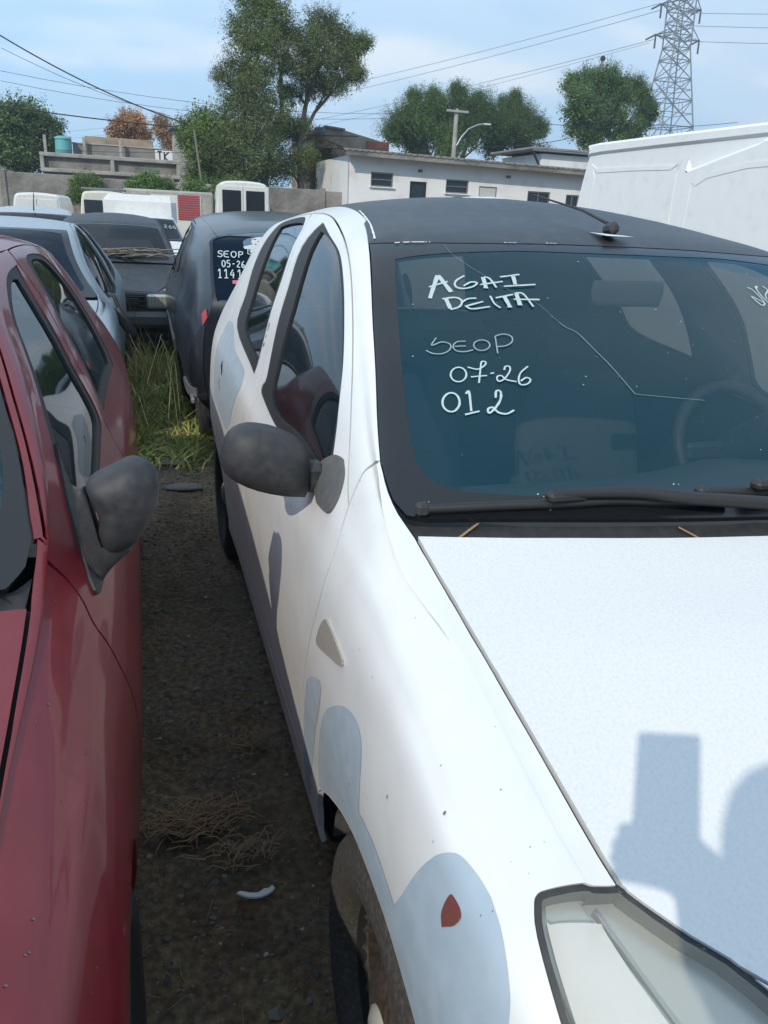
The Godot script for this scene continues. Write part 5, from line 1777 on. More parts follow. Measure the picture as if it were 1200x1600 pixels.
func near_details() -> void:
	grass()
	# flattened clumps of dry grass
	var clumps := [[Vector3(-1.07, 0, -0.80), 0.13, 230, "large clump of dry brown grass lying beside the red car", 0.25], [Vector3(-0.95, 0, -0.66), 0.085, 80, "smaller dry grass clump below the large one, towards the white car's wheel", 0.6], [Vector3(-0.87, 0, -1.08), 0.075, 45, "thin dry grass clump beside the white car's door", 0.4]]
	for c in clumps:
		var st := new_st()
		for k in c[2]:
			var a: float = c[4] + rng.randfn(0.0, 0.75) + (PI if rng.randf() < 0.4 else 0.0)
			var l: float = c[1] * rng.randf_range(0.3, 0.75)
			var p := Vector3(rng.randfn(0.0, c[1] * 0.42), 0.006 + rng.randf() * 0.045, rng.randfn(0.0, c[1] * 0.22))
			var d := Vector3(cos(a), 0, -sin(a) * 0.7)
			tube(st, [p, p + d * l * 0.5 + Vector3(0, rng.randf_range(0.003, 0.025), 0), p + d * l + Vector3(0, rng.randf_range(-0.004, 0.02), 0)], [0.0021, 0.0018, 0.0008], 4, false)
		tag(part(self, numbered("dry_grass_clump"), ms(st), M.straw, Transform3D(Basis(), c[0])), c[3], "grass clump", "dry grass clumps between the cars")
	# flat stones
	for s in [[Vector3(-0.94, 0.012, -3.48), 0.11, "flat grey stone at the edge of the grass"], [Vector3(-0.97, 0.012, -3.97), 0.10, "flat pale stone in the grass, behind the grey one"]]:
		var st := new_st()
		var out := []
		for k in 11:
			var a := TAU * k / 11
			out.append(Vector2(cos(a), sin(a) * 0.55) * s[1] * rng.randf_range(0.75, 1.1))
		pillow(st, sm(out, 2), 0.018, 0.01, 2.4, Transform3D(Basis(Vector3.RIGHT, Vector3.FORWARD, Vector3.UP), s[0]))
		tag(part(self, numbered("flat_stone"), ms(st), M.stone), s[2], "stone")
	var st := new_st()
	prism(st, sm(V([-0.045, -0.012, -0.02, 0.006, 0.01, 0.012, 0.035, 0.004, 0.045, -0.006, 0.04, -0.016, 0.03, -0.008, 0.02, -0.010, 0.005, -0.002, -0.015, -0.006, -0.035, -0.016]), 2), -0.003, 0.004, 0.0012, Transform3D(Basis(Vector3.RIGHT, Vector3.BACK, Vector3.UP), Vector3(-0.94, 0.012, -0.54)))
	tag(part(self, "plastic_scrap", ms(st), M.offwhite), "small curled pale scrap lying on the dark soil near the white car's front wheel", "scrap")
	# dry stems and twigs on the soil
	st = new_st()
	for k in 240:
		var p := Vector3(rng.randf_range(-1.2, -0.6), 0, rng.randf_range(-3.6, 0.3))
		p.y = height(p.x, p.z) + 0.003
		var a := rng.randf() * TAU
		var l := rng.randf_range(0.015, 0.07)
		tube(st, [p, p + Vector3(cos(a) * l, rng.randf_range(0, 0.008), sin(a) * l)], [0.0009, 0.0006], 4, false)
	var o := part(self, "twig_litter", ms(st), M.straw)
	tag(o, "fine dry stems and twigs strewn over the soil", "litter", "", "stuff")
	# tall dry stalks standing in the grass
	st = new_st()
	for k in 26:
		var p := Vector3(rng.randf_range(-1.25, -0.9), 0, rng.randf_range(-6.5, -4.0))
		var h := rng.randf_range(0.35, 0.75)
		var b := Vector3(rng.randf_range(-0.2, 0.2), 0, rng.randf_range(-0.15, 0.15))
		tube(st, [p, p + b * 0.4 + Vector3(0, h * 0.6, 0), p + b + Vector3(0, h, 0)], [0.0025, 0.002, 0.0012], 4, false)
	tag(part(self, "dry_stalks", ms(st), mat(L(.30, .27, .17), 0.9)), "tall thin dry stalks standing up from the grass", "grass", "", "stuff")


# ---------------------------------------------------------------- the yard and what stands beyond it
func leaf_spray(long: float, sd: int, count := 12, upward := 0.3) -> ArrayMesh:
	var r := RandomNumberGenerator.new()
	r.seed = sd
	var st := new_st()
	for k in count:
		var p := Vector3(r.randfn(0, 0.45), r.randfn(0, 0.38), r.randfn(0, 0.45))
		var d := Vector3(r.randfn(0, 1), r.randfn(upward, 0.6), r.randfn(0, 1)).normalized()
		var s := d.cross(Vector3(r.randfn(0, 1), r.randfn(0, 1), r.randfn(0, 1))).normalized()
		var l := 0.42 * r.randf_range(0.7, 1.3)
		var w := l / long * 0.5
		var droop := Vector3(0, -0.12 * l, 0)
		var n := s.cross(d)
		quad(st, p, p + d * l * 0.5 + s * w, p + d * l + droop, p + d * l * 0.5 - s * w, n)
	return ms(st)


func tree(called: String, label: String, limbs: Array, blobs: Array, leaf: Color, per: int, size: float, long := 2.2, group := "trees beyond the wall", upward := 0.3, category := "tree", shoots := 14.0, spiky := 1.0) -> Node3D:
	# limbs: lists of [x, y, z, radius]; blobs: [x, y, z, radius] of leafy clumps
	var base := Vector3(limbs[0][0][0], 0, limbs[0][0][2]) if limbs.size() else Vector3(blobs[0][0], 0, blobs[0][2])
	var o := thing(called, label, category, base, group)
	var st := new_st()
	for l in limbs:
		var pts := []
		var rad := []
		for q in l:
			pts.append(Vector3(q[0], q[1], q[2]) - base)
			rad.append(q[3])
		tube(st, pts, rad, 7)
	# boughs from the limbs into the clumps
	var ends := []
	for l in limbs:
		for q in l:
			ends.append(Vector3(q[0], q[1], q[2]))
	for b in blobs:
		var c := Vector3(b[0], b[1], b[2])
		var best := c
		var most := 1e9
		for e in ends:
			var cost: float = e.distance_to(c) + (2.0 if e.y > c.y else 0.0)
			if cost < most:
				most = cost
				best = e
		if most < 6.0 and most > 0.05:
			var mid := best.lerp(c, 0.5) + Vector3(rng.randf_range(-0.15, 0.15), 0.1, rng.randf_range(-0.15, 0.15))
			tube(st, [best - base, mid - base, c - base], [0.05, 0.035, 0.018], 5, false)
			for k in 3:
				var t: Vector3 = c + Vector3(rng.randfn(0, 1), rng.randfn(0.3, 1), rng.randfn(0, 1)).normalized() * float(b[3]) * 0.9
				tube(st, [mid - base, (mid.lerp(t, 0.5) + Vector3(0, 0.05, 0)) - base, t - base], [0.022, 0.015, 0.008], 4, false)
	if limbs.size() or blobs.size():
		part(o, "trunk", ms(st), M.bark)
	for kind in 2:
		var tfs := []
		var cols := []
		for b in blobs:
			var c := Vector3(b[0], b[1], b[2]) - base
			var tone := rng.randf_range(0.62, 1.4)
			var n := int(per * b[3] * b[3])
			for k in n:
				var d := Vector3(rng.randfn(0, 1), rng.randfn(0, 1), rng.randfn(0, 1)).normalized()
				var rr: float = b[3] * pow(rng.randf(), 0.45) * rng.randf_range(0.75, 1.18)
				var p := c + d * Vector3(1, 0.9, 1) * rr
				if noise.get_noise_3d(p.x * 1.5, p.y * 1.5 + base.x, p.z * 1.5) < -0.04:
					continue
				var s := size * rng.randf_range(0.7, 1.3)
				tfs.append(Transform3D(Basis.from_euler(Vector3(rng.randf_range(-0.5, 0.5), rng.randf() * TAU, rng.randf_range(-0.5, 0.5))).scaled(Vector3.ONE * s), p))
				var t := tone * rng.randf_range(0.75, 1.25)
				var warm := rng.randf_range(0.9, 1.2)
				cols.append(Color(leaf.r * t * warm, leaf.g * t, leaf.b * t))
			for k in int(shoots * (0.5 + b[3])):
				# shoots that break the outline
				var d := Vector3(rng.randfn(0, 1), rng.randfn(upward, 0.7), rng.randfn(0, 1)).normalized()
				var t := tone * rng.randf_range(0.8, 1.2)
				var reach: float = b[3] * rng.randf_range(1.1, 1.1 + 0.4 * spiky) + 0.1
				var steps := 5
				for i in steps:
					var p := c + d * lerpf(b[3] * 0.7, reach, float(i) / steps) + Vector3(0, 0.06 * i * upward, 0)
					var s := size * lerpf(0.8, 0.3, float(i) / steps)
					tfs.append(Transform3D(Basis.from_euler(Vector3(rng.randf() * 3, rng.randf() * TAU, rng.randf() * 3)).scaled(Vector3.ONE * s), p))
					cols.append(Color(leaf.r * t, leaf.g * t, leaf.b * t))
		if tfs.size():
			scatter("crown", leaf_spray(long, 3 + kind, 12, upward), M.leaf, tfs, cols, "", o)
	return o


func far_things() -> void:
	trees()
	yard_wall()
	office()
	concrete_house()
	far_houses()
	poles_and_wires()
	pylon()


func trees() -> void:
	tree("tall_tree", "tall grey green tree with two airy crowns rising above everything", [
		[[2.6, 0, -29, 0.20], [2.45, 1.6, -29, 0.16], [2.4, 3.3, -28.8, 0.13], [2.65, 4.8, -28.7, 0.09], [3.1, 6.4, -28.5, 0.05], [3.3, 7.8, -28.6, 0.02]],
		[[3.1, 0, -29, 0.18], [3.2, 2.0, -29, 0.14], [3.6, 3.6, -29, 0.11], [4.0, 4.8, -29.2, 0.08], [3.9, 6.2, -28.8, 0.05], [4.3, 7.0, -28.7, 0.02]],
		[[4.7, 0, -29, 0.17], [4.65, 2.4, -29, 0.13], [4.6, 3.9, -29, 0.10], [4.85, 5.1, -29.2, 0.08], [5.3, 6.4, -28.9, 0.05], [5.6, 7.3, -29.2, 0.02]],
		[[4.6, 3.9, -29, 0.08], [5.2, 4.9, -29.3, 0.06], [5.9, 5.7, -29.1, 0.04], [6.6, 6.4, -29.0, 0.02]]],
		[[3.08, 7.84, -28.82, 0.66], [3.57, 7.49, -28.59, 0.69], [2.72, 6.96, -28.56, 0.65], [3.18, 6.43, -28.16, 0.81], [2.57, 5.98, -28.66, 0.60], [2.97, 5.39, -28.2, 0.81], [3.75, 7.1, -29.71, 0.60], [2.64, 4.88, -29.06, 0.70], [3.27, 4.45, -28.11, 0.84], [2.41, 3.85, -28.75, 0.73], [2.94, 3.45, -28.16, 0.89], [4.07, 4.03, -29.66, 0.69], [2.27, 2.84, -29.06, 0.77], [3.24, 2.7, -29.56, 0.95], [4.06, 3.0, -28.93, 0.60], [1.82, 3.31, -28.9, 0.56],
		[5.42, 7.64, -29.63, 0.52], [5.95, 7.28, -29.42, 0.60], [6.49, 6.95, -29.24, 0.45], [4.72, 6.79, -28.38, 0.52], [5.31, 6.4, -28.52, 0.69], [6.22, 6.43, -29.51, 0.57], [4.55, 6.06, -28.61, 0.47], [5.2, 5.75, -29.58, 0.57], [5.74, 5.6, -28.85, 0.43], [4.38, 5.36, -29.45, 0.43], [6.49, 6.04, -28.67, 0.34], [6.92, 7.13, -29.15, 0.22], [2.02, 5.62, -29.2, 0.31], [3.88, 6.17, -28.52, 0.36], [4.34, 7.0, -28.7, 0.30], [4.57, 4.34, -29.23, 0.34], [4.79, 3.28, -28.54, 0.34]],
		Color(0.111, 0.151, 0.045), 360, 0.24, 3.4, "trees beyond the wall", 0.3, "tree", 30.0, 1.7)
	tree("bushy_tree", "dense round green tree left of the tall tree, behind the wall", [[[1.48, 0, -30, 0.14], [1.48, 1.6, -30, 0.11], [1.38, 3.0, -30, 0.07], [1.28, 4.0, -30, 0.03]]],
		[[1.24, 4.34, -29.96, 0.48], [0.78, 3.99, -29.82, 0.43], [1.82, 4.52, -30.32, 0.49], [1.39, 3.79, -29.29, 0.69], [2.08, 3.87, -29.71, 0.65], [1.23, 3.26, -29.25, 0.59], [1.81, 3.22, -29.33, 0.73], [1.23, 2.78, -30.26, 0.51], [1.64, 2.61, -30.24, 0.75], [2.23, 2.55, -30.43, 0.58], [1.19, 2.38, -30.43, 0.53], [0.73, 3.6, -30.3, 0.29]], Color(0.110, 0.168, 0.036), 330, 0.24, 2.4)
	tree("broad_tree", "dark broad green tree at the left edge behind the concrete house", [[[-6.0, 0, -40, 0.25], [-6.0, 2.0, -40, 0.2], [-5.8, 3.6, -40, 0.1]]],
		[[-6.37, 4.55, -40.26, 0.9], [-5.64, 4.83, -39.88, 0.82], [-5.22, 4.67, -40.65, 0.91], [-4.72, 4.38, -39.82, 0.68], [-6.2, 3.8, -40.28, 1.18], [-5.27, 3.86, -40.27, 0.97], [-6.57, 2.95, -39.46, 1.15], [-4.63, 3.89, -40.01, 0.48], [-5.87, 3.16, -40.24, 0.9], [-7.04, 3.98, -40.03, 1.17], [-6.73, 2.04, -39.77, 0.75], [-6.52, 1.58, -40.4, 0.62], [-7.13, 1.49, -39.38, 0.88], [-7.9, 2.8, -40, 1.2], [-8.2, 4.0, -40.4, 1.2]], Color(0.081, 0.134, 0.039), 220, 0.34, 2.0)
	tree("brown_tree", "brownish half dry tree standing behind the concrete house", [[[-1.2, 0, -50, 0.2], [-1.2, 4.5, -50, 0.12], [-0.9, 6.2, -50, 0.04]]],
		[[-1.24, 5.93, -50.33, 0.6], [-1.78, 5.53, -49.84, 0.55], [-0.83, 5.75, -49.74, 0.63], [-1.11, 5.36, -50.43, 0.77], [-1.81, 5.13, -49.83, 0.51], [-0.52, 5.14, -50.08, 0.51]], Color(0.371, 0.197, 0.076), 260, 0.32, 2.2)
	tree("brown_tree", "small brown dry tree between the brown tree and the bushy tree", [[[0.7, 0, -48, 0.15], [0.7, 4.2, -48, 0.1], [0.6, 5.6, -48, 0.04]]],
		[[0.61, 5.42, -48.29, 0.49], [0.83, 5.11, -48.27, 0.49], [0.52, 5.81, -48.11, 0.29], [0.9, 4.6, -48.2, 0.4]], Color(0.338, 0.189, 0.087), 230, 0.30, 2.2)
	tree("mango_tree", "broad bright green tree behind the lamp post with upright shoots", [[[15.2, 0, -42, 0.3], [15.2, 2.6, -42, 0.25], [14.2, 4.6, -42, 0.15], [13.2, 6.2, -42, 0.06]], [[15.2, 2.6, -42, 0.2], [16.0, 4.6, -42, 0.14], [16.6, 6.4, -42, 0.05]]],
		[[12.43, 6.04, -41.5, 0.53], [12.18, 5.48, -42.27, 0.52], [13.17, 6.72, -41.72, 0.50], [13.46, 5.96, -41.4, 0.72], [14.16, 6.93, -41.56, 0.46], [15.18, 6.46, -42.23, 0.76], [13.05, 5.53, -42.19, 0.75], [14.77, 5.64, -41.96, 0.84], [15.66, 7.21, -41.75, 0.42], [16.55, 6.74, -42.47, 0.61], [16.11, 5.71, -41.63, 0.84], [17.13, 6.87, -41.67, 0.53], [17.51, 6.11, -41.5, 0.72], [13.56, 4.97, -42.51, 0.64], [15.01, 4.85, -41.47, 0.69], [14.0, 7.3, -41.6, 0.23], [15.4, 7.7, -41.8, 0.23], [13.0, 7.2, -41.7, 0.21], [16.7, 7.4, -42, 0.23]], Color(0.085, 0.153, 0.031), 300, 0.34, 3.0, "trees beyond the wall", 0.9, "tree", 40.0, 4.2)
	tree("mango_tree", "darker green tree with spiky shoots right of the lamp post", [[[19.6, 0, -43, 0.25], [19.6, 3.0, -43, 0.2], [19.6, 5.2, -43, 0.1], [19.6, 6.8, -43, 0.04]]],
		[[19.57, 7.37, -43.33, 0.38], [18.95, 6.82, -43.14, 0.46], [20.01, 6.88, -42.9, 0.46], [19.12, 6.14, -42.5, 0.65], [20.75, 6.63, -43.11, 0.38], [19.95, 5.88, -42.53, 0.61], [18.6, 5.65, -42.95, 0.61], [20.15, 5.28, -43.19, 0.57], [21.18, 6.33, -43.09, 0.29], [18.4, 5.33, -43.29, 0.55], [19.4, 7.9, -43.2, 0.19], [18.7, 7.5, -43.1, 0.19]], Color(0.076, 0.128, 0.035), 300, 0.33, 3.0, "trees beyond the wall", 0.9, "tree", 40.0, 4.2)
	tree("dry_bush", "sparse dry brown bush beside the darker spiky tree", [[[21.3, 0, -43.3, 0.06], [21.3, 3.0, -43.3, 0.05], [21.4, 5.0, -43.3, 0.02]]],
		[[21.46, 5.2, -43.34, 0.6], [21.0, 4.6, -43.2, 0.5], [20.4, 4.5, -42.9, 0.5]], Color(0.236, 0.175, 0.076), 60, 0.34, 3.0)
	tree("leafy_tree", "rounded leafy tree standing left of the pylon", [[[22.2, 0, -38, 0.2], [22.2, 3.5, -38, 0.16], [22.1, 5.2, -38, 0.12], [21.8, 6.4, -38, 0.08], [21.6, 7.6, -38, 0.03]], [[22.2, 4.6, -38, 0.1], [23.3, 6.2, -38, 0.07], [24.0, 7.6, -38, 0.03]]],
		[[20.22, 8.08, -38.28, 0.39], [20.83, 8.36, -37.85, 0.39], [21.55, 8.39, -37.55, 0.47], [22.78, 8.3, -38.3, 0.47], [23.77, 8.25, -38.36, 0.39], [20.22, 7.42, -37.46, 0.55], [21.73, 7.74, -37.96, 0.70], [23.15, 7.64, -38.1, 0.58], [24.08, 7.96, -38.16, 0.31], [20.22, 6.75, -37.92, 0.47], [21.11, 6.79, -37.58, 0.70], [22.7, 6.81, -38.05, 0.66], [20.78, 6.08, -38.08, 0.55], [22.33, 6.13, -38.49, 0.58], [24.52, 7.58, -38.42, 0.39], [24.55, 6.95, -38.01, 0.43], [23.92, 6.28, -37.73, 0.39], [23.56, 6.09, -38.3, 0.39], [24.53, 7.22, -37.78, 0.27], [23.2, 5.7, -38, 0.47], [21.4, 5.6, -38, 0.47]], Color(0.098, 0.168, 0.051), 240, 0.30, 2.2, "trees beyond the wall", 0.5, "tree", 30.0, 2.6)
	tree("dry_bush", "bare brownish bush and creepers right of the tall tree's trunks", [[[5.6, 0, -30.4, 0.05], [5.5, 2.4, -30.4, 0.04], [5.5, 4.2, -30.4, 0.015]], [[5.8, 0, -30.4, 0.05], [6.1, 2.2, -30.4, 0.04], [6.6, 3.9, -30.4, 0.012]]],
		[[5.4, 4.17, -30.42, 0.32], [5.75, 3.64, -30.27, 0.43], [5.38, 3.09, -30.85, 0.49], [6.07, 3.12, -30.55, 0.38], [6.5, 2.7, -30.71, 0.32], [5.51, 2.63, -30.22, 0.42]], Color(0.220, 0.139, 0.056), 160, 0.24, 3.0)
	tree("wall_creeper", "green creeper hanging over the yard wall at the left", [], [[-2.66, 1.95, -25.74, 0.26], [-2.42, 2.00, -25.63, 0.23], [-2.75, 1.66, -25.3, 0.22], [-2.59, 1.54, -25.42, 0.19], [-2.27, 2.08, -25.36, 0.19]], Color(0.092, 0.168, 0.036), 900, 0.16, 1.8, "creepers on the yard wall", 0.3, "creeper")
	tree("wall_creeper", "thick green creeper on the yard wall below the concrete house", [], [[-1.01, 2.04, -25.63, 0.26], [-0.63, 2.17, -25.61, 0.30], [-0.32, 2.08, -25.44, 0.26], [-0.55, 1.89, -25.62, 0.30], [-1.12, 1.86, -25.73, 0.23], [-0.14, 1.95, -25.64, 0.17], [-0.84, 1.73, -25.78, 0.19]], Color(0.101, 0.189, 0.043), 900, 0.17, 1.8, "creepers on the yard wall", 0.3, "creeper")
	tree("wall_creeper", "green growth over the yard wall under the bushy tree", [], [[0.57, 2.01, -25.26, 0.26], [0.94, 1.94, -25.19, 0.33], [1.46, 2.03, -25.5, 0.30], [1.9, 2.13, -25.5, 0.26]], Color(0.085, 0.160, 0.036), 800, 0.17, 1.8, "creepers on the yard wall", 0.3, "creeper")


func yard_wall() -> void:
	var o := thing("yard_wall", "stained grey concrete wall round the back of the car yard", "wall", Vector3(-6, 0, -26))
	for k in 9:
		var st := new_st()
		var x := -6.0 + k * 2.4
		bx(st, Vector3(x + 6.0, 1.12 + 0.02 * sin(k * 2.0), 0), Vector3(2.37, 2.24, 0.14), 0.015)
		part(o, "wall_panel", ms(st), M.concrete if k % 3 else M.concrete_light)
		part(o, "wall_post", boxmesh(Vector3(x + 6.0 - 1.2, 1.16, 0.02), Vector3(0.16, 2.32, 0.2), 0.015), M.concrete)
	for k in 26:
		var x := -66.0 + k * 2.4 - 2.4
		part(o, "wall_panel", boxmesh(Vector3(x + 6.0, 1.12, 0), Vector3(2.37, 2.24, 0.14), 0.015), M.concrete)


func office() -> void:
	# the low white building: x 5.5 to 16, front at z -25
	var o := thing("office_building", "long low white building with a grey corrugated roof", "building", Vector3(5.45, 0, -25))
	var openings := [[0.71, 2.43, 1.46, 2.86], [2.04, 0.9, 2.62, 2.66], [3.29, 2.37, 4.10, 2.79], [4.49, 2.30, 5.15, 2.64], [6.30, 1.75, 7.16, 2.59], [7.78, 1.8, 8.3, 2.55]]
	var st := new_st()
	var holes := []
	for w in openings:
		holes.append(rect(w[0], w[1], w[2], w[3]))
	sheet(st, rect(0, 0, 11.0, 3.32), holes, Vector2(0.5, 0.5), func(p: Vector2) -> Array: return [Vector3(p.x, p.y, 0), Vector3(0, 0, 1)], 0.16)
	bx(st, Vector3(0.06, 1.66, -2.6), Vector3(0.12, 3.32, 5.0))
	bx(st, Vector3(10.94, 1.66, -2.6), Vector3(0.12, 3.32, 5.0))
	bx(st, Vector3(5.5, 1.66, -5.1), Vector3(11.0, 3.32, 0.12))
	part(o, "wall", ms(st), M.whitewash)
	var names := ["window", "door", "window", "louvre", "window", "window"]
	for k in openings.size():
		var w: Array = openings[k]
		var cx: float = (w[0] + w[2]) / 2
		var cy: float = (w[1] + w[3]) / 2
		var ww: float = w[2] - w[0]
		var hh: float = w[3] - w[1]
		st = new_st()
		for s in [-1.0, 1.0]:
			bx(st, Vector3(cx + s * (ww / 2 - 0.02), cy, -0.06), Vector3(0.04, hh, 0.06), 0.004)
			bx(st, Vector3(cx, cy + s * (hh / 2 - 0.02), -0.058), Vector3(ww - 0.08, 0.04, 0.06), 0.004)
		if k == 0 or k == 2:
			bx(st, Vector3(cx, cy, -0.062), Vector3(ww - 0.08, 0.025, 0.04), 0.004)
		elif k >= 4:
			bx(st, Vector3(cx, cy, -0.062), Vector3(0.03, hh - 0.08, 0.04), 0.004)
		var f := part(o, names[k], ms(st), M.galv if k != 1 else M.trim)
		if k == 3:
			for j in 8:
				part(f, "slat", boxmesh(Vector3(cx, w[1] + 0.05 + j * 0.035, -0.06), Vector3(ww - 0.08, 0.028, 0.05), 0.004, Transform3D()), M.offwhite)
		else:
			part(f, "pane" if k != 1 else "door_leaf", boxmesh(Vector3(cx, cy, -0.10), Vector3(ww - 0.04, hh - 0.04, 0.02)), M.window_dark)
		if k != 1:
			part(o, "window_sill", boxmesh(Vector3(cx, w[1] - 0.02, 0.03), Vector3(ww + 0.1, 0.035, 0.1), 0.006), M.whitewash)
	# corrugated roof with a deep front edge
	st = new_st()
	var n := 230
	for i in n:
		var x0 := -0.35 + i * 0.05
		var x1 := x0 + 0.05
		var y0 := 0.018 * sin(x0 * TAU / 0.2)
		var y1 := 0.018 * sin(x1 * TAU / 0.2)
		var sl := -0.012
		quad(st, Vector3(x0, 3.44 + y0 + sl * x0, 0.55), Vector3(x1, 3.44 + y1 + sl * x1, 0.55), Vector3(x1, 3.85 + y1 + sl * x1, -5.2), Vector3(x0, 3.85 + y0 + sl * x0, -5.2), Vector3.UP)
		quad(st, Vector3(x0, 3.44 + y0 + sl * x0, 0.55), Vector3(x1, 3.44 + y1 + sl * x1, 0.55), Vector3(x1, 3.40 + y1 + sl * x1, 0.55), Vector3(x0, 3.40 + y0 + sl * x0, 0.55), Vector3.BACK)
	var roof := part(o, "roof", ms(st), M.roof_sheet)
	st = new_st()
	bx(st, Vector3(5.4, 3.29, 0.50), Vector3(11.4, 0.19, 0.04), 0.006, Transform3D(Basis(Vector3.BACK, -0.012), Vector3(0, 0.065, 0)))
	bx(st, Vector3(5.4, 3.33, 0.2), Vector3(11.4, 0.04, 0.56), 0.0, Transform3D(Basis(Vector3.BACK, -0.012), Vector3(0, 0.06, 0)))
	part(roof, "fascia", ms(st), M.concrete)
	for x in [2.35, 5.5]:
		part(o, "wall_lamp", boxmesh(Vector3(x, 2.98, 0.06), Vector3(0.14, 0.08, 0.1), 0.02), M.trim_grey)
	# the small white building farther right
	var s := thing("small_building", "small white building with a grey roof edge behind the panel vans", "building", Vector3(15.7, 0, -32))
	part(s, "wall", boxmesh(Vector3(2.5, 2.2, -2.0), Vector3(5.0, 4.4, 4.0), 0.02), M.whitewash)
	part(s, "roof", boxmesh(Vector3(2.3, 4.56, -1.9), Vector3(5.8, 0.10, 4.4), 0.02), M.roof_sheet)
	part(s, "gutter", boxmesh(Vector3(2.3, 4.47, 0.28), Vector3(5.8, 0.07, 0.08), 0.03), M.galv)
	part(s, "roof_brace", tubemesh([Vector3(-0.6, 4.5, 0.25), Vector3(-0.05, 3.8, 0.1)], [0.05], 6), M.cable)


func concrete_house() -> void:
	# unfinished concrete storey with framed parapets, x -4.9 to 0.9, front at z -38
	var o := thing("concrete_house", "unfinished grey concrete house with framed parapet and brick screen", "building", Vector3(-4.85, 0, -38))
	var st := new_st()
	bx(st, Vector3(2.85, 1.36, -2.05), Vector3(5.7, 2.72, 4.0), 0.0)
	part(o, "lower_wall", ms(st), M.plaster_brown)
	st = new_st()
	bx(st, Vector3(2.85, 2.75, 0.06), Vector3(5.8, 0.16, 0.3), 0.02)
	bx(st, Vector3(2.85, 3.36, 0.06), Vector3(5.8, 0.16, 0.3), 0.02)
	for x in [0.03, 2.88, 5.67]:
		bx(st, Vector3(x, 3.05, 0.063), Vector3(0.16, 0.46, 0.28), 0.02)
	part(o, "parapet_frame", ms(st), M.concrete_light)
	for k in 2:
		part(o, "parapet_panel", boxmesh(Vector3(1.45 + 2.82 * k, 3.055, -0.05), Vector3(2.68, 0.455, 0.1)), M.concrete)
	for k in 2:
		part(o, "upper_wall", boxmesh(Vector3(2.2 + 2.1 * k, 3.68, -1.2 - 0.1 * k), Vector3(1.95, 0.5, 0.14), 0.01), M.concrete)
		part(o, "wall_cap", boxmesh(Vector3(2.2 + 2.1 * k, 3.95, -1.19 - 0.1 * k), Vector3(2.0, 0.05, 0.2), 0.01), M.concrete_light)
	part(o, "upper_wall", boxmesh(Vector3(3.2, 3.95, -2.4), Vector3(3.0, 0.8, 0.14), 0.01), M.plaster_brown)
	for x in [1.15, 3.24, 0.12, 1.72]:
		part(o, "column", boxmesh(Vector3(x, 3.78, -0.9), Vector3(0.12, 0.8, 0.12), 0.01), M.concrete_light)
	# graffiti letters on the pale end wall
	part(o, "end_wall", boxmesh(Vector3(5.1, 3.62, -0.9), Vector3(0.75, 0.5, 0.1), 0.01), M.whitewash)
	for k in 2:
		st = new_st()
		scrawl(st, "IK"[k], func(x: float, y: float) -> Array: return [Vector3(4.8 + k * 0.3 + x, 3.42 + y, -0.845), Vector3(0, 0, 1)], 0.24, 0.4, 0.06, 0.06)
		part(o, "graffiti", ms(st), M.cable)
	# perforated brick screen
	for i in 9:
		for j in 3:
			st = new_st()
			sheet(st, rect(0, 0, 0.118, 0.118), [rect(0.035, 0.035, 0.083, 0.083)], Vector2(0.04, 0.04), func(p: Vector2) -> Array: return [Vector3(0.22 + i * 0.125 + p.x, 2.18 + j * 0.125 + p.y, 0.06), Vector3(0, 0, 1)], 0.06)
			part(o, "brick", ms(st), M.brick)
	st = new_st()
	bx(st, Vector3(0.78, 2.36, 0.0), Vector3(1.3, 0.44, 0.02))
	part(o, "screen_backing", ms(st), M.dark)
	var t := thing("water_tank", "turquoise plastic water tank on the concrete house", "water tank", Vector3(-4.0, 3.44, -38.8))
	st = new_st()
	lathe(st, [Vector2(0.0, 0.0), Vector2(0.36, 0.0), Vector2(0.33, 0.2), Vector2(0.31, 0.6)], 24, Transform3D(Basis(Vector3.UP, Vector3.RIGHT, Vector3.FORWARD).orthonormalized(), Vector3.ZERO))
	st.generate_normals()
	part(t, "tank_body", ms(st), M.teal)
	st = new_st()
	lathe(st, [Vector2(0.34, 0.6), Vector2(0.34, 0.66), Vector2(0.2, 0.72), Vector2(0.0, 0.74)], 24, Transform3D(Basis(Vector3.UP, Vector3.RIGHT, Vector3.FORWARD).orthonormalized(), Vector3.ZERO))
	st.generate_normals()
	part(t, "tank_lid", ms(st), M.teal)


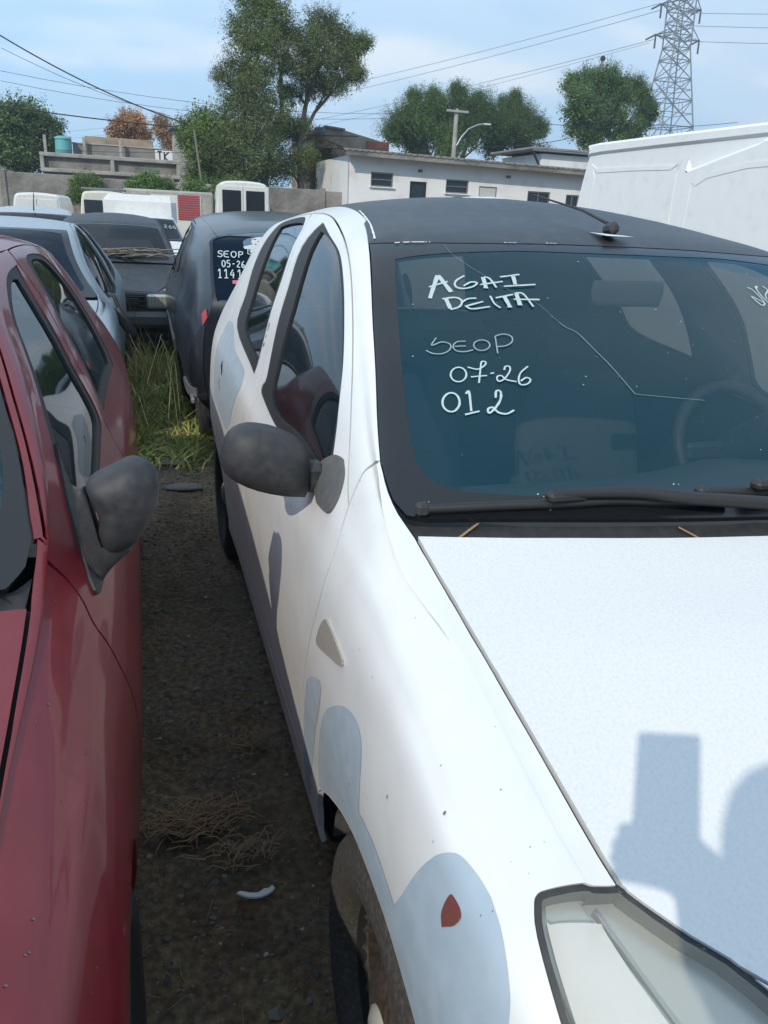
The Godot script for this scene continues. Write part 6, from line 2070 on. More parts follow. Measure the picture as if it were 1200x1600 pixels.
func far_houses() -> void:
	var o := thing("brown_house", "brown plastered house with a low gable between tree and white building", "building", Vector3(5.5, 0, -31.5))
	var st := new_st()
	prism(st, pv(V([0.0, 0.0, 0.0, 4.3, 0.55, 4.66, 1.3, 4.62, 3.2, 4.25, 3.2, 0.0])), -4.0, 0.0, 0.02, Transform3D())
	part(o, "wall", ms(st), M.plaster_brown)
	st = new_st()
	for s in [[Vector3(-0.15, 4.22, 0), Vector3(0.55, 4.72, 0)], [Vector3(0.55, 4.72, 0), Vector3(1.35, 4.66, 0)]]:
		quad(st, s[0] + Vector3(0, 0, 0.12), s[1] + Vector3(0, 0, 0.12), s[1] + Vector3(0, 0, -4.1), s[0] + Vector3(0, 0, -4.1), Vector3.UP)
		quad(st, s[0] + Vector3(0, 0, 0.12), s[1] + Vector3(0, 0, 0.12), s[1] + Vector3(0, -0.07, 0.12), s[0] + Vector3(0, -0.07, 0.12), Vector3.BACK)
	part(o, "roof", ms(st), M.roof_sheet)
	part(o, "brick_wall", boxmesh(Vector3(2.7, 3.95, 0.06), Vector3(0.9, 0.7, 0.1), 0.01), M.brick)
	var t := thing("water_tank", "dark blue round water tank beside the brown house's gable", "water tank", Vector3(5.75, 4.28, -31.0))
	st = new_st()
	lathe(st, [Vector2(0.0, 0.0), Vector2(0.22, 0.0), Vector2(0.22, 0.26), Vector2(0.12, 0.32), Vector2(0.0, 0.33)], 20, Transform3D(Basis(Vector3.UP, Vector3.RIGHT, Vector3.FORWARD), Vector3.ZERO))
	st.generate_normals()
	part(t, "tank_body", ms(st), M.blue_tank)
	# a sliver of roofs at the left edge
	o = thing("tiled_house", "grey roofed low house under the broad tree at the left edge", "building", Vector3(-6.0, 0, -36))
	st = new_st()
	prism(st, pv(V([-2.6, 0.0, -2.6, 2.5, -0.6, 2.75, 1.3, 2.1, 1.3, 0.0])), -3.0, 0.0, 0.02, Transform3D())
	part(o, "wall", ms(st), M.concrete)
	st = new_st()
	quad(st, Vector3(-0.7, 2.82, 0.2), Vector3(1.5, 2.06, 0.2), Vector3(1.5, 2.06, -3.2), Vector3(-0.7, 2.82, -3.2), Vector3.UP)
	quad(st, Vector3(-2.8, 2.5, 0.2), Vector3(-0.7, 2.82, 0.2), Vector3(-0.7, 2.82, -3.2), Vector3(-2.8, 2.5, -3.2), Vector3.UP)
	part(o, "roof", ms(st), M.roof_sheet)
	o = thing("narrow_house", "narrow pale house wall showing beside the bushy tree", "building", Vector3(0.9, 0, -44))
	part(o, "wall", boxmesh(Vector3(0.6, 2.6, -1.0), Vector3(1.1, 5.2, 2.0), 0.02), M.concrete_light)
	part(o, "roof", boxmesh(Vector3(0.6, 5.28, -0.9), Vector3(1.5, 0.14, 2.5), 0.02), M.roof_sheet)


func sag(a: Vector3, b: Vector3, drop: float, n := 14) -> Array:
	var out := []
	for k in n + 1:
		var t := float(k) / n
		out.append(a.lerp(b, t) - Vector3(0, drop * 4.0 * t * (1.0 - t), 0))
	return out


func poles_and_wires() -> void:
	var o := thing("lamp_post", "concrete lamp post with a cross arm and curved lamp bracket", "lamp post", Vector3(12.45, 0, -34))
	part(o, "pole", tubemesh([Vector3.ZERO, Vector3(-0.02, 6.05, 0)], [0.13, 0.085], 10), M.concrete_light)
	part(o, "cross_arm", boxmesh(Vector3(-0.02, 5.93, 0.12), Vector3(1.0, 0.09, 0.09), 0.01), M.concrete_light)
	var st := new_st()
	for k in 4:
		part(o, "insulator", boxmesh(Vector3(-0.42 + k * 0.27, 6.03, 0.12), Vector3(0.06, 0.12, 0.06), 0.015), M.trim)
	part(o, "lamp_bracket", tubemesh([Vector3(0.05, 4.6, 0.1), Vector3(0.25, 4.95, 0.1), Vector3(0.55, 5.28, 0.1), Vector3(0.95, 5.48, 0.1), Vector3(1.3, 5.54, 0.1)], [0.03], 8), M.silver)
	part(o, "lamp_head", boxmesh(Vector3(1.42, 5.53, 0.1), Vector3(0.34, 0.07, 0.14), 0.03), M.offwhite)
	o = thing("wooden_pole", "thin leaning wooden pole in front of the bushy tree", "pole", Vector3(1.35, 0, -28.2))
	part(o, "shaft", tubemesh([Vector3.ZERO, Vector3(-0.45, 3.95, 0)], [0.05, 0.035], 8), M.wood)
	var wires := [
		[Vector3(-4.94, 6.38, -30), Vector3(1.5, 4.1, -30), 0.25, 0.022, "thick black cable slanting down from the upper left"],
		[Vector3(-5.0, 6.1, -30.5), Vector3(0.3, 4.5, -30.5), 0.15, 0.008, "thin cable just below the thick slanting one"],
		[Vector3(-5.2, 4.35, -30), Vector3(7.0, 4.3, -30), 0.2, 0.02, "level black cable crossing in front of the left tree"],
		[Vector3(-5.2, 5.5, -31), Vector3(12.1, 5.9, -34), 0.5, 0.007, "thin upper wire running left from the lamp post"],
		[Vector3(-5.2, 5.2, -31), Vector3(12.3, 5.85, -34), 0.6, 0.007, "thin second wire running left from the lamp post"],
		[Vector3(12.6, 5.9, -34), Vector3(27.0, 6.6, -34), 0.4, 0.012, "dark wire running right from the lamp post"],
		[Vector3(12.6, 4.6, -34), Vector3(18.0, 5.3, -33), 0.2, 0.014, "lower wire from the lamp post to the small building"],
		[Vector3(-4.9, 3.5, -37), Vector3(3.0, 3.6, -31), 0.1, 0.008, "thin wire above the concrete house's parapet"]]
	for w in wires:
		tag(part(self, numbered("overhead_cable"), tubemesh(sag(w[0], w[1], w[2]), [w[3]], 5), M.cable), w[4], "cable", "overhead cables across the sky")


func beam(st: SurfaceTool, a: Vector3, b: Vector3, w: float) -> void:
	tube(st, [a, b], [w], 4, false)


func pylon() -> void:
	# lattice tower: base towards y 0, waist at 34, top 46
	var o := thing("power_pylon", "steel lattice power pylon carrying cables at the upper right", "pylon", Vector3(97.5, 0, -140))
	var half := func(y: float) -> float:
		return lerpf(5.6, 3.55, y / 19.0) if y < 19.0 else lerpf(3.55, 1.75, (y - 19.0) / 14.0) if y < 33.0 else 1.75
	var off := func(y: float) -> float: return -y * 0.045
	var corner := func(y: float, k: int) -> Vector3:
		var h: float = half.call(y)
		return Vector3(off.call(y) + h * [-1, 1, 1, -1][k], y, h * [-1, -1, 1, 1][k])
	var levels := [0.0, 8.0, 15.0, 20.0, 24.5, 28.0, 31.0, 33.0, 35.0, 37.0, 39.0, 41.0, 44.0, 47.0]
	for k in 4:
		var st := new_st()
		for i in levels.size() - 1:
			beam(st, corner.call(levels[i], k), corner.call(levels[i + 1], k), 0.16)
		part(o, "leg", ms(st), M.galv)
	for k in 4:
		var st := new_st()
		for i in levels.size() - 1:
			var a: Vector3 = corner.call(levels[i], k)
			var b: Vector3 = corner.call(levels[i], (k + 1) % 4)
			var c: Vector3 = corner.call(levels[i + 1], k)
			var d: Vector3 = corner.call(levels[i + 1], (k + 1) % 4)
			beam(st, a, d, 0.09)
			beam(st, b, c, 0.09)
			beam(st, c, d, 0.09)
			if i < 5:
				beam(st, (a + c) * 0.5, (a + d + b + c) * 0.25, 0.06)
				beam(st, (b + d) * 0.5, (a + d + b + c) * 0.25, 0.06)
				beam(st, (c + d) * 0.5, (a + d + b + c) * 0.25, 0.06)
		part(o, "bracing", ms(st), M.galv)
	for y in [34.6, 39.4]:
		for sg in [-1.0, 1.0]:
			var st := new_st()
			var tip := Vector3(off.call(y) + sg * (4.7 if y < 37 else 4.2), y + 0.2, 0)
			for k in 4:
				beam(st, corner.call(y + (1.6 if k > 1 else 0.0), k if sg * [-1, 1, 1, -1][k] > 0 else (1 if k in [0] else 2 if k == 3 else k)), tip, 0.09)
			for t in [0.25, 0.5, 0.75]:
				var q: Vector3 = Vector3(off.call(y) + sg * 1.75, y, 0).lerp(tip, t)
				beam(st, q + Vector3(0, 0, -1.75 * (1 - t)), q + Vector3(0, 0, 1.75 * (1 - t)), 0.06)
				beam(st, q + Vector3(0, 0, -1.75 * (1 - t)), q + Vector3(0, 1.5 * (1 - t), 0), 0.06)
			var arm := part(o, "cross_arm", ms(st), M.galv)
			st = new_st()
			for d in [Vector3(-1.9 * 1.0, -1.0, 0), Vector3(0.1, -2.2, 0)]:
				tube(st, [tip, tip + d], [0.16], 6)
			part(arm, "insulator", ms(st), M.steel)
	# high-voltage lines
	var runs := [[Vector3(91.4, 38.6, -140), Vector3(-60, 26, -420)], [Vector3(91.0, 34.0, -140), Vector3(-60, 20, -420)], [Vector3(90.6, 39.4, -139), Vector3(-66, 28, -420)], [Vector3(97.2, 38.8, -140), Vector3(180, 46.0, -120)], [Vector3(100.6, 34.6, -140), Vector3(180, 40.5, -120)], [Vector3(97.0, 36.8, -140), Vector3(180, 43.0, -120)], [Vector3(90.8, 33.6, -141), Vector3(-54, 17, -420)]]
	var words := ["second power line falling to the left from the pylon", "lowest left power line from the pylon's lower arm", "uppermost power line falling to the left from the pylon", "uppermost power line leaving the pylon to the right", "lowest power line leaving the pylon to the right", "middle power line leaving the pylon to the right", "faint thin power line below the others at the left of the pylon"]
	for k in runs.size():
		tag(part(self, numbered("power_line"), tubemesh(sag(runs[k][0], runs[k][1], 6.0 if k < 3 or k == 6 else 1.0, 24), [0.05 if k != 6 else 0.035], 5), M.galv), words[k], "cable", "high voltage lines")
	# a pale spire behind the leafy tree
	o = thing("monument", "pale spire with a dark ball on top behind the leafy tree", "monument", Vector3(26.2, 0, -46))
	var st := new_st()
	tube(st, [Vector3(0, 0, 0), Vector3(0, 9.2, 0), Vector3(0.02, 9.8, 0), Vector3(0.02, 10.9, 0)], [0.55, 0.5, 0.25, 0.06], 8)
	part(o, "spire", ms(st), M.concrete_light)
	st = new_st()
	st.append_from(ball(0.16), 0, Transform3D(Basis(), Vector3(0.02, 11.0, 0)))
	part(o, "finial", ms(st), M.cable)


func ball(r: float) -> SphereMesh:
	var s := SphereMesh.new()
	s.radius = r
	s.height = 2 * r
	s.radial_segments = 14
	s.rings = 8
	return s


# ---------------------------------------------------------------- the photographer, whose shadow falls on the bonnet
func bone_distance(p: Vector3, a: Vector3, b: Vector3, ra: float, rb: float) -> float:
	var ab := b - a
	var t := clampf((p - a).dot(ab) / maxf(ab.length_squared(), 1e-9), 0.0, 1.0)
	return p.distance_to(a + ab * t) - lerpf(ra, rb, t)


func nets(st: SurfaceTool, bones: Array, cell: float, blend: float, colors: Array) -> void:
	# one continuous skin over tapered bones [from, to, radius, radius, colour]: surface nets of a smooth union
	var lo := Vector3.ONE * 1e9
	var hi := -lo
	for q in bones:
		for e in 2:
			lo = lo.min(q[e] - Vector3.ONE * (q[2 + e] + 2 * cell))
			hi = hi.max(q[e] + Vector3.ONE * (q[2 + e] + 2 * cell))
	var field := func(p: Vector3) -> float:
		var s := 0.0
		var m := 1e9
		for q in bones:
			var d := bone_distance(p, q[0], q[1], q[2], q[3])
			m = minf(m, d)
			s += exp(-d / blend)
		return -blend * log(maxf(s, 1e-30)) if m < 0.2 else m
	var n := Vector3i(((hi - lo) / cell).ceil())
	var val := {}
	var block := 4
	for bx_ in range(0, n.x, block):
		for by in range(0, n.y, block):
			for bz in range(0, n.z, block):
				var c := lo + (Vector3(bx_, by, bz) + Vector3.ONE * block * 0.5) * cell
				if absf(field.call(c)) > cell * block * 0.9 + blend * 2.0:
					continue
				for x in range(bx_, bx_ + block + 1):
					for y in range(by, by + block + 1):
						for z in range(bz, bz + block + 1):
							var k := Vector3i(x, y, z)
							if not val.has(k):
								val[k] = field.call(lo + Vector3(k) * cell)
	var corners := [Vector3i(0, 0, 0), Vector3i(1, 0, 0), Vector3i(0, 1, 0), Vector3i(1, 1, 0), Vector3i(0, 0, 1), Vector3i(1, 0, 1), Vector3i(0, 1, 1), Vector3i(1, 1, 1)]
	var edges := [[0, 1], [2, 3], [4, 5], [6, 7], [0, 2], [1, 3], [4, 6], [5, 7], [0, 4], [1, 5], [2, 6], [3, 7]]
	var vert := {}
	for k in val:
		var v := []
		for c in corners:
			if not val.has(k + c):
				break
			v.append(val[k + c])
		if v.size() < 8:
			continue
		var sum := Vector3.ZERO
		var m := 0
		for e in edges:
			var a: float = v[e[0]]
			var b: float = v[e[1]]
			if (a < 0.0) != (b < 0.0):
				sum += Vector3(corners[e[0]]).lerp(Vector3(corners[e[1]]), a / (a - b))
				m += 1
		if m:
			vert[k] = lo + (Vector3(k) + sum / m) * cell
	var normal := func(p: Vector3) -> Vector3:
		var e := cell * 0.5
		return Vector3(field.call(p + Vector3(e, 0, 0)) - field.call(p - Vector3(e, 0, 0)), field.call(p + Vector3(0, e, 0)) - field.call(p - Vector3(0, e, 0)), field.call(p + Vector3(0, 0, e)) - field.call(p - Vector3(0, 0, e))).normalized()
	var looks := {}
	for k in vert:
		var best := 1e9
		var col := Color.WHITE
		for q in bones:
			var d := bone_distance(vert[k], q[0], q[1], q[2], q[3])
			if d < best:
				best = d
				col = colors[q[4]]
		looks[k] = [normal.call(vert[k]), col]
	var axes := [Vector3i(1, 0, 0), Vector3i(0, 1, 0), Vector3i(0, 0, 1)]
	for k in val:
		for ax in 3:
			var q: Vector3i = k + axes[ax]
			if not val.has(q) or (val[k] < 0.0) == (val[q] < 0.0):
				continue
			var u: Vector3i = axes[(ax + 1) % 3]
			var w: Vector3i = axes[(ax + 2) % 3]
			var ring := [k, k - u, k - u - w, k - w]
			var ok := true
			for r in ring:
				ok = ok and vert.has(r)
			if not ok:
				continue
			for t in [[0, 1, 2], [0, 2, 3]]:
				var a: Vector3 = vert[ring[t[0]]]
				var b: Vector3 = vert[ring[t[1]]]
				var c: Vector3 = vert[ring[t[2]]]
				var order: Array = t if (b - a).cross(c - a).dot(looks[ring[t[0]]][0]) < 0.0 else [t[0], t[2], t[1]]
				for i in order:
					st.set_color(looks[ring[i]][1])
					st.set_normal(looks[ring[i]][0])
					st.add_vertex(vert[ring[i]])


func photographer() -> void:
	# stands before the gap, holding the phone that takes the picture
	var yaw := 0.31
	var f := Vector3(sin(yaw), 0, -cos(yaw))
	var r := Vector3(cos(yaw), 0, sin(yaw))
	var eye := Vector3(-1.1131, 1.52, 0.8416)
	var at := eye - f * 0.45 + r * 0.02
	at.y = 0.0
	var P := func(x: float, y: float, z: float) -> Vector3: return at + r * x + Vector3(0, y, 0) + f * z
	var skin := 0
	var shirt := 1
	var jeans := 2
	var hair := 3
	var shoe := 4
	var pc: Vector3 = (eye - P.call(0, 0, 0))
	var hx := r.dot(pc)
	var hz := f.dot(pc)
	var elbow: Vector3 = P.call(0.21, 1.13, 0.12)
	var wrist: Vector3 = P.call(hx + 0.075, 1.305, hz - 0.075)
	var bones := []
	for s in [-1.0, 1.0]:
		bones.append_array([
			[P.call(s * 0.10, 0.90, 0), P.call(s * 0.11, 0.50, 0.03), 0.085, 0.055, jeans], [P.call(s * 0.11, 0.50, 0.03), P.call(s * 0.12, 0.10, -0.02), 0.055, 0.04, jeans],
			[P.call(s * 0.12, 0.05, -0.04), P.call(s * 0.135, 0.035, 0.16), 0.045, 0.035, shoe],
			[P.call(s * 0.17, 1.40, 0), elbow if s > 0.0 else P.call(-0.21, 1.10, -0.03), 0.055, 0.045, shirt], [elbow if s > 0.0 else P.call(-0.21, 1.10, -0.03), wrist if s > 0.0 else P.call(-0.20, 0.84, 0.05), 0.042, 0.028, skin]])
	bones.append_array([
		[P.call(-0.09, 0.95, 0), P.call(0.09, 0.95, 0), 0.11, 0.11, jeans], [P.call(0, 1.0, 0), P.call(0, 1.30, 0.01), 0.13, 0.14, shirt], [P.call(-0.12, 1.38, 0), P.call(0.12, 1.38, 0), 0.075, 0.075, shirt],
		[P.call(0, 1.42, 0.0), P.call(0, 1.53, 0.03), 0.055, 0.05, skin], [P.call(0, 1.60, 0.05), P.call(0, 1.68, 0.03), 0.072, 0.085, skin], [P.call(0, 1.55, 0.08), P.call(0, 1.60, 0.10), 0.045, 0.05, skin],
		[P.call(0, 1.62, 0.125), P.call(0, 1.595, 0.138), 0.012, 0.016, skin], [P.call(-0.075, 1.60, 0.03), P.call(-0.08, 1.64, 0.03), 0.014, 0.02, skin], [P.call(0.075, 1.60, 0.03), P.call(0.08, 1.64, 0.03), 0.014, 0.02, skin],
		[P.call(0, 1.71, 0.0), P.call(0, 1.70, 0.05), 0.088, 0.078, hair]])
	var colors := [Color(.42, .25, .17), Color(.12, .15, .22), Color(.04, .06, .11), Color(.02, .016, .013), Color(.03, .03, .03)]
	var st := new_st()
	nets(st, bones, 0.02, 0.012, colors)
	# the right hand: palm at the phone's edge, four fingers behind it round to the far edge, thumb in front
	var hand := []
	var palm: Vector3 = P.call(hx + 0.066, 1.365, hz - 0.05)
	hand.append([wrist, palm, 0.026, 0.027, skin])
	hand.append([wrist + Vector3(0, 0.02, 0), palm + Vector3(0, 0.03, 0.0), 0.02, 0.02, skin])
	for k in 4:
		var y: float = 1.352 + 0.018 * k
		var reach: float = [0.0, 0.006, 0.008, 0.004][k]
		var a: Vector3 = P.call(hx + 0.058, y, hz - 0.03)
		var q: Vector3 = P.call(hx + 0.022, y + 0.005, hz - 0.018)
		var e: Vector3 = P.call(hx - 0.014 - reach, y + 0.007, hz - 0.022)
		hand.append([palm + Vector3(0, 0.008 * k, 0), a, 0.012, 0.010, skin])
		hand.append([a, q, 0.010, 0.009, skin])
		hand.append([q, e, 0.009, 0.0075, skin])
	var t0: Vector3 = P.call(hx + 0.06, 1.375, hz - 0.07)
	var t1: Vector3 = P.call(hx + 0.04, 1.41, hz - 0.065)
	hand.append([palm, t0, 0.014, 0.012, skin])
	hand.append([t0, t1, 0.012, 0.0095, skin])
	nets(st, hand, 0.006, 0.003, colors)
	# the left hand hangs, slightly curled
	hand = []
	wrist = P.call(-0.20, 0.84, 0.05)
	palm = P.call(-0.195, 0.76, 0.065)
	hand.append([wrist, palm, 0.026, 0.026, skin])
	for k in 4:
		var z: float = 0.04 + 0.018 * k
		var l: float = [0.8, 0.95, 1.0, 0.92][k]
		var a: Vector3 = P.call(-0.195, 0.745, z)
		var q: Vector3 = P.call(-0.19, 0.745 - 0.04 * l, z + 0.004)
		var e: Vector3 = P.call(-0.175, 0.745 - 0.075 * l, z + 0.004)
		hand.append([palm, a, 0.013, 0.010, skin])
		hand.append([a, q, 0.0095, 0.009, skin])
		hand.append([q, e, 0.009, 0.0075, skin])
	t0 = P.call(-0.18, 0.775, 0.095)
	t1 = P.call(-0.17, 0.74, 0.115)
	hand.append([palm, t0, 0.014, 0.012, skin])
	hand.append([t0, t1, 0.011, 0.009, skin])
	nets(st, hand, 0.006, 0.003, colors)
	var m := StandardMaterial3D.new()
	m.vertex_color_use_as_albedo = true
	m.roughness = 0.85
	var o := thing("person", "standing person in dark shirt and jeans whose shadow falls on the white bonnet", "person")
	part(o, "body", ms(st), m)
	var ph := thing("phone", "dark phone held up by the person before the cars", "phone", Vector3.ZERO)
	part(ph, "phone_body", boxmesh(Vector3.ZERO, Vector3(0.078, 0.165, 0.009), 0.004, Transform3D(Basis(r, (Vector3.UP * 0.94 + f * 0.34).normalized(), r.cross((Vector3.UP * 0.94 + f * 0.34).normalized())), eye - f * 0.016 + r * 0.028 - Vector3(0, 0.075, 0))), M.trim)

# sections of the white car, rear to front
const WHITE_TABLE := [
	[-3.22, [[0.5, 0.22], [0.64, 0.24], [0.7, 0.34], [0.72, 0.48], [0.74, 0.66], [0.72, 0.88], [0.67, 1.04], [0.6, 1.19, 0.1], [0.55, 1.34, 0.2], [0.48, 1.42, 0.28], [0.28, 1.455, 0.34], [0, 1.465, 0.34]]],
	[-3.05, [[0.55, 0.22], [0.77, 0.24], [0.81, 0.34], [0.825, 0.48], [0.835, 0.66], [0.815, 0.9], [0.775, 1.05, 0.02], [0.7, 1.2, 0.1], [0.62, 1.37, 0.18], [0.525, 1.45, 0.25], [0.28, 1.485, 0.28], [0, 1.495, 0.28]]],
	[-2.55, [[0.6, 0.22], [0.82, 0.21], [0.855, 0.34], [0.865, 0.48], [0.88, 0.68], [0.865, 0.95], [0.82, 1.07], [0.735, 1.26], [0.64, 1.425], [0.545, 1.49], [0.28, 1.525], [0, 1.535]]],
	[-2.05, [[0.6, 0.2], [0.81, 0.19], [0.845, 0.31], [0.855, 0.46], [0.878, 0.68], [0.868, 0.94], [0.83, 1.06], [0.745, 1.27], [0.645, 1.45], [0.55, 1.525], [0.28, 1.57], [0, 1.582]]],
	[-1.6, [[0.6, 0.2], [0.81, 0.19], [0.845, 0.31], [0.855, 0.46], [0.875, 0.68], [0.865, 0.93], [0.83, 1.04], [0.755, 1.27], [0.655, 1.46], [0.56, 1.537], [0.28, 1.58], [0, 1.592]]],
	[-1.25, [[0.6, 0.2], [0.81, 0.19], [0.845, 0.31], [0.855, 0.46], [0.872, 0.68], [0.863, 0.91], [0.832, 1.015], [0.76, 1.25], [0.665, 1.44], [0.575, 1.505], [0.28, 1.535], [0, 1.543]]],
	[-0.98, [[0.6, 0.2], [0.81, 0.19], [0.845, 0.31], [0.855, 0.46], [0.87, 0.68], [0.861, 0.9], [0.835, 1], [0.775, 1.2], [0.685, 1.385], [0.597, 1.452], [0.29, 1.472, 0.05], [0, 1.478, 0.07]]],
	[-0.7, [[0.6, 0.2], [0.81, 0.19], [0.845, 0.31], [0.855, 0.46], [0.868, 0.68], [0.86, 0.89], [0.838, 0.985], [0.795, 1.11], [0.725, 1.24], [0.645, 1.3], [0.31, 1.325, 0.06], [0, 1.332, 0.09]]],
	[-0.45, [[0.6, 0.2], [0.81, 0.19], [0.845, 0.31], [0.855, 0.46], [0.868, 0.68], [0.86, 0.88], [0.838, 0.97], [0.81, 1.03], [0.765, 1.11], [0.7, 1.155], [0.33, 1.185, 0.08], [0, 1.193, 0.12]]],
	[-0.2, [[0.6, 0.2], [0.81, 0.2], [0.845, 0.31], [0.855, 0.46], [0.868, 0.68], [0.858, 0.87], [0.835, 0.95], [0.81, 0.985], [0.78, 1.012], [0.75, 1.03], [0.35, 1.042, 0.1], [0, 1.045, 0.15]]],
	[0.05, [[0.6, 0.24], [0.8, 0.23], [0.84, 0.34], [0.855, 0.47], [0.87, 0.68], [0.855, 0.85], [0.83, 0.905], [0.795, 0.935], [0.755, 0.95], [0.7, 0.958], [0.35, 0.985, 0.08], [0, 0.995, 0.11]]],
	[0.3, [[0.6, 0.24], [0.78, 0.24], [0.83, 0.34], [0.85, 0.47], [0.865, 0.66], [0.845, 0.79], [0.815, 0.83], [0.775, 0.85], [0.73, 0.862], [0.68, 0.868], [0.34, 0.9, 0.04], [0, 0.91, 0.06]]],
	[0.52, [[0.58, 0.24], [0.74, 0.24], [0.79, 0.34], [0.81, 0.47], [0.82, 0.62], [0.79, 0.7], [0.75, 0.735], [0.71, 0.755], [0.66, 0.77], [0.61, 0.78], [0.32, 0.81, 0.03], [0, 0.82, 0.04]]],
	[0.7, [[0.5, 0.24], [0.62, 0.24], [0.67, 0.34], [0.68, 0.47], [0.68, 0.58], [0.65, 0.63], [0.62, 0.65], [0.58, 0.665], [0.53, 0.68], [0.48, 0.69], [0.28, 0.71, 0.03], [0, 0.72, 0.04]]],
	[0.8, [[0.4, 0.26], [0.5, 0.27], [0.53, 0.36], [0.54, 0.46], [0.53, 0.54], [0.5, 0.57], [0.47, 0.59], [0.43, 0.6], [0.38, 0.61], [0.33, 0.615], [0.2, 0.63, 0.03], [0, 0.64, 0.04]]],
]

# sections of the red car, rear to front
const RED_TABLE := [
	[-3.3, [[0.5, 0.24], [0.62, 0.26], [0.68, 0.36], [0.665, 0.48], [0.675, 0.66], [0.655, 0.86], [0.615, 0.97], [0.545, 1.067, 0.14], [0.485, 1.178, 0.26], [0.425, 1.248, 0.36], [0.245, 1.288, 0.4], [-0.035, 1.298, 0.4]]],
	[-3.12, [[0.55, 0.22], [0.74, 0.24], [0.785, 0.34], [0.765, 0.48], [0.77, 0.66], [0.75, 0.86], [0.705, 0.99, 0.02], [0.635, 1.107, 0.12], [0.555, 1.218, 0.22], [0.485, 1.298, 0.3], [0.245, 1.338, 0.34], [-0.035, 1.348, 0.34]]],
	[-2.6, [[0.6, 0.22], [0.79, 0.22], [0.83, 0.34], [0.825, 0.48], [0.83, 0.68], [0.812, 0.89], [0.77, 1], [0.69, 1.137], [0.6, 1.278], [0.52, 1.348], [0.26, 1.388], [-0.02, 1.398]]],
	[-2.1, [[0.6, 0.2], [0.79, 0.19], [0.83, 0.31], [0.845, 0.46], [0.85, 0.68], [0.835, 0.88], [0.8, 0.98], [0.72, 1.157], [0.62, 1.328], [0.53, 1.393], [0.28, 1.423], [0, 1.433]]],
	[-1.7, [[0.6, 0.2], [0.79, 0.19], [0.83, 0.31], [0.845, 0.46], [0.85, 0.68], [0.835, 0.87], [0.8, 0.965], [0.725, 1.157], [0.605, 1.343], [0.51, 1.403], [0.28, 1.433], [0, 1.443]]],
	[-1.4, [[0.6, 0.2], [0.79, 0.19], [0.83, 0.31], [0.845, 0.46], [0.85, 0.68], [0.833, 0.86], [0.8, 0.95], [0.735, 1.127], [0.605, 1.313], [0.5, 1.383], [0.28, 1.413], [0, 1.421]]],
	[-1.15, [[0.6, 0.2], [0.79, 0.19], [0.83, 0.31], [0.845, 0.46], [0.85, 0.68], [0.832, 0.85], [0.8, 0.94], [0.745, 1.077], [0.62, 1.253], [0.535, 1.323], [0.29, 1.353, 0.05], [0, 1.36, 0.07]]],
	[-0.85, [[0.6, 0.2], [0.79, 0.19], [0.83, 0.31], [0.845, 0.46], [0.85, 0.68], [0.83, 0.84], [0.8, 0.925], [0.765, 1.01], [0.68, 1.135], [0.615, 1.195], [0.31, 1.23, 0.06], [0, 1.24, 0.09]]],
	[-0.55, [[0.6, 0.2], [0.786, 0.19], [0.826, 0.31], [0.841, 0.46], [0.846, 0.68], [0.824, 0.83], [0.796, 0.9], [0.771, 0.945], [0.718, 1.01], [0.681, 1.045], [0.326, 1.09, 0.08], [-0.004, 1.1, 0.12]]],
	[-0.27, [[0.6, 0.2], [0.774, 0.2], [0.814, 0.31], [0.829, 0.46], [0.834, 0.67], [0.809, 0.81], [0.779, 0.865], [0.754, 0.895], [0.724, 0.92], [0.684, 0.938], [0.334, 0.965, 0.1], [-0.016, 0.97, 0.15]]],
	[0, [[0.6, 0.24], [0.764, 0.23], [0.809, 0.34], [0.824, 0.47], [0.832, 0.65], [0.804, 0.78], [0.769, 0.825], [0.739, 0.85], [0.709, 0.868], [0.674, 0.88], [0.334, 0.91, 0.08], [-0.016, 0.92, 0.11]]],
	[0.25, [[0.6, 0.24], [0.744, 0.24], [0.794, 0.34], [0.814, 0.47], [0.822, 0.62], [0.789, 0.735], [0.754, 0.775], [0.724, 0.795], [0.694, 0.81], [0.659, 0.82], [0.324, 0.85, 0.04], [-0.016, 0.86, 0.06]]],
	[0.45, [[0.58, 0.24], [0.684, 0.24], [0.744, 0.34], [0.764, 0.47], [0.764, 0.58], [0.734, 0.67], [0.694, 0.7], [0.664, 0.72], [0.634, 0.735], [0.594, 0.745], [0.304, 0.775, 0.03], [-0.016, 0.785, 0.04]]],
	[0.62, [[0.5, 0.24], [0.564, 0.24], [0.614, 0.34], [0.624, 0.45], [0.624, 0.54], [0.594, 0.6], [0.564, 0.625], [0.534, 0.64], [0.504, 0.65], [0.464, 0.655], [0.264, 0.68, 0.03], [-0.016, 0.69, 0.04]]],
	[0.72, [[0.4, 0.26], [0.444, 0.27], [0.474, 0.34], [0.484, 0.43], [0.474, 0.5], [0.444, 0.54], [0.414, 0.56], [0.384, 0.57], [0.354, 0.575], [0.314, 0.58], [0.184, 0.6, 0.03], [-0.016, 0.605, 0.04]]],
]

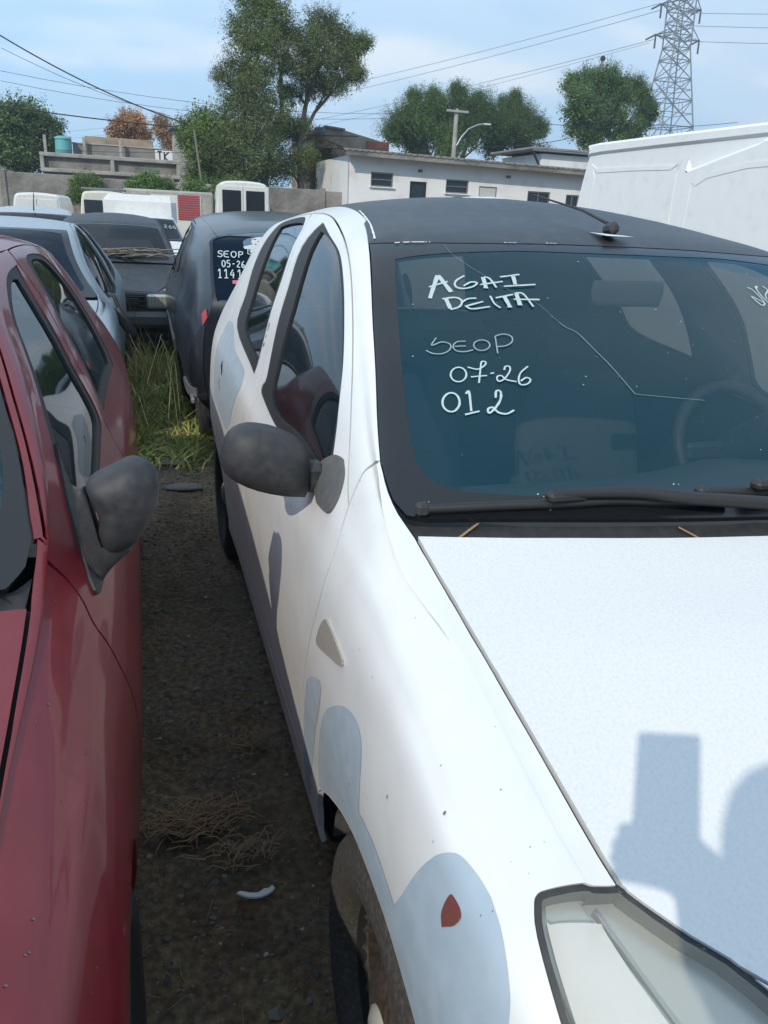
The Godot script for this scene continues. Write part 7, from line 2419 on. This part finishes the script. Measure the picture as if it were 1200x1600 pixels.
const HANDWRITING := {
	"agai": [[6.690, 9.303, 6.440, 9.388],
		[6.440, 9.393, 6.630, 9.448],
		[6.570, 9.313, 6.514, 9.444],
		[6.449, 9.560, 6.500, 9.504, 6.547, 9.483, 6.586, 9.494, 6.595, 9.539, 6.573, 9.594, 6.534, 9.622, 6.525, 9.586, 6.567, 9.535],
		[6.597, 9.666, 6.469, 9.672],
		[6.466, 9.679, 6.486, 9.710, 6.589, 9.731],
		[6.557, 9.639, 6.521, 9.786],
		[6.469, 9.780, 6.439, 9.918],
		[6.461, 9.869, 6.558, 9.858],
		[6.579, 9.781, 6.560, 9.997]],
	"delta": [[6.696, 9.404, 6.808, 9.418],
		[6.702, 9.381, 6.691, 9.465, 6.730, 9.497, 6.789, 9.475, 6.819, 9.417],
		[6.703, 9.588, 6.709, 9.537, 6.745, 9.494],
		[6.741, 9.622, 6.790, 9.508],
		[6.783, 9.509, 6.819, 9.544, 6.798, 9.652],
		[6.682, 9.674, 6.765, 9.683, 6.814, 9.710],
		[6.705, 9.703, 6.668, 9.818],
		[6.690, 9.757, 6.812, 9.768],
		[6.791, 9.832, 6.653, 9.839],
		[6.653, 9.839, 6.669, 9.884, 6.808, 9.911],
		[6.725, 9.808, 6.732, 9.974]],
	"seop": [[7.114, 9.291, 7.191, 9.256, 7.161, 9.319, 7.188, 9.364, 7.246, 9.357, 7.282, 9.314, 7.276, 9.256, 7.238, 9.215],
		[7.165, 9.456, 7.169, 9.406, 7.218, 9.378, 7.264, 9.394, 7.275, 9.438, 7.259, 9.484],
		[7.216, 9.388, 7.217, 9.449],
		[7.249, 9.564, 7.266, 9.546, 7.271, 9.525, 7.262, 9.506, 7.241, 9.494, 7.213, 9.492, 7.186, 9.501, 7.167, 9.519, 7.159, 9.540, 7.166, 9.560, 7.185, 9.574, 7.212, 9.577, 7.239, 9.570, 7.261, 9.554],
		[7.308, 9.603, 7.160, 9.617, 7.122, 9.624, 7.102, 9.673, 7.134, 9.708, 7.194, 9.696, 7.230, 9.656, 7.235, 9.612]],
	"0726": [[7.548, 9.405, 7.570, 9.387, 7.575, 9.367, 7.563, 9.348, 7.536, 9.337, 7.501, 9.335, 7.467, 9.344, 7.442, 9.361, 7.432, 9.382, 7.441, 9.401, 7.466, 9.414, 7.500, 9.417, 7.536, 9.410, 7.563, 9.395],
		[7.435, 9.431, 7.461, 9.479, 7.426, 9.519, 7.391, 9.529, 7.386, 9.510, 7.431, 9.499, 7.599, 9.468],
		[7.536, 9.436, 7.529, 9.517],
		[7.512, 9.536, 7.504, 9.555],
		[7.482, 9.608, 7.447, 9.619, 7.449, 9.640, 7.498, 9.632, 7.573, 9.593, 7.591, 9.563, 7.549, 9.563, 7.537, 9.585, 7.580, 9.605, 7.602, 9.648],
		[7.452, 9.731, 7.516, 9.683, 7.585, 9.661, 7.633, 9.663, 7.629, 9.696, 7.588, 9.718, 7.566, 9.701, 7.599, 9.669]],
	"012": [[7.823, 9.341, 7.850, 9.323, 7.857, 9.301, 7.841, 9.281, 7.808, 9.268, 7.764, 9.266, 7.722, 9.276, 7.691, 9.295, 7.679, 9.317, 7.690, 9.338, 7.721, 9.351, 7.764, 9.354, 7.807, 9.347, 7.841, 9.331],
		[7.698, 9.392, 7.680, 9.410, 7.864, 9.400],
		[7.893, 9.367, 7.868, 9.438],
		[7.751, 9.527, 7.685, 9.540, 7.693, 9.558, 7.766, 9.548, 7.842, 9.515, 7.891, 9.480, 7.852, 9.479, 7.841, 9.503, 7.888, 9.521, 7.904, 9.556, 7.873, 9.593]],
}
